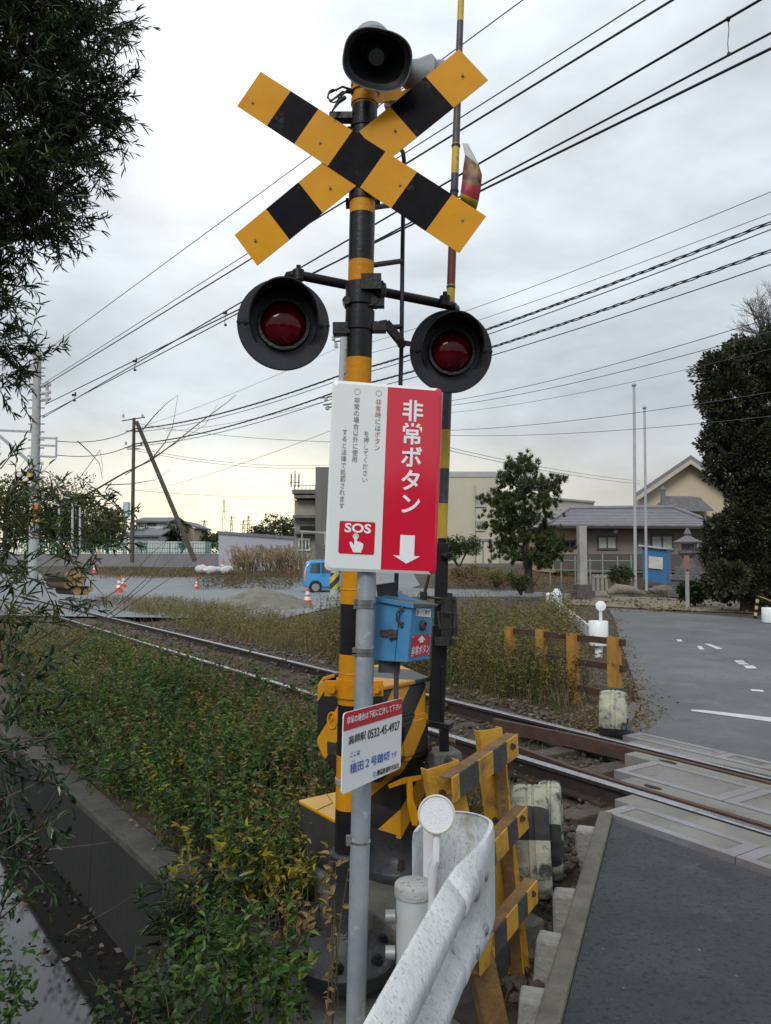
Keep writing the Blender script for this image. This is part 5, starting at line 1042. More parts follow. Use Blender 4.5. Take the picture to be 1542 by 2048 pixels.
ap, el, er, bl, br = P(1372, 922, 62), P(1270, 992, 62), P(1474, 992, 62), P(1270, 1080, 62), P(1474, 1080, 62)
mb = MB(); mb.prism([bl, br, er, ap, el], (7, 12, 0)); mb.build('wall', crm2, h2, smooth=0)
mb = MB(); th_ = UP * .35; ov = Vector((0, -1.0, 0))
for e, sg in ((el, -1), (er, 1)):
    eo = e + (e - ap) * .07; mb.prism([ap + ov, eo + ov, eo + ov + th_, ap + ov + th_], (8, 14, 0))
mb.build('roof', tiles, h2, smooth=0)
mb = MB()
for e in (el, er): eo = e + (e - ap) * .07; mb.prism([ap + ov - UP * .35, eo + ov - UP * .35, eo + ov, ap + ov], (0, .15, 0))
mb.build('bargeboard', mat('barge_beige', (.48, .44, .36), None, 2, .7), h2, smooth=0)
mb = MB(); a2, e2, f2 = P(1350, 995, 60.2), P(1318, 1020, 60.2), P(1430, 1020, 60.2); mb.prism([a2, e2 - UP * .1, f2 - UP * .1, P(1400, 995, 60.2)], (0, 2, .3)); mb.build('porch_roof', tiles, h2, smooth=0)
mb = MB(); a = P(1326, 985, 58.5); mb.box((a.x, 58.5, a.z - .6), (.3, .3, 1.7)); mb.cyl(a + UP * .2, a + UP * .5, .25, 8, r2=.05); mb.build('chimney_pipe', slt, h2, smooth=0)
# blue shed
sh = thing('blue_shed', 'blue metal shed with a mono-pitch roof and a whitish panel, beside the flagpoles', 'shed', (P(1325, 1165, 43).x, 43, .2))
q = [P(1284, 1094, 42), P(1333, 1100, 42), P(1333, 1168, 42), P(1286, 1160, 42)]
bl_ = mat('shed_blue', (.03, .17, .36), (.025, .14, .30), 1, .5, bump=.2, stretch=(6, 6, .2))
mb = MB(); mb.prism(q, (1.15, 2.4, 0)); mb.build('wall', bl_, sh, smooth=0)
mb = MB(); mb.prism([P(1277, 1089, 41.8), P(1338, 1096, 41.8), P(1338, 1099, 41.8), P(1277, 1092, 41.8)], (1.3, 2.8, 0)); mb.build('roof', mat('shed_roof', (.40, .50, .56), None, 2, .4), sh, smooth=0)
mb = MB(); mb.prism([P(1297, 1112, 41.95), P(1325, 1115, 41.95), P(1325, 1139, 41.95), P(1297, 1136, 41.95)], (0, -.05, 0)); mb.build('panel', mat('panel_offwhite', (.62, .60, .54), (.48, .47, .43), 3, .6), sh, smooth=0)
# flagpoles, stone pillar, lantern, little stone fence, small sign
for i, (ub, vb, ut, vt, r_, lab) in enumerate(((1271, 1191, 1268, 773, .075, 'tall plain grey flagpole, left and nearer of the two'), (1293, 1184, 1289, 818, .07, 'tall plain grey flagpole, right and slightly shorter of the two'))):
    Y_ = 35 + 3.5 * i; a, b = P(ub, vb, Y_), P(ut, vt, Y_); t = thing('flagpole', lab, 'flagpole', a, 'flagpoles before the bungalow'); mb = MB(); mb.tube([a - UP * .2, b], [r_, r_ * .8], 12); mb.build('pole', mat('flagpole_grey', (.42, .44, .46), (.36, .38, .40), 2, .5), t); mb = MB(); mb.lathe(b, UP, [(.09, 0), (.11, .06), (.06, .14), (0, .16)], 12); mb.build('finial', galv, t); mb = MB(); mb.box(a, (.5, .5, .16)); mb.build('base', concrete, t, smooth=0)
sp = thing('stone_pillar', 'tall square pale stone pillar on a dark plinth, left of the flagpoles', 'pillar', P(1163, 1195, 33)); stn = mat('grey_stone', (.40, .395, .38), (.33, .325, .31), 3, .85, bump=.3)
a, b = P(1163, 1052, 33), P(1163, 1170, 33); mb = MB(); mb.box((a.x, 33, (a.z + b.z) / 2), (.34, .34, a.z - b.z), rz=.15); mb.build('shaft', stn, sp, smooth=0, bevel=.02)
mb = MB(); mb.box((a.x, 33, b.z - .12), (.62, .62, .3), rz=.15); mb.box((a.x, 33, b.z - .38), (.8, .8, .3), rz=.15); mb.build('plinth', mat('plinth_brown', (.12, .10, .10), (.08, .07, .07), 5, .8), sp, smooth=0, bevel=.02)
ln = thing('stone_lantern', 'grey stone lantern on stacked square steps, left of the big dark tree', 'stone lantern', P(1378, 1195, 34)); lc0 = P(1378, 1195, 34); stn2 = mat('lantern_stone', (.20, .195, .20), (.14, .137, .142), 5, .9, bump=.5, spots=[((.10, .10, .09), 8, .62, .1)])
mb = MB()
for z0, z1, w in ((0, .35, 1.3), (.35, .75, 1.05), (.75, 1.0, 1.2), (1.0, 1.35, .85)): mb.box((lc0.x, 34, lc0.z + (z0 + z1) / 2), (w, w, z1 - z0), rz=.2)
mb.build('steps', stn2, ln, smooth=0, bevel=.03)
mb = MB(); mb.lathe(lc0, UP, [(.32, 1.35), (.26, 1.5), (.2, 1.75), (.42, 1.95), (.42, 2.05), (.26, 2.06), (.26, 2.38)], 6); mb.build('shaft', stn2, ln, smooth=0)
mb = MB(); mb.lathe(lc0, UP, [(.25, 2.38), (.62, 2.36), (.66, 2.44), (.40, 2.55), (.18, 2.68), (.12, 2.72), (.17, 2.80), (.12, 2.92), (.03, 3.06)], 8); mb.build('cap', stn2, ln, smooth=0)
mb = MB(); 
for u in (1186, 1195, 1204, 1213, 1222): a = P(u, 1152, 34.5); mb.box((a.x, 34.5, a.z - .42), (.12, .12, 1.0))
a, b = P(1184, 1153, 34.5), P(1224, 1153, 34.5); mb.beam(a, b, .14, .12); mb.beam(a - UP * .75, b - UP * .75, .2, .2); o = mb.build('stone_fence', mat('pale_stone', (.36, .35, .33), (.28, .275, .26), 4, .9), loc=a, smooth=0); props(o, 'low pale stone picket fence at the foot of the stone pillar', 'fence')
ss = thing('sign_post', 'slim weathered signpost with a faded reddish top, before the stone lantern', 'signpost', P(1374, 1217, 27)); mb = MB(); a, b = P(1374, 1111, 27), P(1375, 1217, 27); mb.beam(b - UP * .1, a, .10, .10, up=(0, 1, 0)); mb.build('post', mat('post_pale', (.42, .42, .42), (.33, .33, .33), 3, .7), ss, smooth=0); mb = MB(); mb.beam(P(1373, 1139, 26.9), P(1373, 1111, 26.9), .16, .06, up=(0, 1, 0)); mb.build('plate', mat('plate_faded_red', (.36, .20, .16), (.30, .15, .12), 4, .7), ss, smooth=0)
random.seed(5)
mb = MB(); mb.tube([P(1216, 1186, 31), P(1232, 1178, 31), P(1260, 1180, 31), P(1290, 1188, 31)], [.1, .22, .18, .06], 8); o = mb.build('driftwood_log', mat('grey_log', (.25, .22, .19), (.16, .14, .12), 5, .9, bump=.6), loc=P(1250, 1188, 31), smooth=60); props(o, 'gnarled grey log lying at the roadside before the stone fence', 'log')
for u, v, r_, lab in ((1327, 1180, .38, 'rounded brown boulder right of the second flagpole'), (1310, 1182, .25, 'smaller boulder between the flagpole and the rounded boulder'), (1345, 1183, .22, 'small flat boulder close to the stone lantern steps')):
    p = P(u, v, 36); o = MB().ico(p, (r_ * 1.3, r_, r_ * .8)).build('boulder', mat('boulder', (.19, .165, .14), (.13, .11, .095), 3, .9, bump=.6), loc=p, smooth=0); props(o, lab, 'boulder', 'garden boulders')
# striped stake with rope and a white guard end at the right edge
sk = thing('rope_stake', 'short yellow and black ringed stake with a rope, under the big dark tree', 'stake', P(1511, 1243, 22)); p0_, p1_ = P(1509, 1245, 22), P(1516, 1192, 22); mb = MB(); mb.tube([p0_.lerp(p1_, i / 8) for i in range(9)], .045, 10, [0, 1] * 4); mb.build('stake', [mat('stake_yellow', (.50, .40, .18), (.42, .33, .14), 6, .6), blk], sk); mb = MB(); mb.tube([p1_, P(1530, 1197, 22), P(1560, 1210, 22)], .015, 6); mb.build('rope', mat('rope_tan', (.45, .36, .18), None, 8, .8), sk)
mb = MB(); p = P(1540, 1230, 20); mb.lathe((p.x, p.y, p.z - .19), UP, [(.02, 0), (.19, .0), (.20, .02), (.20, .36), (.19, .38), (.02, .38)], 24); mb.cyl((p.x, p.y, -.1), (p.x, p.y, p.z), .06, 12); o = mb.build('guard_post', white2, loc=p - UP * .3, smooth=40); props(o, 'white rounded guard post at the right edge beyond the road', 'guard post')

# ------------------------------------------------------------------ small blue car
def make_car():
    o_ = P(606, 1187, 38.3); z0 = gz(o_); o_ = Vector((o_.x, o_.y, z0)); fx = Vector((.985, .17, 0)).normalized(); fy = Vector((-fx.y, fx.x, 0)); Lc, Wc, Hc = 3.4, 1.48, 1.63
    t = thing('parked_car', 'small bright blue upright hatchback parked beyond the track, half behind the red sign', 'car', o_)
    cp = mat('car_blue', (.05, .30, .62), (.045, .27, .57), 2, .22, coat=.6)
    pt = lambda x, y, z: o_ + fx * x + fy * y + UP * z
    prof = [(.06, .30), (.0, .55), (.03, .95), (.10, 1.25), (.22, 1.56), (.45, 1.63), (1.6, 1.64), (2.15, 1.56), (2.65, 1.08), (3.25, .95), (3.38, .75), (3.38, .32), (3.1, .22), (.3, .22)]
    mb = MB(); n = len(prof)
    def ins(z): return 0 if z < .95 else .16 * (z - .95) / .7
    A = [pt(x, ins(z), z) for x, z in prof]; B = [pt(x, Wc - ins(z), z) for x, z in prof]; mb.add(A + B, [tuple(reversed(range(n))), tuple(range(n, 2 * n))] + [(i, (i + 1) % n, n + (i + 1) % n, n + i) for i in range(n)]); mb.build('body', cp, t, bevel=.11, segs=4, smooth=50)
    gls = mat('car_glass', (.03, .045, .06), None, 3, .05, spec=1)
    def side(poly, name, m): mb = MB(); mb.prism([pt(x, ins(z) - .012, z) for x, z in poly], fy * .02); return mb.build(name, m, t, smooth=0)
    side([(.33, 1.02), (.40, 1.46), (.85, 1.50), (.85, 1.0)], 'side_window', gls); side([(.92, 1.0), (.92, 1.50), (1.62, 1.50), (1.62, 1.0)], 'side_window', gls); side([(1.69, 1.0), (1.69, 1.50), (2.05, 1.48), (2.5, 1.0)], 'side_window', gls)
    side([(.05, .62), (.04, .95), (.13, 1.35), (.19, 1.35), (.14, .95), (.14, .62)], 'tail_lamp', mat('tail_lamp_pale', (.55, .45, .45), (.5, .1, .1), 1.2, .3)); side([(.95, .86), (.95, .91), (1.15, .91), (1.15, .86)], 'door_handle', cp)
    side([(1.63, .35), (1.63, 1.0), (1.655, 1.0), (1.655, .35)], 'door_gap', dark); side([(.5, .22), (.5, .30), (2.7, .30), (2.7, .22)], 'sill', mat('sill_dark', (.03, .12, .25), None, 3, .5))
    mb = MB(); mb.beam(pt(.45, .2, 1.655), pt(2.0, .2, 1.655), .04, .03); mb.build('roof_rail', cp, t, smooth=0)
    for x in (.62, 2.72):
        c = pt(x, .05, .285); mb = MB(); mb.lathe(c + fy * .08, -fy, [(.2, 0), (.28, .0), (.285, .04), (.285, .14), (.26, .17), (.19, .17), (.19, .13)], 28); w_ = mb.build('wheel', rubber, t, smooth=40)
        mb = MB(); mb.lathe(c + fy * .08, -fy, [(.0, .13), (.19, .135), (.195, .165), (.18, .165), (.17, .145)], 24)
        for k in range(9): a_ = k * 2 * math.pi / 9; e_ = fx * math.cos(a_) + UP * math.sin(a_); mb.beam(c - fy * .08 + e_ * .03, c - fy * .08 + e_ * .18, .035, .03, up=fy)
        mb.build('rim', mat('rim_silver', (.55, .56, .57), None, 5, .3, .6), w_, smooth=30)
        mb = MB(); mb.lathe(pt(x, .01, .30), -fy, [(.0, 0), (.33, 0), (.33, .014), (.0, .014)], 28); mb.build('wheel_arch', dark, t)
make_car()

# ------------------------------------------------------------------ traffic cones
co_m = mat('cone_orange', (.62, .09, .025), (.55, .075, .02), 4, .5); cow = mat('cone_white', (.72, .73, .72), None, 4, .4)
def cone_at(g, label, grp='traffic cones in the yard', sc=1.0, first=[None]):
    g = Vector((g.x, g.y, gz(g) + .012))
    if first[0] is None:
        t = thing('traffic_cone', label, 'traffic cone', g, grp); H = .7; r_ = lambda z: .15 * (1 - z / H) + .03
        mb = MB(); cuts = [(0.03, 0), (.24, 1), (.36, 0), (.43, 1), (.55, 0), (.70, 0)]; mb.tube([g + UP * z for z, _ in cuts], [r_(z) for z, _ in cuts], 16, [m_ for _, m_ in cuts[:-1]]); mb.build('cone', [co_m, cow], t); mb = MB(); mb.box(g + UP * .017, (.38, .38, .033)); mb.build('base', co_m, t, smooth=0, bevel=.012); first[0] = t
        return t
    return copy_tree(first[0], g, label, scale=sc)
def cat_(u, v, Y): p = P(u, v, Y); return p
cone_at(cat_(615, 1211, 27.5), 'orange and white traffic cone in weeds just in front of the blue car', sc=1)
cone_at(cat_(238, 1181, 38), 'orange and white traffic cone, nearer of the two behind the thin twigs', sc=1.15)
cone_at(cat_(247, 1174, 42), 'orange traffic cone standing just behind the other cone near the twigs', sc=1.0)
cone_at(cat_(393, 1173, 41), 'small orange and white traffic cone alone beside the sand heap', sc=.8)
for u, v, l in ((405, 1146, 'orange cone at the left end of the white rubble bags'), (445, 1148, 'thin orange cone among the white rubble bags, left one'), (466, 1141, 'orange cone poking up behind the white rubble bags'), (478, 1140, 'orange cone behind the bags beside another cone'), (560, 1141, 'orange cone in the pampas grass, left of three'), (577, 1141, 'orange cone in the pampas grass, middle of three'), (598, 1144, 'orange cone in the pampas grass close to the blue car'), (190, 1147, 'faint orange cone far back at the edge of the cut logs')): cone_at(cat_(u, v, 55), l, 'distant cones by the rubble', 1.15)
# rubble bags, sand heap, logs
random.seed(11); bagm = mat('bag_white', (.62, .63, .64), (.50, .51, .52), 5, .8, bump=.4)
b0 = None
bag_words = ['leftmost sagging', 'second from the left low', 'third from the left tall', 'fourth from the left', 'fifth from the left crumpled', 'middle pale', 'broad', 'right of middle small', 'near the grass crumpled', 'rightmost half hidden']
for i in range(10):
    u = 405 + i * 9.5 + random.uniform(-3, 3); p = P(u, 1146, 54.5); g = Vector((p.x, 54.5 + random.uniform(-.4, .4), gz(p) + .28)); r_ = random.uniform(.34, .55); o = MB().ico(g, (r_ * 1.2, r_, r_ * .85), jit=.3).build('rubble_bag', bagm, loc=g, smooth=40); sb = o.modifiers.new('s', 'SUBSURF'); sb.levels = sb.render_levels = 1; props(o, 'white rubble bag in the row along the hoarding, ' + bag_words[i], 'bag', 'white rubble bags')
mb = MB(); 
for i in range(15):
    for k in range(15):
        x, y = (i - 7) / 7, (k - 7) / 7; q = math.hypot(x, y); mb.v.append((x * 1.95, y * 1.7, max(-.12, .72 * (abs(1 - q) ** .8 if q < 1 else 1 - q) + random.uniform(-.07, .07) * (q < 1))))
hp_ = P(520, 1212, 27.5); mb.v = [(hp_.x + x, 27.5 + y, -.05 + z * .95) for x, y, z in mb.v]
for i in range(14):
    for k in range(14): mb.f.append((i * 15 + k, (i + 1) * 15 + k, (i + 1) * 15 + k + 1, i * 15 + k + 1)); mb.m.append(0)
o = mb.build('gravel_heap', mat('heap_grey', (.21, .205, .17), (.135, .13, .10), 2.5, .95, bump=1.2, bscale=18, spots=[((.13, .12, .09), 5, .62, .06)]), loc=hp_, smooth=180, flat=True); props(o, 'low heap of grey gravel on the yard behind the weeds', 'gravel heap')
logm = mat('log_end', (.46, .30, .14), (.36, .22, .10), 8, .8); k_ = 0
lt = None
for i, (u, v, r_) in enumerate(((138, 1152, .17), (153, 1150, .15), (146, 1163, .17), (160, 1166, .13), (135, 1170, .14), (154, 1182, .15), (128, 1158, .13), (166, 1156, .12), (172, 1184, .12), (181, 1178, .1))):
    p = P(u, v, 27 + i * .07); t = thing('cut_log', ['pale sawn log end highest in the pile', 'pale sawn log end beside the highest one', 'broad sawn log end in the middle of the pile', 'sawn log end right of the middle', 'sawn log end at the left of the pile', 'low sawn log end under the middle', 'small sawn log end at the upper left of the pile', 'small sawn log end at the upper right', 'sawn log end low at the right of the pile', 'smallest sawn log end at the far right'][i], 'log', p, 'sawn logs beside the yard')
    mb = MB(); mb.cyl(p, p + Vector((-.9, .9, 0)) * 1.2, r_, 14); mb.build('bark', bark, t); mb = MB(); mb.cyl(p + Vector((.004, -.004, 0)), p + Vector((.02, -.02, 0)), r_ * .94, 14); mb.build('cut_face', logm, t)

# ------------------------------------------------------------------ poles
def pole(name, label, ub, ut, vb, vt, Y, r0_, r1_, m, cat='utility pole', extra=None):
    a, b = P(ub, vb, Y), P(ut, vt, Y); t = thing(name, label, cat, a); mb = MB(); mb.tube([a, b], [r0_, r1_], 14); mb.build('pole', m, t)
    if extra: extra(t, Y)
    return t
ins_m = mat('insulator', (.5, .5, .5), None, 3, .4)
def catx(t, Y):
    mb = MB()
    for v, u1 in ((875, 113), (890, 113), (912, 112)): mb.beam(P(66, v, Y), P(u1, v + 2, Y), .09, .09)
    mb.beam(P(113, 874, Y), P(112, 915, Y), .07, .07, up=(0, 1, 0)); mb.beam(P(-60, 858, Y), P(74, 864, Y), .09, .11); mb.beam(P(-40, 808 + 30, Y), P(78, 940, Y), .15, .15); mb.build('bracket_arm', galv, t, smooth=0)
    mb = MB()
    for v in (772, 787, 800): a = P(82, v, Y); mb.cyl(a, P(101, v - 3, Y), .10, 8); mb.cyl(P(94, v - 9, Y), P(94, v + 6, Y), .09, 8)
    mb.build('insulator', ins_m, t)
    mb = MB()
    for v in np.arange(720, 1140, 16): a = P(75 - (v - 707) * .016, v, Y); mb.box(a, (.85, .06, .05))
    mb.build('step_bolt', wireg, t, smooth=0)
pole('catenary_pole', 'tall pale concrete catenary pole with bracket arms at the left edge', 66, 75, 1160, 707, 40, .26, .20, polecon, extra=catx)
sg = thing('railway_signal', 'black rectangular railway signal plate with white and yellow lamps on the catenary pole', 'railway signal', P(50, 975, 39.4)); mb = MB(); a, b = P(33, 943, 39.4), P(66, 972, 39.4); mb.box(((a.x + b.x) / 2, 39.4, (a.z + b.z) / 2), (b.x - a.x, .25, a.z - b.z)); mb.build('plate', blk2, sg, smooth=0, bevel=.05)
lampw = mat('signal_white', (.75, .74, .70), None, 3, .4); lampy = mat('signal_yellow', (.70, .45, .10), None, 3, .4)
for u, v, m_ in ((40, 949, lampw), (51, 958, lampw), (62, 967, lampw), (59, 949, lampy), (41, 967, lampy)): c = P(u, v, 39.2); mb = MB(); mb.lathe(c, (0, -1, 0), [(.14, -.1), (.14, .08), (.12, .08), (0, .09)], 14); mb.build('lamp', m_, sg)
bx = thing('signal_box', 'small orange box strapped to the catenary pole behind leaves', 'signal box', P(71, 1035, 39.5)); mb = MB(); p = P(71, 1020, 39.5); mb.box(p, (.38, .3, .55)); mb.build('case', mat('box_orange', (.55, .16, .02), None, 3, .5), bx, smooth=0, bevel=.03); mb = MB(); mb.box(p - UP * .5, (.32, .28, .25)); mb.build('lower_case', mat('box_yellow', (.60, .38, .05), None, 3, .5), bx, smooth=0, bevel=.03)
def upx(t, Y):
    mb = MB()
    for v, w, tl in ((838, .9, 3), (862, .6, 0), (893, .7, 2), (898, .5, 0)): a = P(267, v, Y); mb.beam(a + Vector((-w, 0, -.05 * tl)), a + Vector((w, 0, .05 * tl)), .08, .08)
    mb.build('crossarm', wireg, t, smooth=0); mb = MB()
    for v, dx in ((835, -.8), (835, .7), (890, -.6), (890, .6)): a = P(267, v, Y) + Vector((dx, 0, 0)); mb.cyl(a, a + UP * .25, .09, 8)
    mb.build('insulator', ins_m, t)
woodp = mat('pole_wood', (.105, .088, .074), (.075, .062, .052), 2, .9)
pole('utility_pole', 'thin dark wooden utility pole with crossarms, braced by a leaning strut', 264, 268, 1125, 836, 60, .16, .12, woodp, extra=upx)
pole('pole_strut', 'dark wooden strut leaning against the thin utility pole', 390, 273, 1122, 843, 59.6, .19, .15, woodp, cat='strut')
def pxx(t, Y):
    mb = MB()
    for v, u0, u1 in ((672, 664, 700), (680, 668, 700), (792, 640, 690), (806, 646, 690), (812, 650, 690)): mb.beam(P(u0, v + 4, Y), P(u1, v - 2, Y), .06, .06)
    mb.build('crossarm', wireg, t, smooth=0); mb = MB()
    for u, v in ((667, 676), (684, 668), (652, 797), (655, 815), (672, 690)): a = P(u, v, Y); mb.lathe(a, UP, [(.05, -.12), (.09, -.1), (.09, 0), (.05, .02), (.08, .04), (.05, .1)], 10)
    mb.build('insulator', ins_m, t); mb = MB(); a, b = P(661, 1190, Y - .2), P(661, 1145, Y - .2)
pu = pole('utility_pole', 'grey concrete utility pole directly behind the signal post, with insulators near the sign', 668, 688, 1195, 664, 34.5, .20, .16, polecon, extra=pxx)
mb = MB(); a, b = P(668.5, 1178, 34.5), P(670, 1146, 34.5); mb.tube([a, b], [.215, .215], 16); mb.build('guard_sleeve', stripes('sleeve_stripes', (.62, .45, .06), (.03, .03, .03), (1, .3, -1), .55, 0, .5), pu)
for i, (u, vt, Y_, w, lab) in enumerate(((448, 1000, 260, 2.2, 'faint lattice pylon on the horizon, tallest of the far towers'), (409, 1040, 170, 1.1, 'thin distant utility pole left of the faint pylon'), (463, 1032, 190, 1.2, 'thin distant utility pole just right of the faint pylon'), (487, 1040, 190, 1.2, 'distant utility pole, second right of the faint pylon'), (497, 1031, 190, 1.2, 'distant utility pole, third right of the faint pylon'), (213, 985, 230, 2.0, 'very faint lattice pylon left of the thin utility pole'))):
    a, b = P(u, 1100, Y_), P(u, vt, Y_); t = thing('distant_pylon', lab, 'pylon', (b.x, b.y, 1)); mb = MB(); h_ = b.z
    for sx_ in (-1, 1): mb.beam((b.x + sx_ * w * .5, Y_, .5), (b.x + sx_ * .1, Y_, h_), .16, .16, up=(0, 1, 0))
    for k in range(8): z = 1 + (h_ - 1) * k / 8; w0 = w * .5 * (1 - k / 8) + .1; w1 = w * .5 * (1 - (k + 1) / 8) + .1; mb.beam((b.x - w0, Y_, z), (b.x + w1, Y_, z + (h_ - 1) / 8), .09, .09, up=(0, 1, 0))
    for z in (.82, .90, .97): mb.beam((b.x - w * .8, Y_, h_ * z), (b.x + w * .8, Y_, h_ * z), .12, .12)
    mb.build('frame', mat('pylon_grey', (.30, .27, .24), None, 3, .7), t, smooth=0)
for u, vt, lab in ((145, 998, 'thin pale lamp post left of the white houses'), (118, 1010, 'thin pale lamp post behind the leafy twigs'), (160, 1012, 'short pale post behind the net fence')):
    pole('lamp_post', lab, u, u, 1110, vt, 72, .12, .09, mat('lamp_post_pale', (.50, .52, .52), None, 2, .5), cat='lamp post', extra=lambda t, Y, u=u, vt=vt: MB().beam(P(u, vt, Y), P(u - 16, vt - 4, Y), .18, .1).build('lamp_head', MATS['lamp_post_pale'], t, smooth=0))

# ------------------------------------------------------------------ overhead wires
def wire(label, a, b, r_=.011, sag=0.0, ext=0.0, grp='overhead line wires', m=None, twist=0, rb=None):
    A, B = P(*a), P(*b); B = B + (B - A) * ext; mb = MB(); n = 24 if (sag or twist) else 6; rb = rb or r_
    # a wire sags a little; the far end is a little heavier cable
    def path(off): 
        out = []
        for i in range(n + 1):
            f = i / n; p = A.lerp(B, f) - UP * (4 * sag * f * (1 - f)); out.append(p + off(f)); 
        return out
    if twist:
        n = 70
        for ph in (0, 2.1, 4.2):
            pt_ = path(lambda f: Vector((math.sin(f * 90 + ph) * .028, 0, math.cos(f * 90 + ph) * .028))); mb.tube(pt_, [r_ + (rb - r_) * (i / n) for i in range(n + 1)], 5)
    else: mb.tube(path(lambda f: Vector((0, 0, 0))), [r_ + (rb - r_) * i / n for i in range(n + 1)], 6)
    o = mb.build('overhead_wire', m or wirem, loc=A, smooth=60); props(o, label, 'wire', grp)
w_cat = 'catenary wires above the track'
wire('topmost thin wire crossing from the barrier arm top down to the catenary pole', (86, 706, 40), (1040, 4, 8.2), .016, ext=.1, grp=w_cat, rb=.006, m=wireg)
wire('second thin wire from the top, running down towards the catenary pole', (86, 768, 40), (1290, 0, 6.2), .014, ext=.1, grp=w_cat, rb=.006, m=wireg)
wire('thick dark feeder wire, third from the top right', (88, 772, 40), (1345, 0, 6.0), .022, ext=.1, grp=w_cat, rb=.0095)
wire('messenger wire carrying the droppers, fourth from the top right', (85, 836, 40), (1520, 0, 5.5), .020, ext=.15, grp=w_cat, rb=.009)
wire('contact wire hanging under the droppers, fifth from the top right', (85, 832, 40), (1542, 66, 5.35), .018, ext=.15, grp=w_cat, rb=.008)
wire('lowest thick wire of the catenary bundle', (90, 809, 40), (1542, 97, 5.3), .020, ext=.15, grp=w_cat, rb=.0095)
def dropper(u0, v0, u1, v1, Y, label):
    t = thing('wire_dropper', label, 'wire hanger', P(u0, v0, Y), 'droppers on the contact wire'); mb = MB(); a, b = P(u0, v0, Y), P(u1, v1, Y); s_ = Y / 11
    mb.tube([a, a.lerp(b, .3) + Vector((.012 * s_, 0, 0)), a.lerp(b, .7) - Vector((.01 * s_, 0, 0)), b], .003 * s_ + .002, 6); mb.build('link', wireg, t); mb = MB(); mb.box(a, (.06 * s_, .03, .035 * s_)); mb.cyl(a + Vector((.02 * s_, 0, -.02)), a + Vector((.02 * s_, 0, .04 * s_)), .012 * s_, 8); mb.build('clamp', wirem, t, smooth=0); mb = MB(); mb.box(b, (.035 * s_, .03, .03 * s_)); mb.build('lower_clip', wirem, t, smooth=0)
dropper(1456, 38, 1457, 108, 5.75, 'wire hanger with a black clamp near the upper right corner'); dropper(450, 626, 451, 650, 15.5, 'wire hanger left of the left red lamp'); dropper(270, 722, 270, 740, 23, 'small wire hanger over the leaning strut'); dropper(148, 790, 149, 801, 32, 'small wire hanger close to the catenary pole')
w_t = 'twisted cables from the left pole to the right'
for i, (l, r_, rr_, tw, lab) in enumerate((((688, 748), (1542, 432), .016, 1, 'upper twisted cable right of the signal post'), ((688, 757), (1542, 446), .014, 0, 'plain cable right under the upper twisted cable'), ((688, 778), (1542, 488), .015, 1, 'middle wavy cable right of the right lamp'), ((688, 788), (1542, 516), .014, 0, 'lowest thick cable passing behind the right lamp'))):
    wire(lab, (l[0], l[1], 34.5), (r_[0], r_[1], 13), rr_ * 1.25, .25, .15, w_t, twist=tw, rb=rr_ * .62)
for l, r_, rr_, tw, lab in (((267, 858), (688, 748), .03, 1, 'upper twisted cable between the two utility poles'), ((267, 864), (688, 757), .022, 0, 'plain cable under the upper twisted one, left of the sign'), ((267, 888), (688, 778), .026, 1, 'lower twisted cable left of the red and white sign'), ((267, 892), (688, 790), .024, 0, 'lowest of the cables meeting the pole left of the sign')):
    wire(lab, (l[0], l[1], 60), (r_[0], r_[1], 34.5), rr_, .45, 0, 'cables between the utility poles', twist=tw, rb=rr_ * .7)
for l, r_, lab in (((113, 882), (267, 858), 'upper cable from the catenary pole to the thin utility pole'), ((113, 910), (267, 888), 'lower cable from the catenary pole to the thin utility pole')): wire(lab, (l[0], l[1], 40), (r_[0], r_[1], 60), .022, .4, 0, 'cables left of the thin utility pole', rb=.03)
thin = [((688, 700, 34.5), (1542, 375, 14), .010, 'thin single wire above the twisted cables'), ((688, 720, 34.5), (1542, 418, 14), .009, 'very thin wire just above the upper twisted cable'), ((890, 803, 34), (1542, 628, 16), .012, 'thin wire crossing low behind the right lamp, highest of four'), ((890, 812, 34), (1542, 655, 16), .012, 'thin wire low behind the right lamp, second of four'), ((890, 826, 34), (1542, 690, 16), .008, 'thin faint wire low behind the right lamp, third of four'), ((860, 862, 34), (1542, 778, 20), .012, 'thin dark wire ending at the big dark tree'), ((870, 870, 34), (1542, 826, 20), .011, 'lowest thin dark wire crossing the flagpole'),
        ((890, 893, 50), (1280, 962, 62), .018, 'thin wire sloping down to the cream house roof, upper'), ((890, 899, 50), (1280, 968, 62), .018, 'thin wire sloping down to the cream house roof, lower'), ((267, 845, 60), (665, 884, 34.5), .018, 'thin level wire from the thin utility pole to the sign'), ((267, 895, 60), (660, 930, 60), .018, 'thin faint wire low between pole and sign, upper'), ((267, 900, 60), (660, 936, 60), .018, 'thin faint wire low between pole and sign, lower'), ((267, 858, 60), (688, 690, 34.5), .012, 'very thin wire rising to the pole behind the post'), ((300, 980, 70), (665, 860, 34.5), .014, 'thin wire rising over the yellow glow to the sign'), ((267, 980, 60), (600, 992, 78), .018, 'thin wire low over the horizon glow'), ((0, 965, 45), (86, 860, 40), .014, 'thin stay wire at the left edge, upper'), ((0, 975, 45), (86, 905, 40), .014, 'thin stay wire at the left edge, lower'), ((330, 862, 50), (660, 800, 34.5), .012, 'very thin wire between cable bundles left of the sign')]
for a, b, r_, lab in thin: wire(lab, a, b, r_, .25 if abs(a[2] - b[2]) > 5 else .5, .1 if b[0] > 1500 else 0, 'thin service wires', m=wireg, rb=r_ * .7)

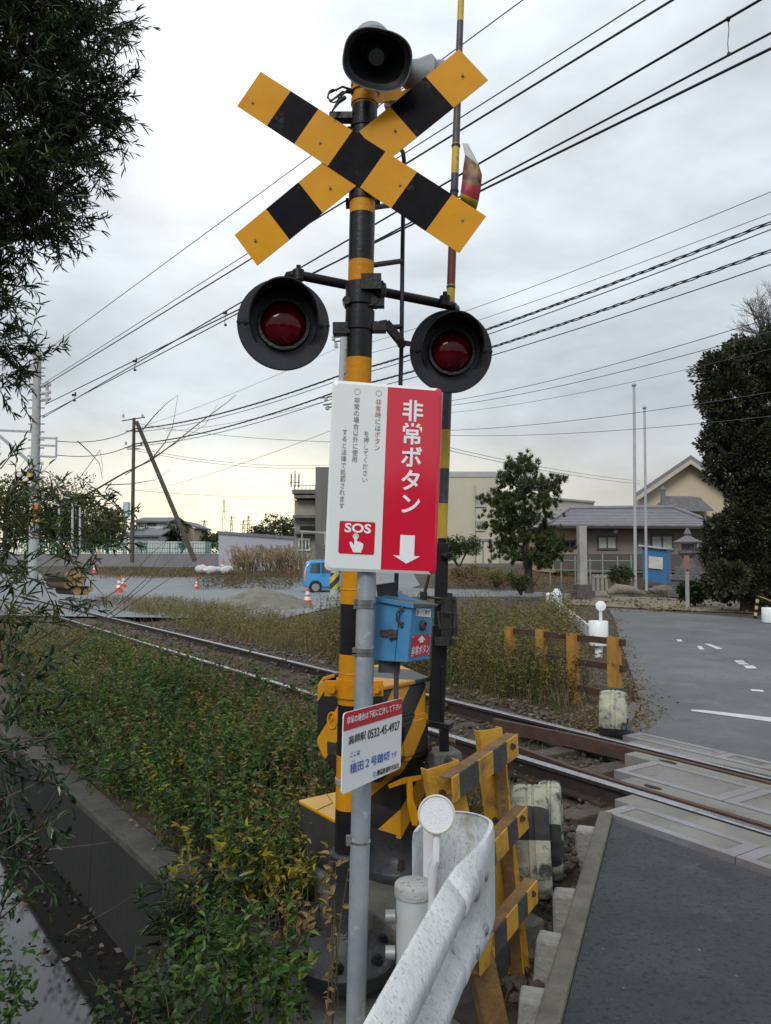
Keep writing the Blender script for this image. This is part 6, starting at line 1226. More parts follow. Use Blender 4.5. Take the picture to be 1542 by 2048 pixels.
# ------------------------------------------------------------------ vegetation
tan_l = leafmat('dry_leaf', [(.10, .062, .03), (.20, .135, .06), (.28, .20, .10), (.15, .12, .04), (.08, .055, .03)], .8, .2)
green_l = leafmat('weed_leaf', [(.010, .034, .007), (.020, .062, .011), (.042, .11, .016), (.09, .155, .022), (.20, .21, .03)], .5, .25)
weed_mix = leafmat('mixed_weed_leaf', [(.03, .07, .012), (.075, .12, .02), (.15, .17, .034), (.22, .18, .055), (.25, .165, .075), (.13, .08, .04)], .7, .25)
yel_l = leafmat('yellow_leaf', [(.05, .09, .015), (.13, .15, .015), (.30, .26, .02), (.36, .28, .03), (.25, .16, .04)], .5, .3)
dark_l = leafmat('dark_narrow_leaf', [(.009, .017, .008), (.015, .032, .011), (.028, .058, .016), (.05, .09, .022), (.08, .115, .03)], .4, .15)
big_l = leafmat('broad_leaf', [(.010, .030, .009), (.020, .052, .016), (.034, .07, .02), (.055, .085, .02)], .5, .25)
straw = leafmat('straw', [(.08, .055, .028), (.16, .11, .055), (.25, .18, .095), (.14, .105, .05), (.07, .08, .025)], .8, .15)
pine_l = leafmat('pine_needle', [(.018, .038, .012), (.034, .062, .018), (.06, .092, .024), (.095, .115, .03)], .6, .1)
hedge_l = leafmat('hedge_leaf', [(.010, .022, .008), (.02, .045, .012), (.035, .07, .016), (.05, .085, .02)], .5, .15)
tree_l = leafmat('mid_green_leaf', [(.02, .035, .012), (.035, .055, .016), (.06, .075, .02), (.085, .09, .025)], .6, .2)
stem_m = mat('weed_stem', (.09, .075, .035), (.13, .095, .05), 8, .8)
def gh(s, t): return hgt(s, t)
def weeds(name, label, spots, hgt_, spread, nst, lps, Ls, m, asp=.5, stem=True, up=.55, kind=None, cat=None, group=None, tilt=.3, droop=0.0, top=False):
    """stems rising from the ground spots with leaves along them: one plant, or ground cover when kind is stuff"""
    pos, dr, ll, rn = [], [], [], []; mb = MB(); g0 = Vector((0, 0, 0)); first = None
    for (x, y, z) in spots:
        if first is None: first = Vector((x, y, z))
        base_r = random.random()
        for k in range(nst):
            a = random.uniform(0, 6.283); q = spread * random.random() ** .6; bx_, by_ = x + math.cos(a) * q, y + math.sin(a) * q
            H = hgt_ * random.uniform(.45, 1.1); tx, ty = random.gauss(0, tilt) * H, random.gauss(0, tilt) * H
            if stem and (kind is None or k % 2 == 0): mb.tube([(bx_, by_, z - .05), (bx_ + tx * .4, by_ + ty * .4, z + H * .55), (bx_ + tx, by_ + ty, z + H - droop * H)], [.0035 * hgt_ + .001, .0025 * hgt_ + .0008, .0007], 4, cap=False)
            n = max(1, int(lps * random.uniform(.6, 1.3)))
            for j in range(n):
                f = (random.random() ** (.45 if top else .75)); c_ = f * f * .6 + f * .4
                pos.append((bx_ + tx * c_, by_ + ty * c_, z + H * f - droop * H * f ** 3)); th = random.uniform(0, 6.283); dr.append((math.cos(th), math.sin(th), random.gauss(up * .5, .45))); ll.append(Ls * random.uniform(.5, 1.2)); rn.append(base_r * .45 + random.random() * .55)
    if kind == 'stuff':
        o = leaf_object(name, pos, dr, ll, np.array(ll) * asp, m, None, first, rn, bend=.25, detail=asp > .3 and first.y < 9); props(o, kind='stuff')
        if mb.v: s_ = mb.build(name, stem_m, loc=first, smooth=0, flat=True); props(s_, kind='stuff')
        return o
    t = thing(name, label, cat or 'plant', first, group); leaf_object('foliage', pos, dr, ll, np.array(ll) * asp, m, t, (0, 0, 0), rn, bend=.25, detail=True)
    if mb.v: mb.build('stem', stem_m, t, smooth=0, flat=True)
    return t
def grass(name, spots, H, nbl, spread, m, w=.006, lean=.5):
    pos, dr, ll = [], [], []
    for x, y, z in spots:
        for k in range(nbl): pos.append((x + random.gauss(0, spread), y + random.gauss(0, spread), z - .02)); dr.append((random.gauss(0, lean), random.gauss(0, lean), 1)); ll.append(H * random.uniform(.35, 1.15))
    o = leaf_object(name, pos, dr, ll, w, m, None, spots[0], None, fold=.1, bend=.22); props(o, kind='stuff'); return o
def scat(n, s0, s1, t0, t1, cond=None, pw=1.0):
    out = []
    while len(out) < n:
        s, t = random.uniform(s0, s1), t0 + (t1 - t0) * random.random() ** pw; p = T(s, t)
        if cond and not cond(p, s, t): continue
        out.append((p.x, p.y, gh(s, t)))
    return out
random.seed(21)
def road_side(p): return (p - KB).dot(kr) > -.30
def far_road(p):          # right of the far road's left edge
    for a, b in zip(fe[:-1], fe[1:]):
        if min(a.y, b.y) - .01 <= p.y <= max(a.y, b.y): return p.x > a.x + (b.x - a.x) * (p.y - a.y) / (b.y - a.y) - .15
    return p.x > fe[-1].x - .3 and p.y > fe[-1].y
def patch(x, y, k=0): return math.sin(x * 2.3 + y * .9 + k) + math.sin(y * 2.1 - x * 1.4 + 1.7 * k) + .6 * math.sin(x * 5.1 + y * 4.3 + k)
green_spot = lambda p, s, t: off_slab(p, s, t) and patch(p.x, p.y) > random.gauss(.1, .35)
dry_spot = lambda p, s, t: off_slab(p, s, t) and patch(p.x, p.y) < random.gauss(.2, .4)
off_slab = lambda p, s, t: not (s < 2.85 and 2.0 < t < 3.95) and not road_side(p)
# between ditch wall and track
weeds('undergrowth', '', scat(170, 1.85, 3.7, 6.0, 15, off_slab, 1.2), .6, .18, 7, 13, .05, weed_mix, .45, kind='stuff', tilt=.22)
weeds('undergrowth', '', scat(230, 1.85, 3.4, 3.9, 14, green_spot, 1.6), .74, .15, 6, 15, .052, green_l, .55, kind='stuff', tilt=.22)
weeds('undergrowth', '', [(*T(random.uniform(1.74, 2.2) - off(t), t)[:2], -.26) for t in [random.uniform(4.0, 10) for _ in range(95)]], .5, .14, 7, 13, .05, green_l, .5, kind='stuff', tilt=.4)
weeds('undergrowth', '', scat(170, 1.95, 3.6, 3.9, 12, dry_spot, 1.6), .58, .14, 8, 5, .045, tan_l, .45, kind='stuff', tilt=.25)
weeds('undergrowth', '', scat(200, 2.0, 3.7, 4.2, 13, dry_spot, 1.5), .40, .16, 6, 12, .044, weed_mix, .42, kind='stuff')
weeds('undergrowth', '', scat(120, 2.0, 4.0, 9, 28, off_slab), .5, .3, 6, 9, .07, weed_mix, .45, kind='stuff')
grass('dry_grass', scat(600, 2.15, 4.15, 4, 18, dry_spot, 1.5), .26, 18, .07, straw, .005, .4)
grass('dry_grass', scat(520, 4.68, 5.52, 4.7, 22, None, 1.3), .11, 20, .09, straw, .005, .9); grass('dry_grass', scat(420, 3.5, 4.4, 4.7, 18, None, 1.3), .15, 20, .09, straw, .005, .8)
grass('dry_grass', scat(200, 2.1, 3.9, 3.9, 9, off_slab), .18, 14, .06, leafmat('green_grass', [(.02, .045, .012), (.04, .07, .02), (.07, .09, .025)], .6, .2), .006, .6)
# verge beyond the track: tall dry weeds and brush
def notroad(p, s, t):
    if far_road(p + Vector((.35, 0, 0))): return False
    return not (p.y > 9.0 and .245 < p.x / p.y < .305 and p.y < 14.5)
weeds('tall_weeds', '', scat(230, 6.85, 8.6, 5.0, 13, notroad), .72, .22, 7, 20, .042, weed_mix, .45, kind='stuff', tilt=.14)
weeds('tall_weeds', '', scat(230, 7.4, 12.5, 4.0, 15, notroad), .88, .28, 7, 20, .052, weed_mix, .45, kind='stuff', tilt=.14)
weeds('tall_weeds', '', scat(260, 6.9, 8.8, 10.5, 26, None), .5, .3, 6, 13, .06, weed_mix, .42, kind='stuff')
grass('tall_grass', scat(420, 6.8, 9.5, 5.0, 16, notroad), .46, 16, .12, straw, .006, .16)
grass('dry_grass', scat(420, 6.6, 10.5, 12, 34, None), .38, 18, .25, straw, .012, .5)
grass('dry_grass', scat(240, 6.4, 7.3, 5.3, 9, notroad), .12, 18, .06, straw, .005, .6)
weeds('undergrowth', '', scat(60, 6.7, 7.6, 5.6, 9.5, notroad), .42, .1, 5, 11, .035, green_l, .5, kind='stuff')
weeds('tall_weeds', '', scat(75, 6.9, 11, 5.0, 15, notroad), 1.1, .25, 3, 22, .032, leafmat('seed_head', [(.10, .06, .03), (.20, .13, .06), (.30, .21, .11), (.16, .12, .05)], .9, .2), .4, kind='stuff', tilt=.12, top=True)
weeds('undergrowth', '', scat(34, 1.9, 3.5, 4.6, 12, off_slab, 1.3), .95, .2, 3, 14, .04, MATS['seed_head'], .35, kind='stuff', tilt=.16, top=True)
weeds('undergrowth', '', scat(22, 1.8, 3.3, 4.2, 9, off_slab, 1.3), .42, .16, 5, 9, .085, big_l, .7, kind='stuff', tilt=.3)
weeds('undergrowth', '', scat(26, 1.8, 3.3, 4.2, 10, off_slab, 1.2), .6, .15, 5, 16, .05, yel_l, .4, kind='stuff', tilt=.3)
weeds('undergrowth', '', scat(40, 6.8, 9, 5.2, 12, notroad), .6, .2, 6, 16, .045, green_l, .5, kind='stuff', tilt=.2)
weeds('undergrowth', '', [(*T(s, t)[:2], -.27) for s, t in ((2.9, 4.5), (2.6, 4.7), (3.1, 5.0), (2.3, 5.4), (2.8, 6.2), (2.2, 7.0), (3.2, 7.3), (2.5, 8.4), (1.95, 6.2), (2.0, 8.8))], .98, .20, 12, 26, .058, green_l, .55, kind='stuff', tilt=.16)
weeds('undergrowth', '', [(*T(s, t)[:2], -.27) for s, t in ((2.2, 4.9), (3.3, 5.8), (2.1, 7.9), (2.9, 9.4), (3.0, 11), (2.2, 10.5))], .85, .22, 12, 18, .05, weed_mix, .45, kind='stuff', tilt=.22)
weeds('tall_weeds', '', [(*(Vector((3.62, 13.9, 0)).lerp(Vector((5.85, 26.4, 0)), f) + Vector((random.uniform(-.5, .1), random.uniform(-.6, .1), 0)))[:2], -.08) for f in [random.random() for _ in range(46)]], .85, .3, 6, 14, .06, weed_mix, .45, kind='stuff', tilt=.2)
# brown leaf litter along the far road and the bank
def litter(name, pts, L, m, n): 
    pos = [(x + random.gauss(0, .12), y + random.gauss(0, .12), z + random.uniform(.005, .03)) for x, y, z in pts for _ in range(n)]
    o = leaf_object(name, pos, rdir(len(pos), .1, .25), RNG.uniform(.5, 1.2, len(pos)) * L, RNG.uniform(.3, .6, len(pos)) * L, m, None, pts[0]); props(o, kind='stuff')
litter('leaf_litter', [(p.x + random.uniform(-.40, .22), p.y, -.012) for k in range(260) for p in [fe[k % 4].lerp(fe[k % 4 + 1], random.random()) - Vector((.12, 0, -.045))]], .05, tan_l, 12)
litter('leaf_litter', scat(260, 1.9, 3.6, 3.6, 10, off_slab), .05, tan_l, 9)
litter('leaf_litter', [(random.uniform(7, 17), random.uniform(24, 33), -.03) for k in range(200)], .14, tan_l, 5)
litter('floating_leaves', [(*T(1.52 - abs(random.gauss(0, .17)), random.uniform(2.5, 10))[:2], -.937) for k in range(150)], .06, leafmat('rotting_leaf', [(.018, .010, .007), (.035, .018, .010), (.06, .032, .016), (.11, .07, .03)], .5, .05), 5)
litter('leaf_litter', [(*T(random.uniform(1.56, 1.84), random.uniform(3.5, 12))[:2], -.24) for k in range(40)], .04, tan_l, 2)
# plants by the post, each told apart
sl = lambda u, v, z=-.27: tuple(G(u, v, z))
weeds('leafy_shrub', 'leafy green shrub with upright stems beside the black gate cabinet, left of the striped post', [sl(575, 1640), sl(610, 1610), sl(540, 1630), sl(590, 1590)], .66, .14, 13, 28, .055, green_l, .6, tilt=.14, cat='shrub')
weeds('leafy_shrub', 'dense green bush left of the yellow-lidded box, dark at its foot', [sl(470, 1640), sl(510, 1690), sl(450, 1600), sl(500, 1600)], .52, .17, 12, 24, .055, green_l, .55, cat='shrub')
weeds('leafy_shrub', 'low green shrub with small leaves in front of the yellow-lidded box', [sl(600, 1775), sl(570, 1740), sl(630, 1770), sl(640, 1730), sl(545, 1790)], .42, .13, 13, 30, .040, green_l, .5, cat='shrub')
weeds('yellowing_shrub', 'straggly shrub with bright yellow leaves over the ditch wall', [sl(470, 1850, -.3), sl(520, 1850), sl(440, 1800, -.3), sl(400, 1850, -.35), sl(560, 1830)], .42, .14, 8, 12, .062, yel_l, .45, cat='shrub', tilt=.4, top=True)
weeds('yellowing_shrub', 'thin plant with a few large yellow leaves close to the black post base', [sl(610, 1850), sl(580, 1830), sl(635, 1830)], .46, .1, 6, 10, .055, yel_l, .45, cat='shrub', tilt=.25, top=True)
weeds('withered_plant', 'withered brown plant drooping before the round post base', [sl(590, 1905, -.25), sl(560, 1900, -.25), sl(640, 1960, -.25)], .30, .08, 6, 9, .05, tan_l, .5, cat='plant', tilt=.25, droop=.2, top=True)
weeds('vine', 'thin withered vine climbing between the black post and the grey pole', [tuple(P(672, 1990, 3.05)), tuple(P(660, 2040, 3.0))], .55, .03, 3, 11, .035, tan_l, .6, cat='vine', tilt=.06)
weeds('long_leaf_plant', 'dark plant with long narrow leaves hanging over the ditch edge', [sl(430, 1960, -.5), sl(380, 1960, -.6), sl(480, 1950, -.4), sl(350, 1900, -.5), sl(440, 1890, -.4)], .55, .13, 10, 30, .10, dark_l, .14, cat='plant', tilt=.4, droop=.25)
weeds('long_leaf_plant', 'tuft of strappy green leaves left of the round post base', [sl(600, 1820)], .28, .06, 5, 8, .14, big_l, .10, cat='plant', tilt=.5)
weeds('broad_leaf_creeper', 'creeper with large round leaves hanging on the ditch wall coping', [tuple(T(1.86, 4.15, -.24)), tuple(T(1.9, 4.45, -.24)), tuple(T(1.8, 3.95, -.25))], .20, .10, 4, 7, .08, big_l, .85, cat='creeper', tilt=.6)
weeds('broad_leaf_creeper', 'round-leaved creeper at the bottom edge below the ditch wall', [tuple(P(300, 2010, 3.0)), tuple(P(340, 2050, 2.9)), tuple(P(270, 2070, 3.0)), tuple(P(390, 2080, 2.8))], .26, .12, 7, 12, .045, big_l, .75, cat='creeper', tilt=.5)
weeds('leafy_shrub', 'shady green shrub at the bottom edge left of the concrete slab', [tuple(P(520, 1960, 3.35)), tuple(P(470, 1930, 3.5)), tuple(P(400, 2040, 3.1)), tuple(P(480, 2000, 3.2)), tuple(P(520, 2060, 3.1)), tuple(P(430, 2070, 3.0)), tuple(P(560, 2050, 3.05))], .34, .12, 10, 24, .042, green_l, .55, cat='shrub', tilt=.35)
grass('dry_grass', [(*(G(u, v, -.26)[:2]), -.26) for u, v in ((930, 1690), (1100, 1780), (1080, 1860), (1130, 1720), (1150, 1840), (1060, 1950), (1105, 1960), (1020, 2010), (890, 1640), (870, 1700), (900, 1600)) for _ in range(7)], .16, 9, .05, straw, .004, .8)
weeds('undergrowth', '', [tuple(G(u, v, -.24)) for u, v in ((1130, 1720), (1110, 1730), (1150, 1715), (1090, 1850), (880, 1560), (862, 1600))], .12, .06, 5, 7, .04, green_l, .3, kind='stuff')
# near bank at the left: dark hedge over the water
weeds('undergrowth', '', [tuple(P(u, v, Y)) for u, v, Y in ((0, 2010, 3.6), (25, 2060, 3.4), (-25, 1930, 3.8))], .26, .10, 8, 16, .038, green_l, .6, kind='stuff')

# green bank and trees across the road behind the photographer
pos, dr = [], []
for k in range(9000):
    x = random.uniform(-45, 45); h_ = 4.6 + 1.0 * math.sin(x * .31) + .8 * math.sin(x * .83 + 1); pos.append((x, -36 + random.gauss(0, 1.2), .2 + h_ * random.random() ** .7)); dr.append((random.gauss(0, 1), random.gauss(.4, 1), random.gauss(.2, 1)))
o = leaf_object('tree_line', pos, dr, .9, .6, hedge_l, None, (0, -36, 0)); props(o, kind='stuff')
# trees and shrubs ----------------------------------------------------
def crown(t, clumps, n, L, asp, m, up=.2, shell=.55, seed=1, dirout=.8, flat=.8, fold=.25):
    global RNG
    RNG = np.random.default_rng(seed); P_, D_, Rn = [], [], []
    tot = sum(r ** 2 for *_, r in clumps)
    for x, y, z, r in clumps:
        k = max(8, int(n * r * r / tot)); d = rdir(k, 0, 1); rad = r * (shell + (1 - shell) * RNG.random(k) ** .5)[:, None] * (.8 + .35 * np.sin(d[:, :1] * 5 + x * 7) * np.cos(d[:, 1:2] * 4 + z * 3))
        P_.append(np.array([x, y, z]) + d * rad * np.array([1, 1, flat])); D_.append(d * dirout + rdir(k, up, 1) * (1.15 - dirout)); Rn.append(np.clip(RNG.normal(.4 + .25 * RNG.random(), .22, k) , 0, 1))
    P_, D_, Rn = np.concatenate(P_), np.concatenate(D_), np.concatenate(Rn); LL = L * RNG.uniform(.6, 1.25, len(P_)); return leaf_object('crown', P_, D_, LL, LL * asp, m, t, rnd=Rn, fold=fold)
def trunk(t, a, b, r, limbs, m=bark):
    mb = MB(); a, b = Vector(a), Vector(b); mid = a.lerp(b, .5) + Vector((random.gauss(0, .03), random.gauss(0, .03), 0)) * (b - a).length; mb.tube([a - UP * .1, a.lerp(mid, .5), mid, b], [r, r * .85, r * .7, r * .35], 10)
    for l in limbs: s_ = a.lerp(b, random.uniform(.3, .95)); e = Vector(l); mb.tube([s_, s_.lerp(e, .5) + UP * .1 * (e - s_).length, e], [r * .4, r * .25, r * .08], 6)
    mb.build('trunk', m, t, smooth=60)
# big overhanging tree at the left: narrow dark leaves; clump centres given at their own distance
random.seed(31)
bt = thing('overhanging_tree', 'large dark tree with narrow leaves overhanging the ditch from the left', 'tree', (-4.6, 4.6, -.3))
cl = []
for u, v, Y_, r in ((120, 40, 4.6, .42), (190, 60, 4.9, .22), (40, 120, 4.4, .5), (150, 190, 4.8, .36), (215, 200, 5.0, .20), (60, 260, 4.6, .45), (170, 260, 4.9, .25), (110, 330, 4.8, .32), (20, 360, 4.5, .4), (165, 350, 5.0, .14), (80, 430, 4.8, .26), (30, 470, 4.7, .25), (120, 445, 5.0, .12), (-20, 560, 4.7, .18), (12, 612, 4.9, .08), (0, 680, 4.8, .17), (30, 735, 4.9, .15), (-10, 770, 4.8, .16), (-120, 100, 4.4, .6), (-120, 350, 4.4, .6), (-120, 600, 4.5, .45), (60, -60, 4.4, .45), (-60, -100, 4.3, .6), (-200, -50, 4.2, .8), (-220, 300, 4.2, .7)):
    p = P(u, v, Y_); cl.append((p.x, p.y, p.z, r))
# tufts: twigs with leaves all along them
def tufts(t, clumps, ntw, nl, L, asp, m, seed):
    rg = np.random.default_rng(seed); pos, dr, ll, rn = [], [], [], []; mb = MB()
    for x, y, z, r in clumps:
        k = max(4, int(ntw * r * r))
        for i in range(k):
            d = rg.normal(size=3); d /= np.linalg.norm(d); q0 = np.array([x, y, z]) + d * r * rg.uniform(.1, .6); e = q0 + (d * .8 + np.array([.15, 0, .1]) + rg.normal(size=3) * .35) * rg.uniform(.16, .30)
            mb.tube([q0, (q0 + e) / 2, e], [.004, .003, .001], 3, cap=False); tone = rg.random()
            for j in range(nl):
                f = rg.uniform(.1, 1.0); pos.append(q0 + (e - q0) * f); w = (e - q0) / np.linalg.norm(e - q0) * .75 + rg.normal(size=3) * .55; dr.append(w); ll.append(L * rg.uniform(.6, 1.2)); rn.append(tone * .5 + rg.random() * .5)
    leaf_object('crown', pos, dr, ll, np.array(ll) * asp, m, t, rnd=np.array(rn), fold=.3, bend=.2, detail=True); mb.build('twigs', bark, t, smooth=0, flat=True)
tufts(bt, cl, 600, 22, .072, .145, dark_l, 5)
trunk(bt, (-4.6, 4.6, -.3), (-3.6, 4.6, 4.6), .17, [c[:3] for c in cl[:18]])
# stray long twig against the sky
mb = MB(); mb.tube([P(160, 95, 4.9), P(200, 105, 4.9), P(225, 108, 4.9), P(255, 103, 4.9), P(272, 85, 4.9), P(291, 45, 4.9)], [.004, .003, .0025, .002, .0018, .001], 5); mb.build('stray_twig', twigm, bt)
leaf_object('stray_leaf', [tuple(P(u, v, 4.9)) for u, v in ((221, 104), (240, 105), (246, 104), (258, 98), (224, 100))], rdir(5), .02, .012, dark_l, bt)
# leafy branches reaching in at the left with bare twigs
lb = thing('leafy_branch', 'overhanging branch with narrow leaves at the left, in front of the catenary pole', 'branch', tuple(P(-60, 1150, 4.2)))
cl2 = []
for u, v, Y_, r in ((30, 1010, 4.3, .20), (90, 1010, 4.5, .14), (150, 1030, 4.7, .12), (215, 1020, 4.9, .09), (255, 1030, 5.0, .05), (30, 1080, 4.2, .22), (110, 1080, 4.5, .13), (165, 1095, 4.7, .10), (195, 1100, 4.8, .05), (10, 1150, 4.1, .18), (80, 1150, 4.4, .11), (150, 1130, 4.6, .05), (20, 1230, 4.0, .16), (110, 1200, 4.4, .06), (0, 960, 4.3, .14), (-40, 1050, 4.1, .3), (-40, 1250, 4.0, .25)):
    p = P(u, v, Y_); cl2.append((p.x, p.y, p.z, r))
tufts(lb, cl2, 330, 12, .075, .17, leafmat('branch_leaf', [(.012, .022, .010), (.022, .045, .012), (.05, .085, .02), (.09, .11, .025), (.16, .15, .03)], .5, .2), 9)
tw = [([(0, 905), (80, 870), (160, 842), (270, 1002 - 150), (330, 815)], .0), ]
mb = MB()
for pts, Y_, r_ in (([(-20, 1060), (60, 1038), (140, 1005), (190, 980), (250, 945), (300, 922), (350, 885), (400, 845), (450, 808), (472, 790)], 4.6, .008), ([(205, 970), (260, 968), (310, 960), (340, 940)], 4.6, .004), ([(300, 922), (330, 885), (345, 855), (356, 790)], 4.65, .004), ([(285, 860), (310, 830), (335, 805), (357, 790)], 4.7, .004), ([(190, 978), (160, 955), (200, 900), (205, 930), (203, 955)], 4.6, .003), ([(155, 882), (180, 905), (198, 925), (206, 960)], 4.55, .0035), ([(0, 1040), (120, 1036), (240, 1038), (330, 1045), (420, 970)], 4.8, .003),
                    ([(60, 1290), (150, 1235), (235, 1180), (300, 1110), (340, 1075)], 4.3, .005), ([(120, 1300), (200, 1250), (290, 1190), (350, 1150), (420, 1100)], 4.4, .0045), ([(-20, 1400), (70, 1330), (190, 1250), (280, 1180), (370, 1090)], 4.2, .005), ([(235, 1210), (290, 1160), (320, 1110), (350, 1040)], 4.5, .003), ([(80, 1350), (160, 1300), (230, 1260)], 4.2, .004), ([(0, 1600), (90, 1560), (200, 1500), (300, 1430)], 4.0, .004), ([(90, 1700), (180, 1690), (250, 1680), (280, 1730)], 3.9, .0025), ([(130, 1870), (220, 1820), (300, 1770)], 3.8, .0025), ([(250, 950), (330, 900), (410, 850), (440, 800)], 4.6, .003), ([(0, 1180), (100, 1120), (200, 1060), (260, 1000)], 4.4, .004)):
    n_ = len(pts); q = [P(u, v, Y_ + .25 * i / n_) for i, (u, v) in enumerate(pts)]; mb.tube(q, [r_ * (1 - .8 * i / (n_ - 1)) for i in range(n_)], 6)
mb.build('bare_twig', twigm, lb)
lb2 = thing('leafy_branch', 'low branch with glossy oval leaves at the left edge, over the ditch wall', 'branch', tuple(P(-40, 1600, 3.2)))
cl3 = []
for u, v, Y_, r in ((10, 1440, 3.3, .14), (50, 1430, 3.4, .09), (10, 1540, 3.2, .12), (80, 1510, 3.4, .07), (130, 1570, 3.5, .05), (20, 1620, 3.2, .12), (80, 1640, 3.3, .07), (10, 1700, 3.1, .10), (60, 1720, 3.2, .05), (-15, 1850, 3.0, .06), (-40, 1500, 3.1, .2), (-40, 1700, 3.0, .18), (70, 1380, 3.6, .12), (20, 1330, 3.6, .16)):
    p = P(u, v, Y_); cl3.append((p.x, p.y, p.z, r))
tufts(lb2, cl3, 400, 11, .055, .36, leafmat('glossy_leaf', [(.010, .024, .012), (.018, .042, .018), (.03, .065, .025), (.06, .10, .03)], .3, .1), 13)
# bank shrubs on the left between branch and track
weeds('undergrowth', '', [(*T(s, t)[:2], hgt(s, t)) for s, t in [(random.uniform(-.9, -.15), random.uniform(4.5, 14)) for _ in range(36)]], .7, .22, 6, 14, .05, green_l, .35, kind='stuff')
weeds('undergrowth', '', [(*T(s, t)[:2], hgt(s, t)) for s, t in [(random.uniform(1.9, 3.0), random.uniform(7.5, 18)) for _ in range(45)]], .7, .2, 6, 14, .055, green_l, .4, kind='stuff', tilt=.35)

# pine
pn = thing('pine_tree', 'small pine with tufted needles standing alone before the bungalow', 'tree', tuple(P(1060, 1182, 33)))
random.seed(17); mb = MB(); Yp = 33; tb = P(1058, 1182, Yp); tt = P(1050, 918, Yp)
tr = [tb - UP * .1, P(1056, 1120, Yp), P(1046, 1050, Yp), P(1050, 980, Yp), tt]; mb.tube(tr, [.20, .15, .11, .07, .02], 8)
tips = []
for u, v in ((1052, 915), (1036, 930), (1060, 940), (1022, 935), (1008, 960), (1072, 965), (1100, 975), (1112, 968), (1030, 965), (1012, 990), (985, 1005), (975, 1000), (1000, 1015), (1040, 1000), (1070, 1000), (1085, 1010), (1050, 1030), (1020, 1035), (990, 1040), (985, 1060), (1010, 1062), (1035, 1060), (1065, 1045), (1090, 1050), (1100, 1075), (1075, 1075), (1110, 1080), (1000, 1085), (1025, 1090), (1050, 1085), (1080, 1100), (1115, 1100), (1005, 1105), (1030, 1112), (1060, 1115), (1095, 1118), (1082, 1130), (1000, 1095), (1020, 1010), (1055, 970), (1042, 950)):
    for _ in range(2):
        e = P(u + random.gauss(0, 5), v + random.gauss(0, 5), Yp + random.uniform(-1.3, 1.3)); tips.append(e); s_ = min(tr, key=lambda q: abs(q.z - e.z + .5)); mb.tube([s_, s_.lerp(e, .6) - UP * .05, e], [.03, .018, .008], 5)
for k in range(22):
    v = random.uniform(925, 1135); hw = np.interp(v, [905, 950, 1000, 1060, 1105, 1135], [4, 32, 60, 66, 68, 40]); e = P(1050 + random.uniform(-1, 1) * hw, v, Yp + random.uniform(-1.2, 1.0)); tips.append(e); s_ = min(tr, key=lambda q: abs(q.z - e.z + .5)); mb.tube([s_, s_.lerp(e, .6) - UP * .05, e], [.03, .018, .008], 5)
mb.build('trunk', bark, pn, smooth=60)
pos, dr, ll = [], [], []
for e in tips:
    for b_ in range(11):
        c = e + Vector((random.gauss(0, .24), random.gauss(0, .24), random.gauss(0, .15))); ax_ = np.array([random.gauss(0, .5), random.gauss(0, .5), 1.0])
        for k in range(42): pos.append(tuple(c + Vector((0, 0, random.uniform(-.06, .06))))); d = RNG.normal(size=3); d = d / np.linalg.norm(d) * .8 + ax_ * .75; dr.append(d); ll.append(random.uniform(.13, .24))
leaf_object('crown', pos, dr, ll, .026, pine_l, pn)
# big dark tree on the right
rt_ = thing('broadleaf_tree', 'huge dark evergreen tree filling the right edge behind the road', 'tree', tuple(P(1500, 1228, 25)))
random.seed(41); cl = []
for u, v, r in ((1440, 740, .8), (1480, 715, .8), (1530, 705, .9), (1420, 800, .55), (1470, 800, 1.0), (1540, 800, 1.1), (1440, 880, .7), (1424, 888, .3), (1500, 900, 1.1), (1450, 960, .75), (1530, 990, 1.2), (1440, 1040, .45), (1480, 1050, 1.0), (1440, 1110, .7), (1520, 1100, 1.1), (1460, 1170, .85), (1530, 1180, 1.0), (1440, 1180, .4), (1600, 760, 1.3), (1620, 950, 1.5), (1620, 1130, 1.4), (1432, 845, .4), (1440, 930, .45), (1470, 840, .8), (1500, 760, 1.0), (1495, 705, .7), (1540, 685, .8), (1465, 735, .6), (1580, 690, 1.0), (1500, 980, 1.0), (1436, 1075, .42), (1438, 1140, .42), (1490, 1120, .9), (1540, 880, 1.2)):
    for k in range(2): p = P(u + random.gauss(0, 8), v + random.gauss(0, 8), 25 + random.uniform(-.8, 1.4)); cl.append((p.x, p.y, p.z, r * random.uniform(.75, 1)))
crown(rt_, cl, 120000, .125, .6, leafmat('evergreen_leaf', [(.012, .013, .009), (.020, .024, .013), (.032, .038, .017), (.055, .062, .022), (.085, .085, .034)], .55, .12), seed=3, shell=.5); trunk(rt_, P(1505, 1230, 25.3), P(1500, 800, 25.3), .4, [c[:3] for c in cl[:20]])
bt2 = thing('bare_tree', 'bare grey twigs of a leafless tree above the big dark tree', 'tree', tuple(P(1560, 1200, 30))); mb = MB()
random.seed(8)
def twig(a, d, L, r, depth):
    b = a + d * L; mb.tube([a, a.lerp(b, .5) + Vector((random.gauss(0, .03), 0, random.gauss(0, .03))) * L, b], [r, r * .8, r * .55], 5, cap=False)
    if depth:
        for k in range(3): nd = (d + Vector((random.gauss(0, .45), random.gauss(0, .3), random.gauss(.05, .35)))).normalized(); twig(a.lerp(b, random.uniform(.6, 1)), nd, L * random.uniform(.55, .8), r * .6, depth - 1)
mb.tube([P(1570, 1200, 30), P(1572, 760, 30)], [.25, .14], 8)
for k in range(5): twig(P(1572, 790 - k * 15, 30), Vector((random.uniform(-.8, .1), random.gauss(0, .3), 1)).normalized(), 1.6, .06, 5)
mb.build('branches', mat('bare_bark', (.16, .145, .14), (.12, .11, .105), 6, .9), bt2, smooth=60)
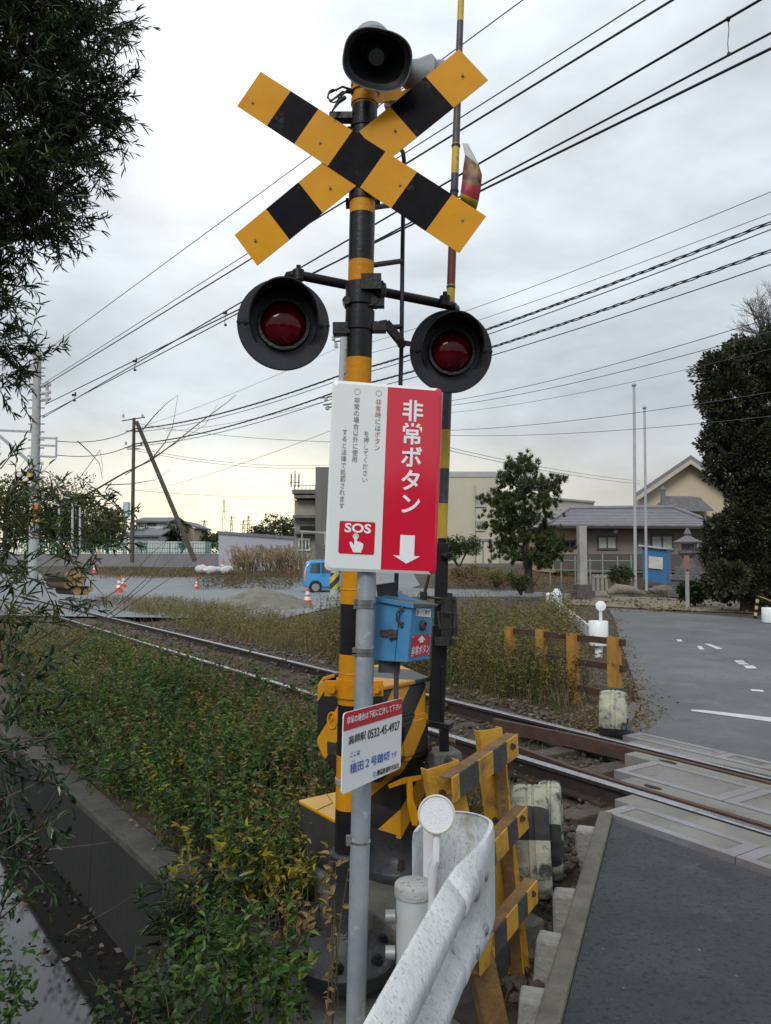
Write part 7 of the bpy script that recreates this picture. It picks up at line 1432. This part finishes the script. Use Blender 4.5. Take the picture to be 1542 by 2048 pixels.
# clipped bush, small bushes
def bush(label, u, v, Y_, w, h, n, L, m, seed, cat='bush', name='round_bush'):
    p = P(u, v, Y_); t = thing(name, label, cat, tuple(p)); random.seed(seed); cs = []
    for k in range(16): cs.append((p.x + random.uniform(-.38, .38) * w, Y_ + random.uniform(-.3, .3) * w, p.z + h * random.uniform(.25, .72), random.uniform(.22, .32) * min(w, h)))
    crown(t, cs, n, L, .5, m, seed=seed, shell=.6); mb = MB()
    for k in range(5): mb.tube([p - UP * .1, Vector(cs[k][:3])], [.05, .02], 5)
    mb.build('trunk', bark, t); return t
bush('rounded dark green bush at the left foot of the factory', 918, 1132, 50, 2.9, 2.2, 5000, .14, hedge_l, 4)
bush('small dark bush between the stone fence and the flagpoles', 1245, 1176, 34, 1.0, 1.15, 1800, .10, hedge_l, 6)
bush('dark spiky plant at the base of the slim signpost', 1390, 1205, 28, 1.0, .8, 1200, .22, hedge_l, 7)
bush('bush at the foot of the pine, right of its trunk', 1042, 1185, 31.5, 1.1, .9, 1600, .09, tree_l, 9)
bush('low brown-green bush left of the pine', 990, 1172, 40, 2.4, 1.0, 2200, .10, weed_mix, 10)
bush('tall rusty brush between the bush and the pine', 955, 1162, 44, 3.5, 1.1, 2600, .12, tan_l, 12)
bush('clipped cone shrub behind the net fence, left of the strut', 284, 1106, 68, .8, 1.3, 700, .12, hedge_l, 14); bush('clipped cone shrub behind the net fence, right of the strut', 362, 1106, 68, .8, 1.3, 700, .12, hedge_l, 15)
# distant trees: each its own crown and trunk
def far_tree(label, u, vb, vt, Y_, w, m, n=2200, L=.35, seed=1):
    b, tp = P(u, vb, Y_), P(u, vt, Y_); t = thing('distant_tree', label, 'tree', tuple(b), 'trees at the back of the yard'); random.seed(seed); H = tp.z - b.z; cs = []
    for k in range(18): a = random.random(); cs.append((b.x + random.gauss(0, .24) * w * (1.1 - .5 * a), Y_ + random.gauss(0, .2) * w, b.z + H * (.18 + .68 * a), (.16 + .1 * random.random()) * min(w, H)))
    crown(t, cs, n, L, .6, m, seed=seed); trunk(t, b, tp - UP * H * .3, .12 + H * .02, [c[:3] for c in cs[:8]])
grey_l = leafmat('bare_twig_haze', [(.13, .11, .095), (.18, .155, .135), (.23, .20, .175)], .9, .1)
for i, (u, vb, vt, Y_, w, m, lab) in enumerate(((10, 1108, 960, 75, 8, tree_l, 'dark tree at the left edge behind the signal plate'), (60, 1108, 975, 85, 8, tree_l, 'dull green tree behind the catenary pole'), (118, 1108, 945, 95, 10, grey_l, 'leafless grey-brown tree right of the catenary pole'), (105, 1108, 1000, 80, 6, hedge_l, 'dark bushy tree below the leafless grey tree'), (150, 1108, 978, 88, 6, hedge_l, 'dark round-headed tree behind the pale lamp post'), (185, 1108, 1005, 78, 6, tree_l, 'bushy tree left of the narrow billboard'), (215, 1108, 1012, 92, 8, tree_l, 'small tree between billboard and lamp post'), (345, 1108, 1042, 95, 4.5, hedge_l, 'dark tree beside the beige house, at the strut'), (420, 1110, 1060, 120, 9, tree_l, 'low green tree left of the hoarding'), (450, 1108, 1066, 160, 16, tree_l, 'far low tree just over the hoarding edge'), (545, 1110, 1030, 105, 9, hedge_l, 'dark rounded tree behind the hoarding, near the concrete building'), (575, 1110, 1035, 100, 7, tree_l, 'small tree touching the concrete building'), (520, 1110, 1048, 130, 10, tree_l, 'low tree behind the middle of the hoarding'), (250, 1108, 1050, 130, 14, tree_l, 'low far tree at the foot of the thin utility pole'))):
    far_tree(lab, u, vb, vt, Y_, w, m, 2600, .34, seed=50 + i)
# pampas grass before the hoarding, mound of brown weeds, brush by the garden
pp = thing('pampas_grass', 'clump of tall plumed pampas grass in front of the pale hoarding', 'pampas grass', tuple(P(540, 1150, 52))); pos, dr, ll, rn = [], [], [], []; ps = []
for k in range(420):
    u = random.choice([random.gauss(545, 22), random.gauss(490, 14), random.gauss(590, 22)]); p = P(u, 1150, 52 + random.uniform(-1, 1)); p.z = gz(p); H = random.uniform(1.0, 2.1) if u > 470 else 1.1; l_ = Vector((random.gauss(-.15, .22), random.gauss(0, .15), 1))
    pos.append(tuple(p)); dr.append(tuple(l_)); ll.append(H); rn.append(random.uniform(.5, 1))
    for j in range(4): e = p + l_ * H * (.78 + .06 * j); ps.append((tuple(e), (l_.x + random.gauss(-.2, .4), l_.y + random.gauss(0, .4), .7)))
leaf_object('stalks', pos, dr, ll, .05, straw, pp, rnd=np.array(rn), bend=.15); leaf_object('plumes', [q[0] for q in ps], [q[1] for q in ps], .32, .07, leafmat('plume', [(.24, .17, .10), (.34, .26, .16), (.42, .34, .23)], .9, .3), pp)
def rsp(n, u0, u1, v0, v1, Y0_, Y1_):
    out = []
    for k in range(n): Y_ = random.uniform(Y0_, Y1_); p = P(random.uniform(u0, u1), 1100, Y_); out.append((p.x, Y_, gz(p)))
    return out
weeds('dry_weeds', '', rsp(170, 400, 620, 0, 0, 40, 50), .62, .5, 6, 10, .12, leafmat('brown_weed', [(.07, .055, .025), (.11, .08, .035), (.15, .11, .045), (.10, .10, .03)], .8, .2), .35, kind='stuff', stem=False)
grass('dry_grass', rsp(300, 205, 400, 0, 0, 50, 62), .35, 14, .5, straw, .03, .7)
weeds('dry_weeds', '', rsp(150, 880, 1060, 0, 0, 40, 50), .75, .5, 6, 9, .13, leafmat('rusty_weed', [(.10, .055, .03), (.17, .09, .045), (.21, .14, .06), (.09, .10, .03)], .8, .2), .35, kind='stuff', stem=False)
weeds('dry_weeds', '', rsp(150, 1060, 1280, 0, 0, 39, 50), .65, .5, 6, 9, .12, MATS['rusty_weed'], .35, kind='stuff', stem=False)
grass('garden_grass', rsp(200, 1270, 1400, 0, 0, 37, 42), .20, 16, .4, leafmat('lawn', [(.07, .09, .02), (.12, .13, .03), (.17, .16, .05)], .8, .2), .02, .6)
# rails of old garden poles
gs = thing('garden_trellis', 'greenish garden trellis of thin poles between the pine and the stone pillar', 'trellis', tuple(P(1130, 1165, 40))); mb = MB()
for u in (1100, 1122, 1150, 1180, 1205, 1235, 1262): a = P(u, 1112 + random.uniform(-6, 6), 41); mb.cyl((a.x, 41, .1), a, .035, 6)
for v in (1120, 1140): mb.tube([P(1095, v, 41), P(1265, v + 2, 41)], .025, 6)
mb.build('frame', mat('trellis_green', (.16, .27, .23), (.30, .30, .26), 2, .6), gs)
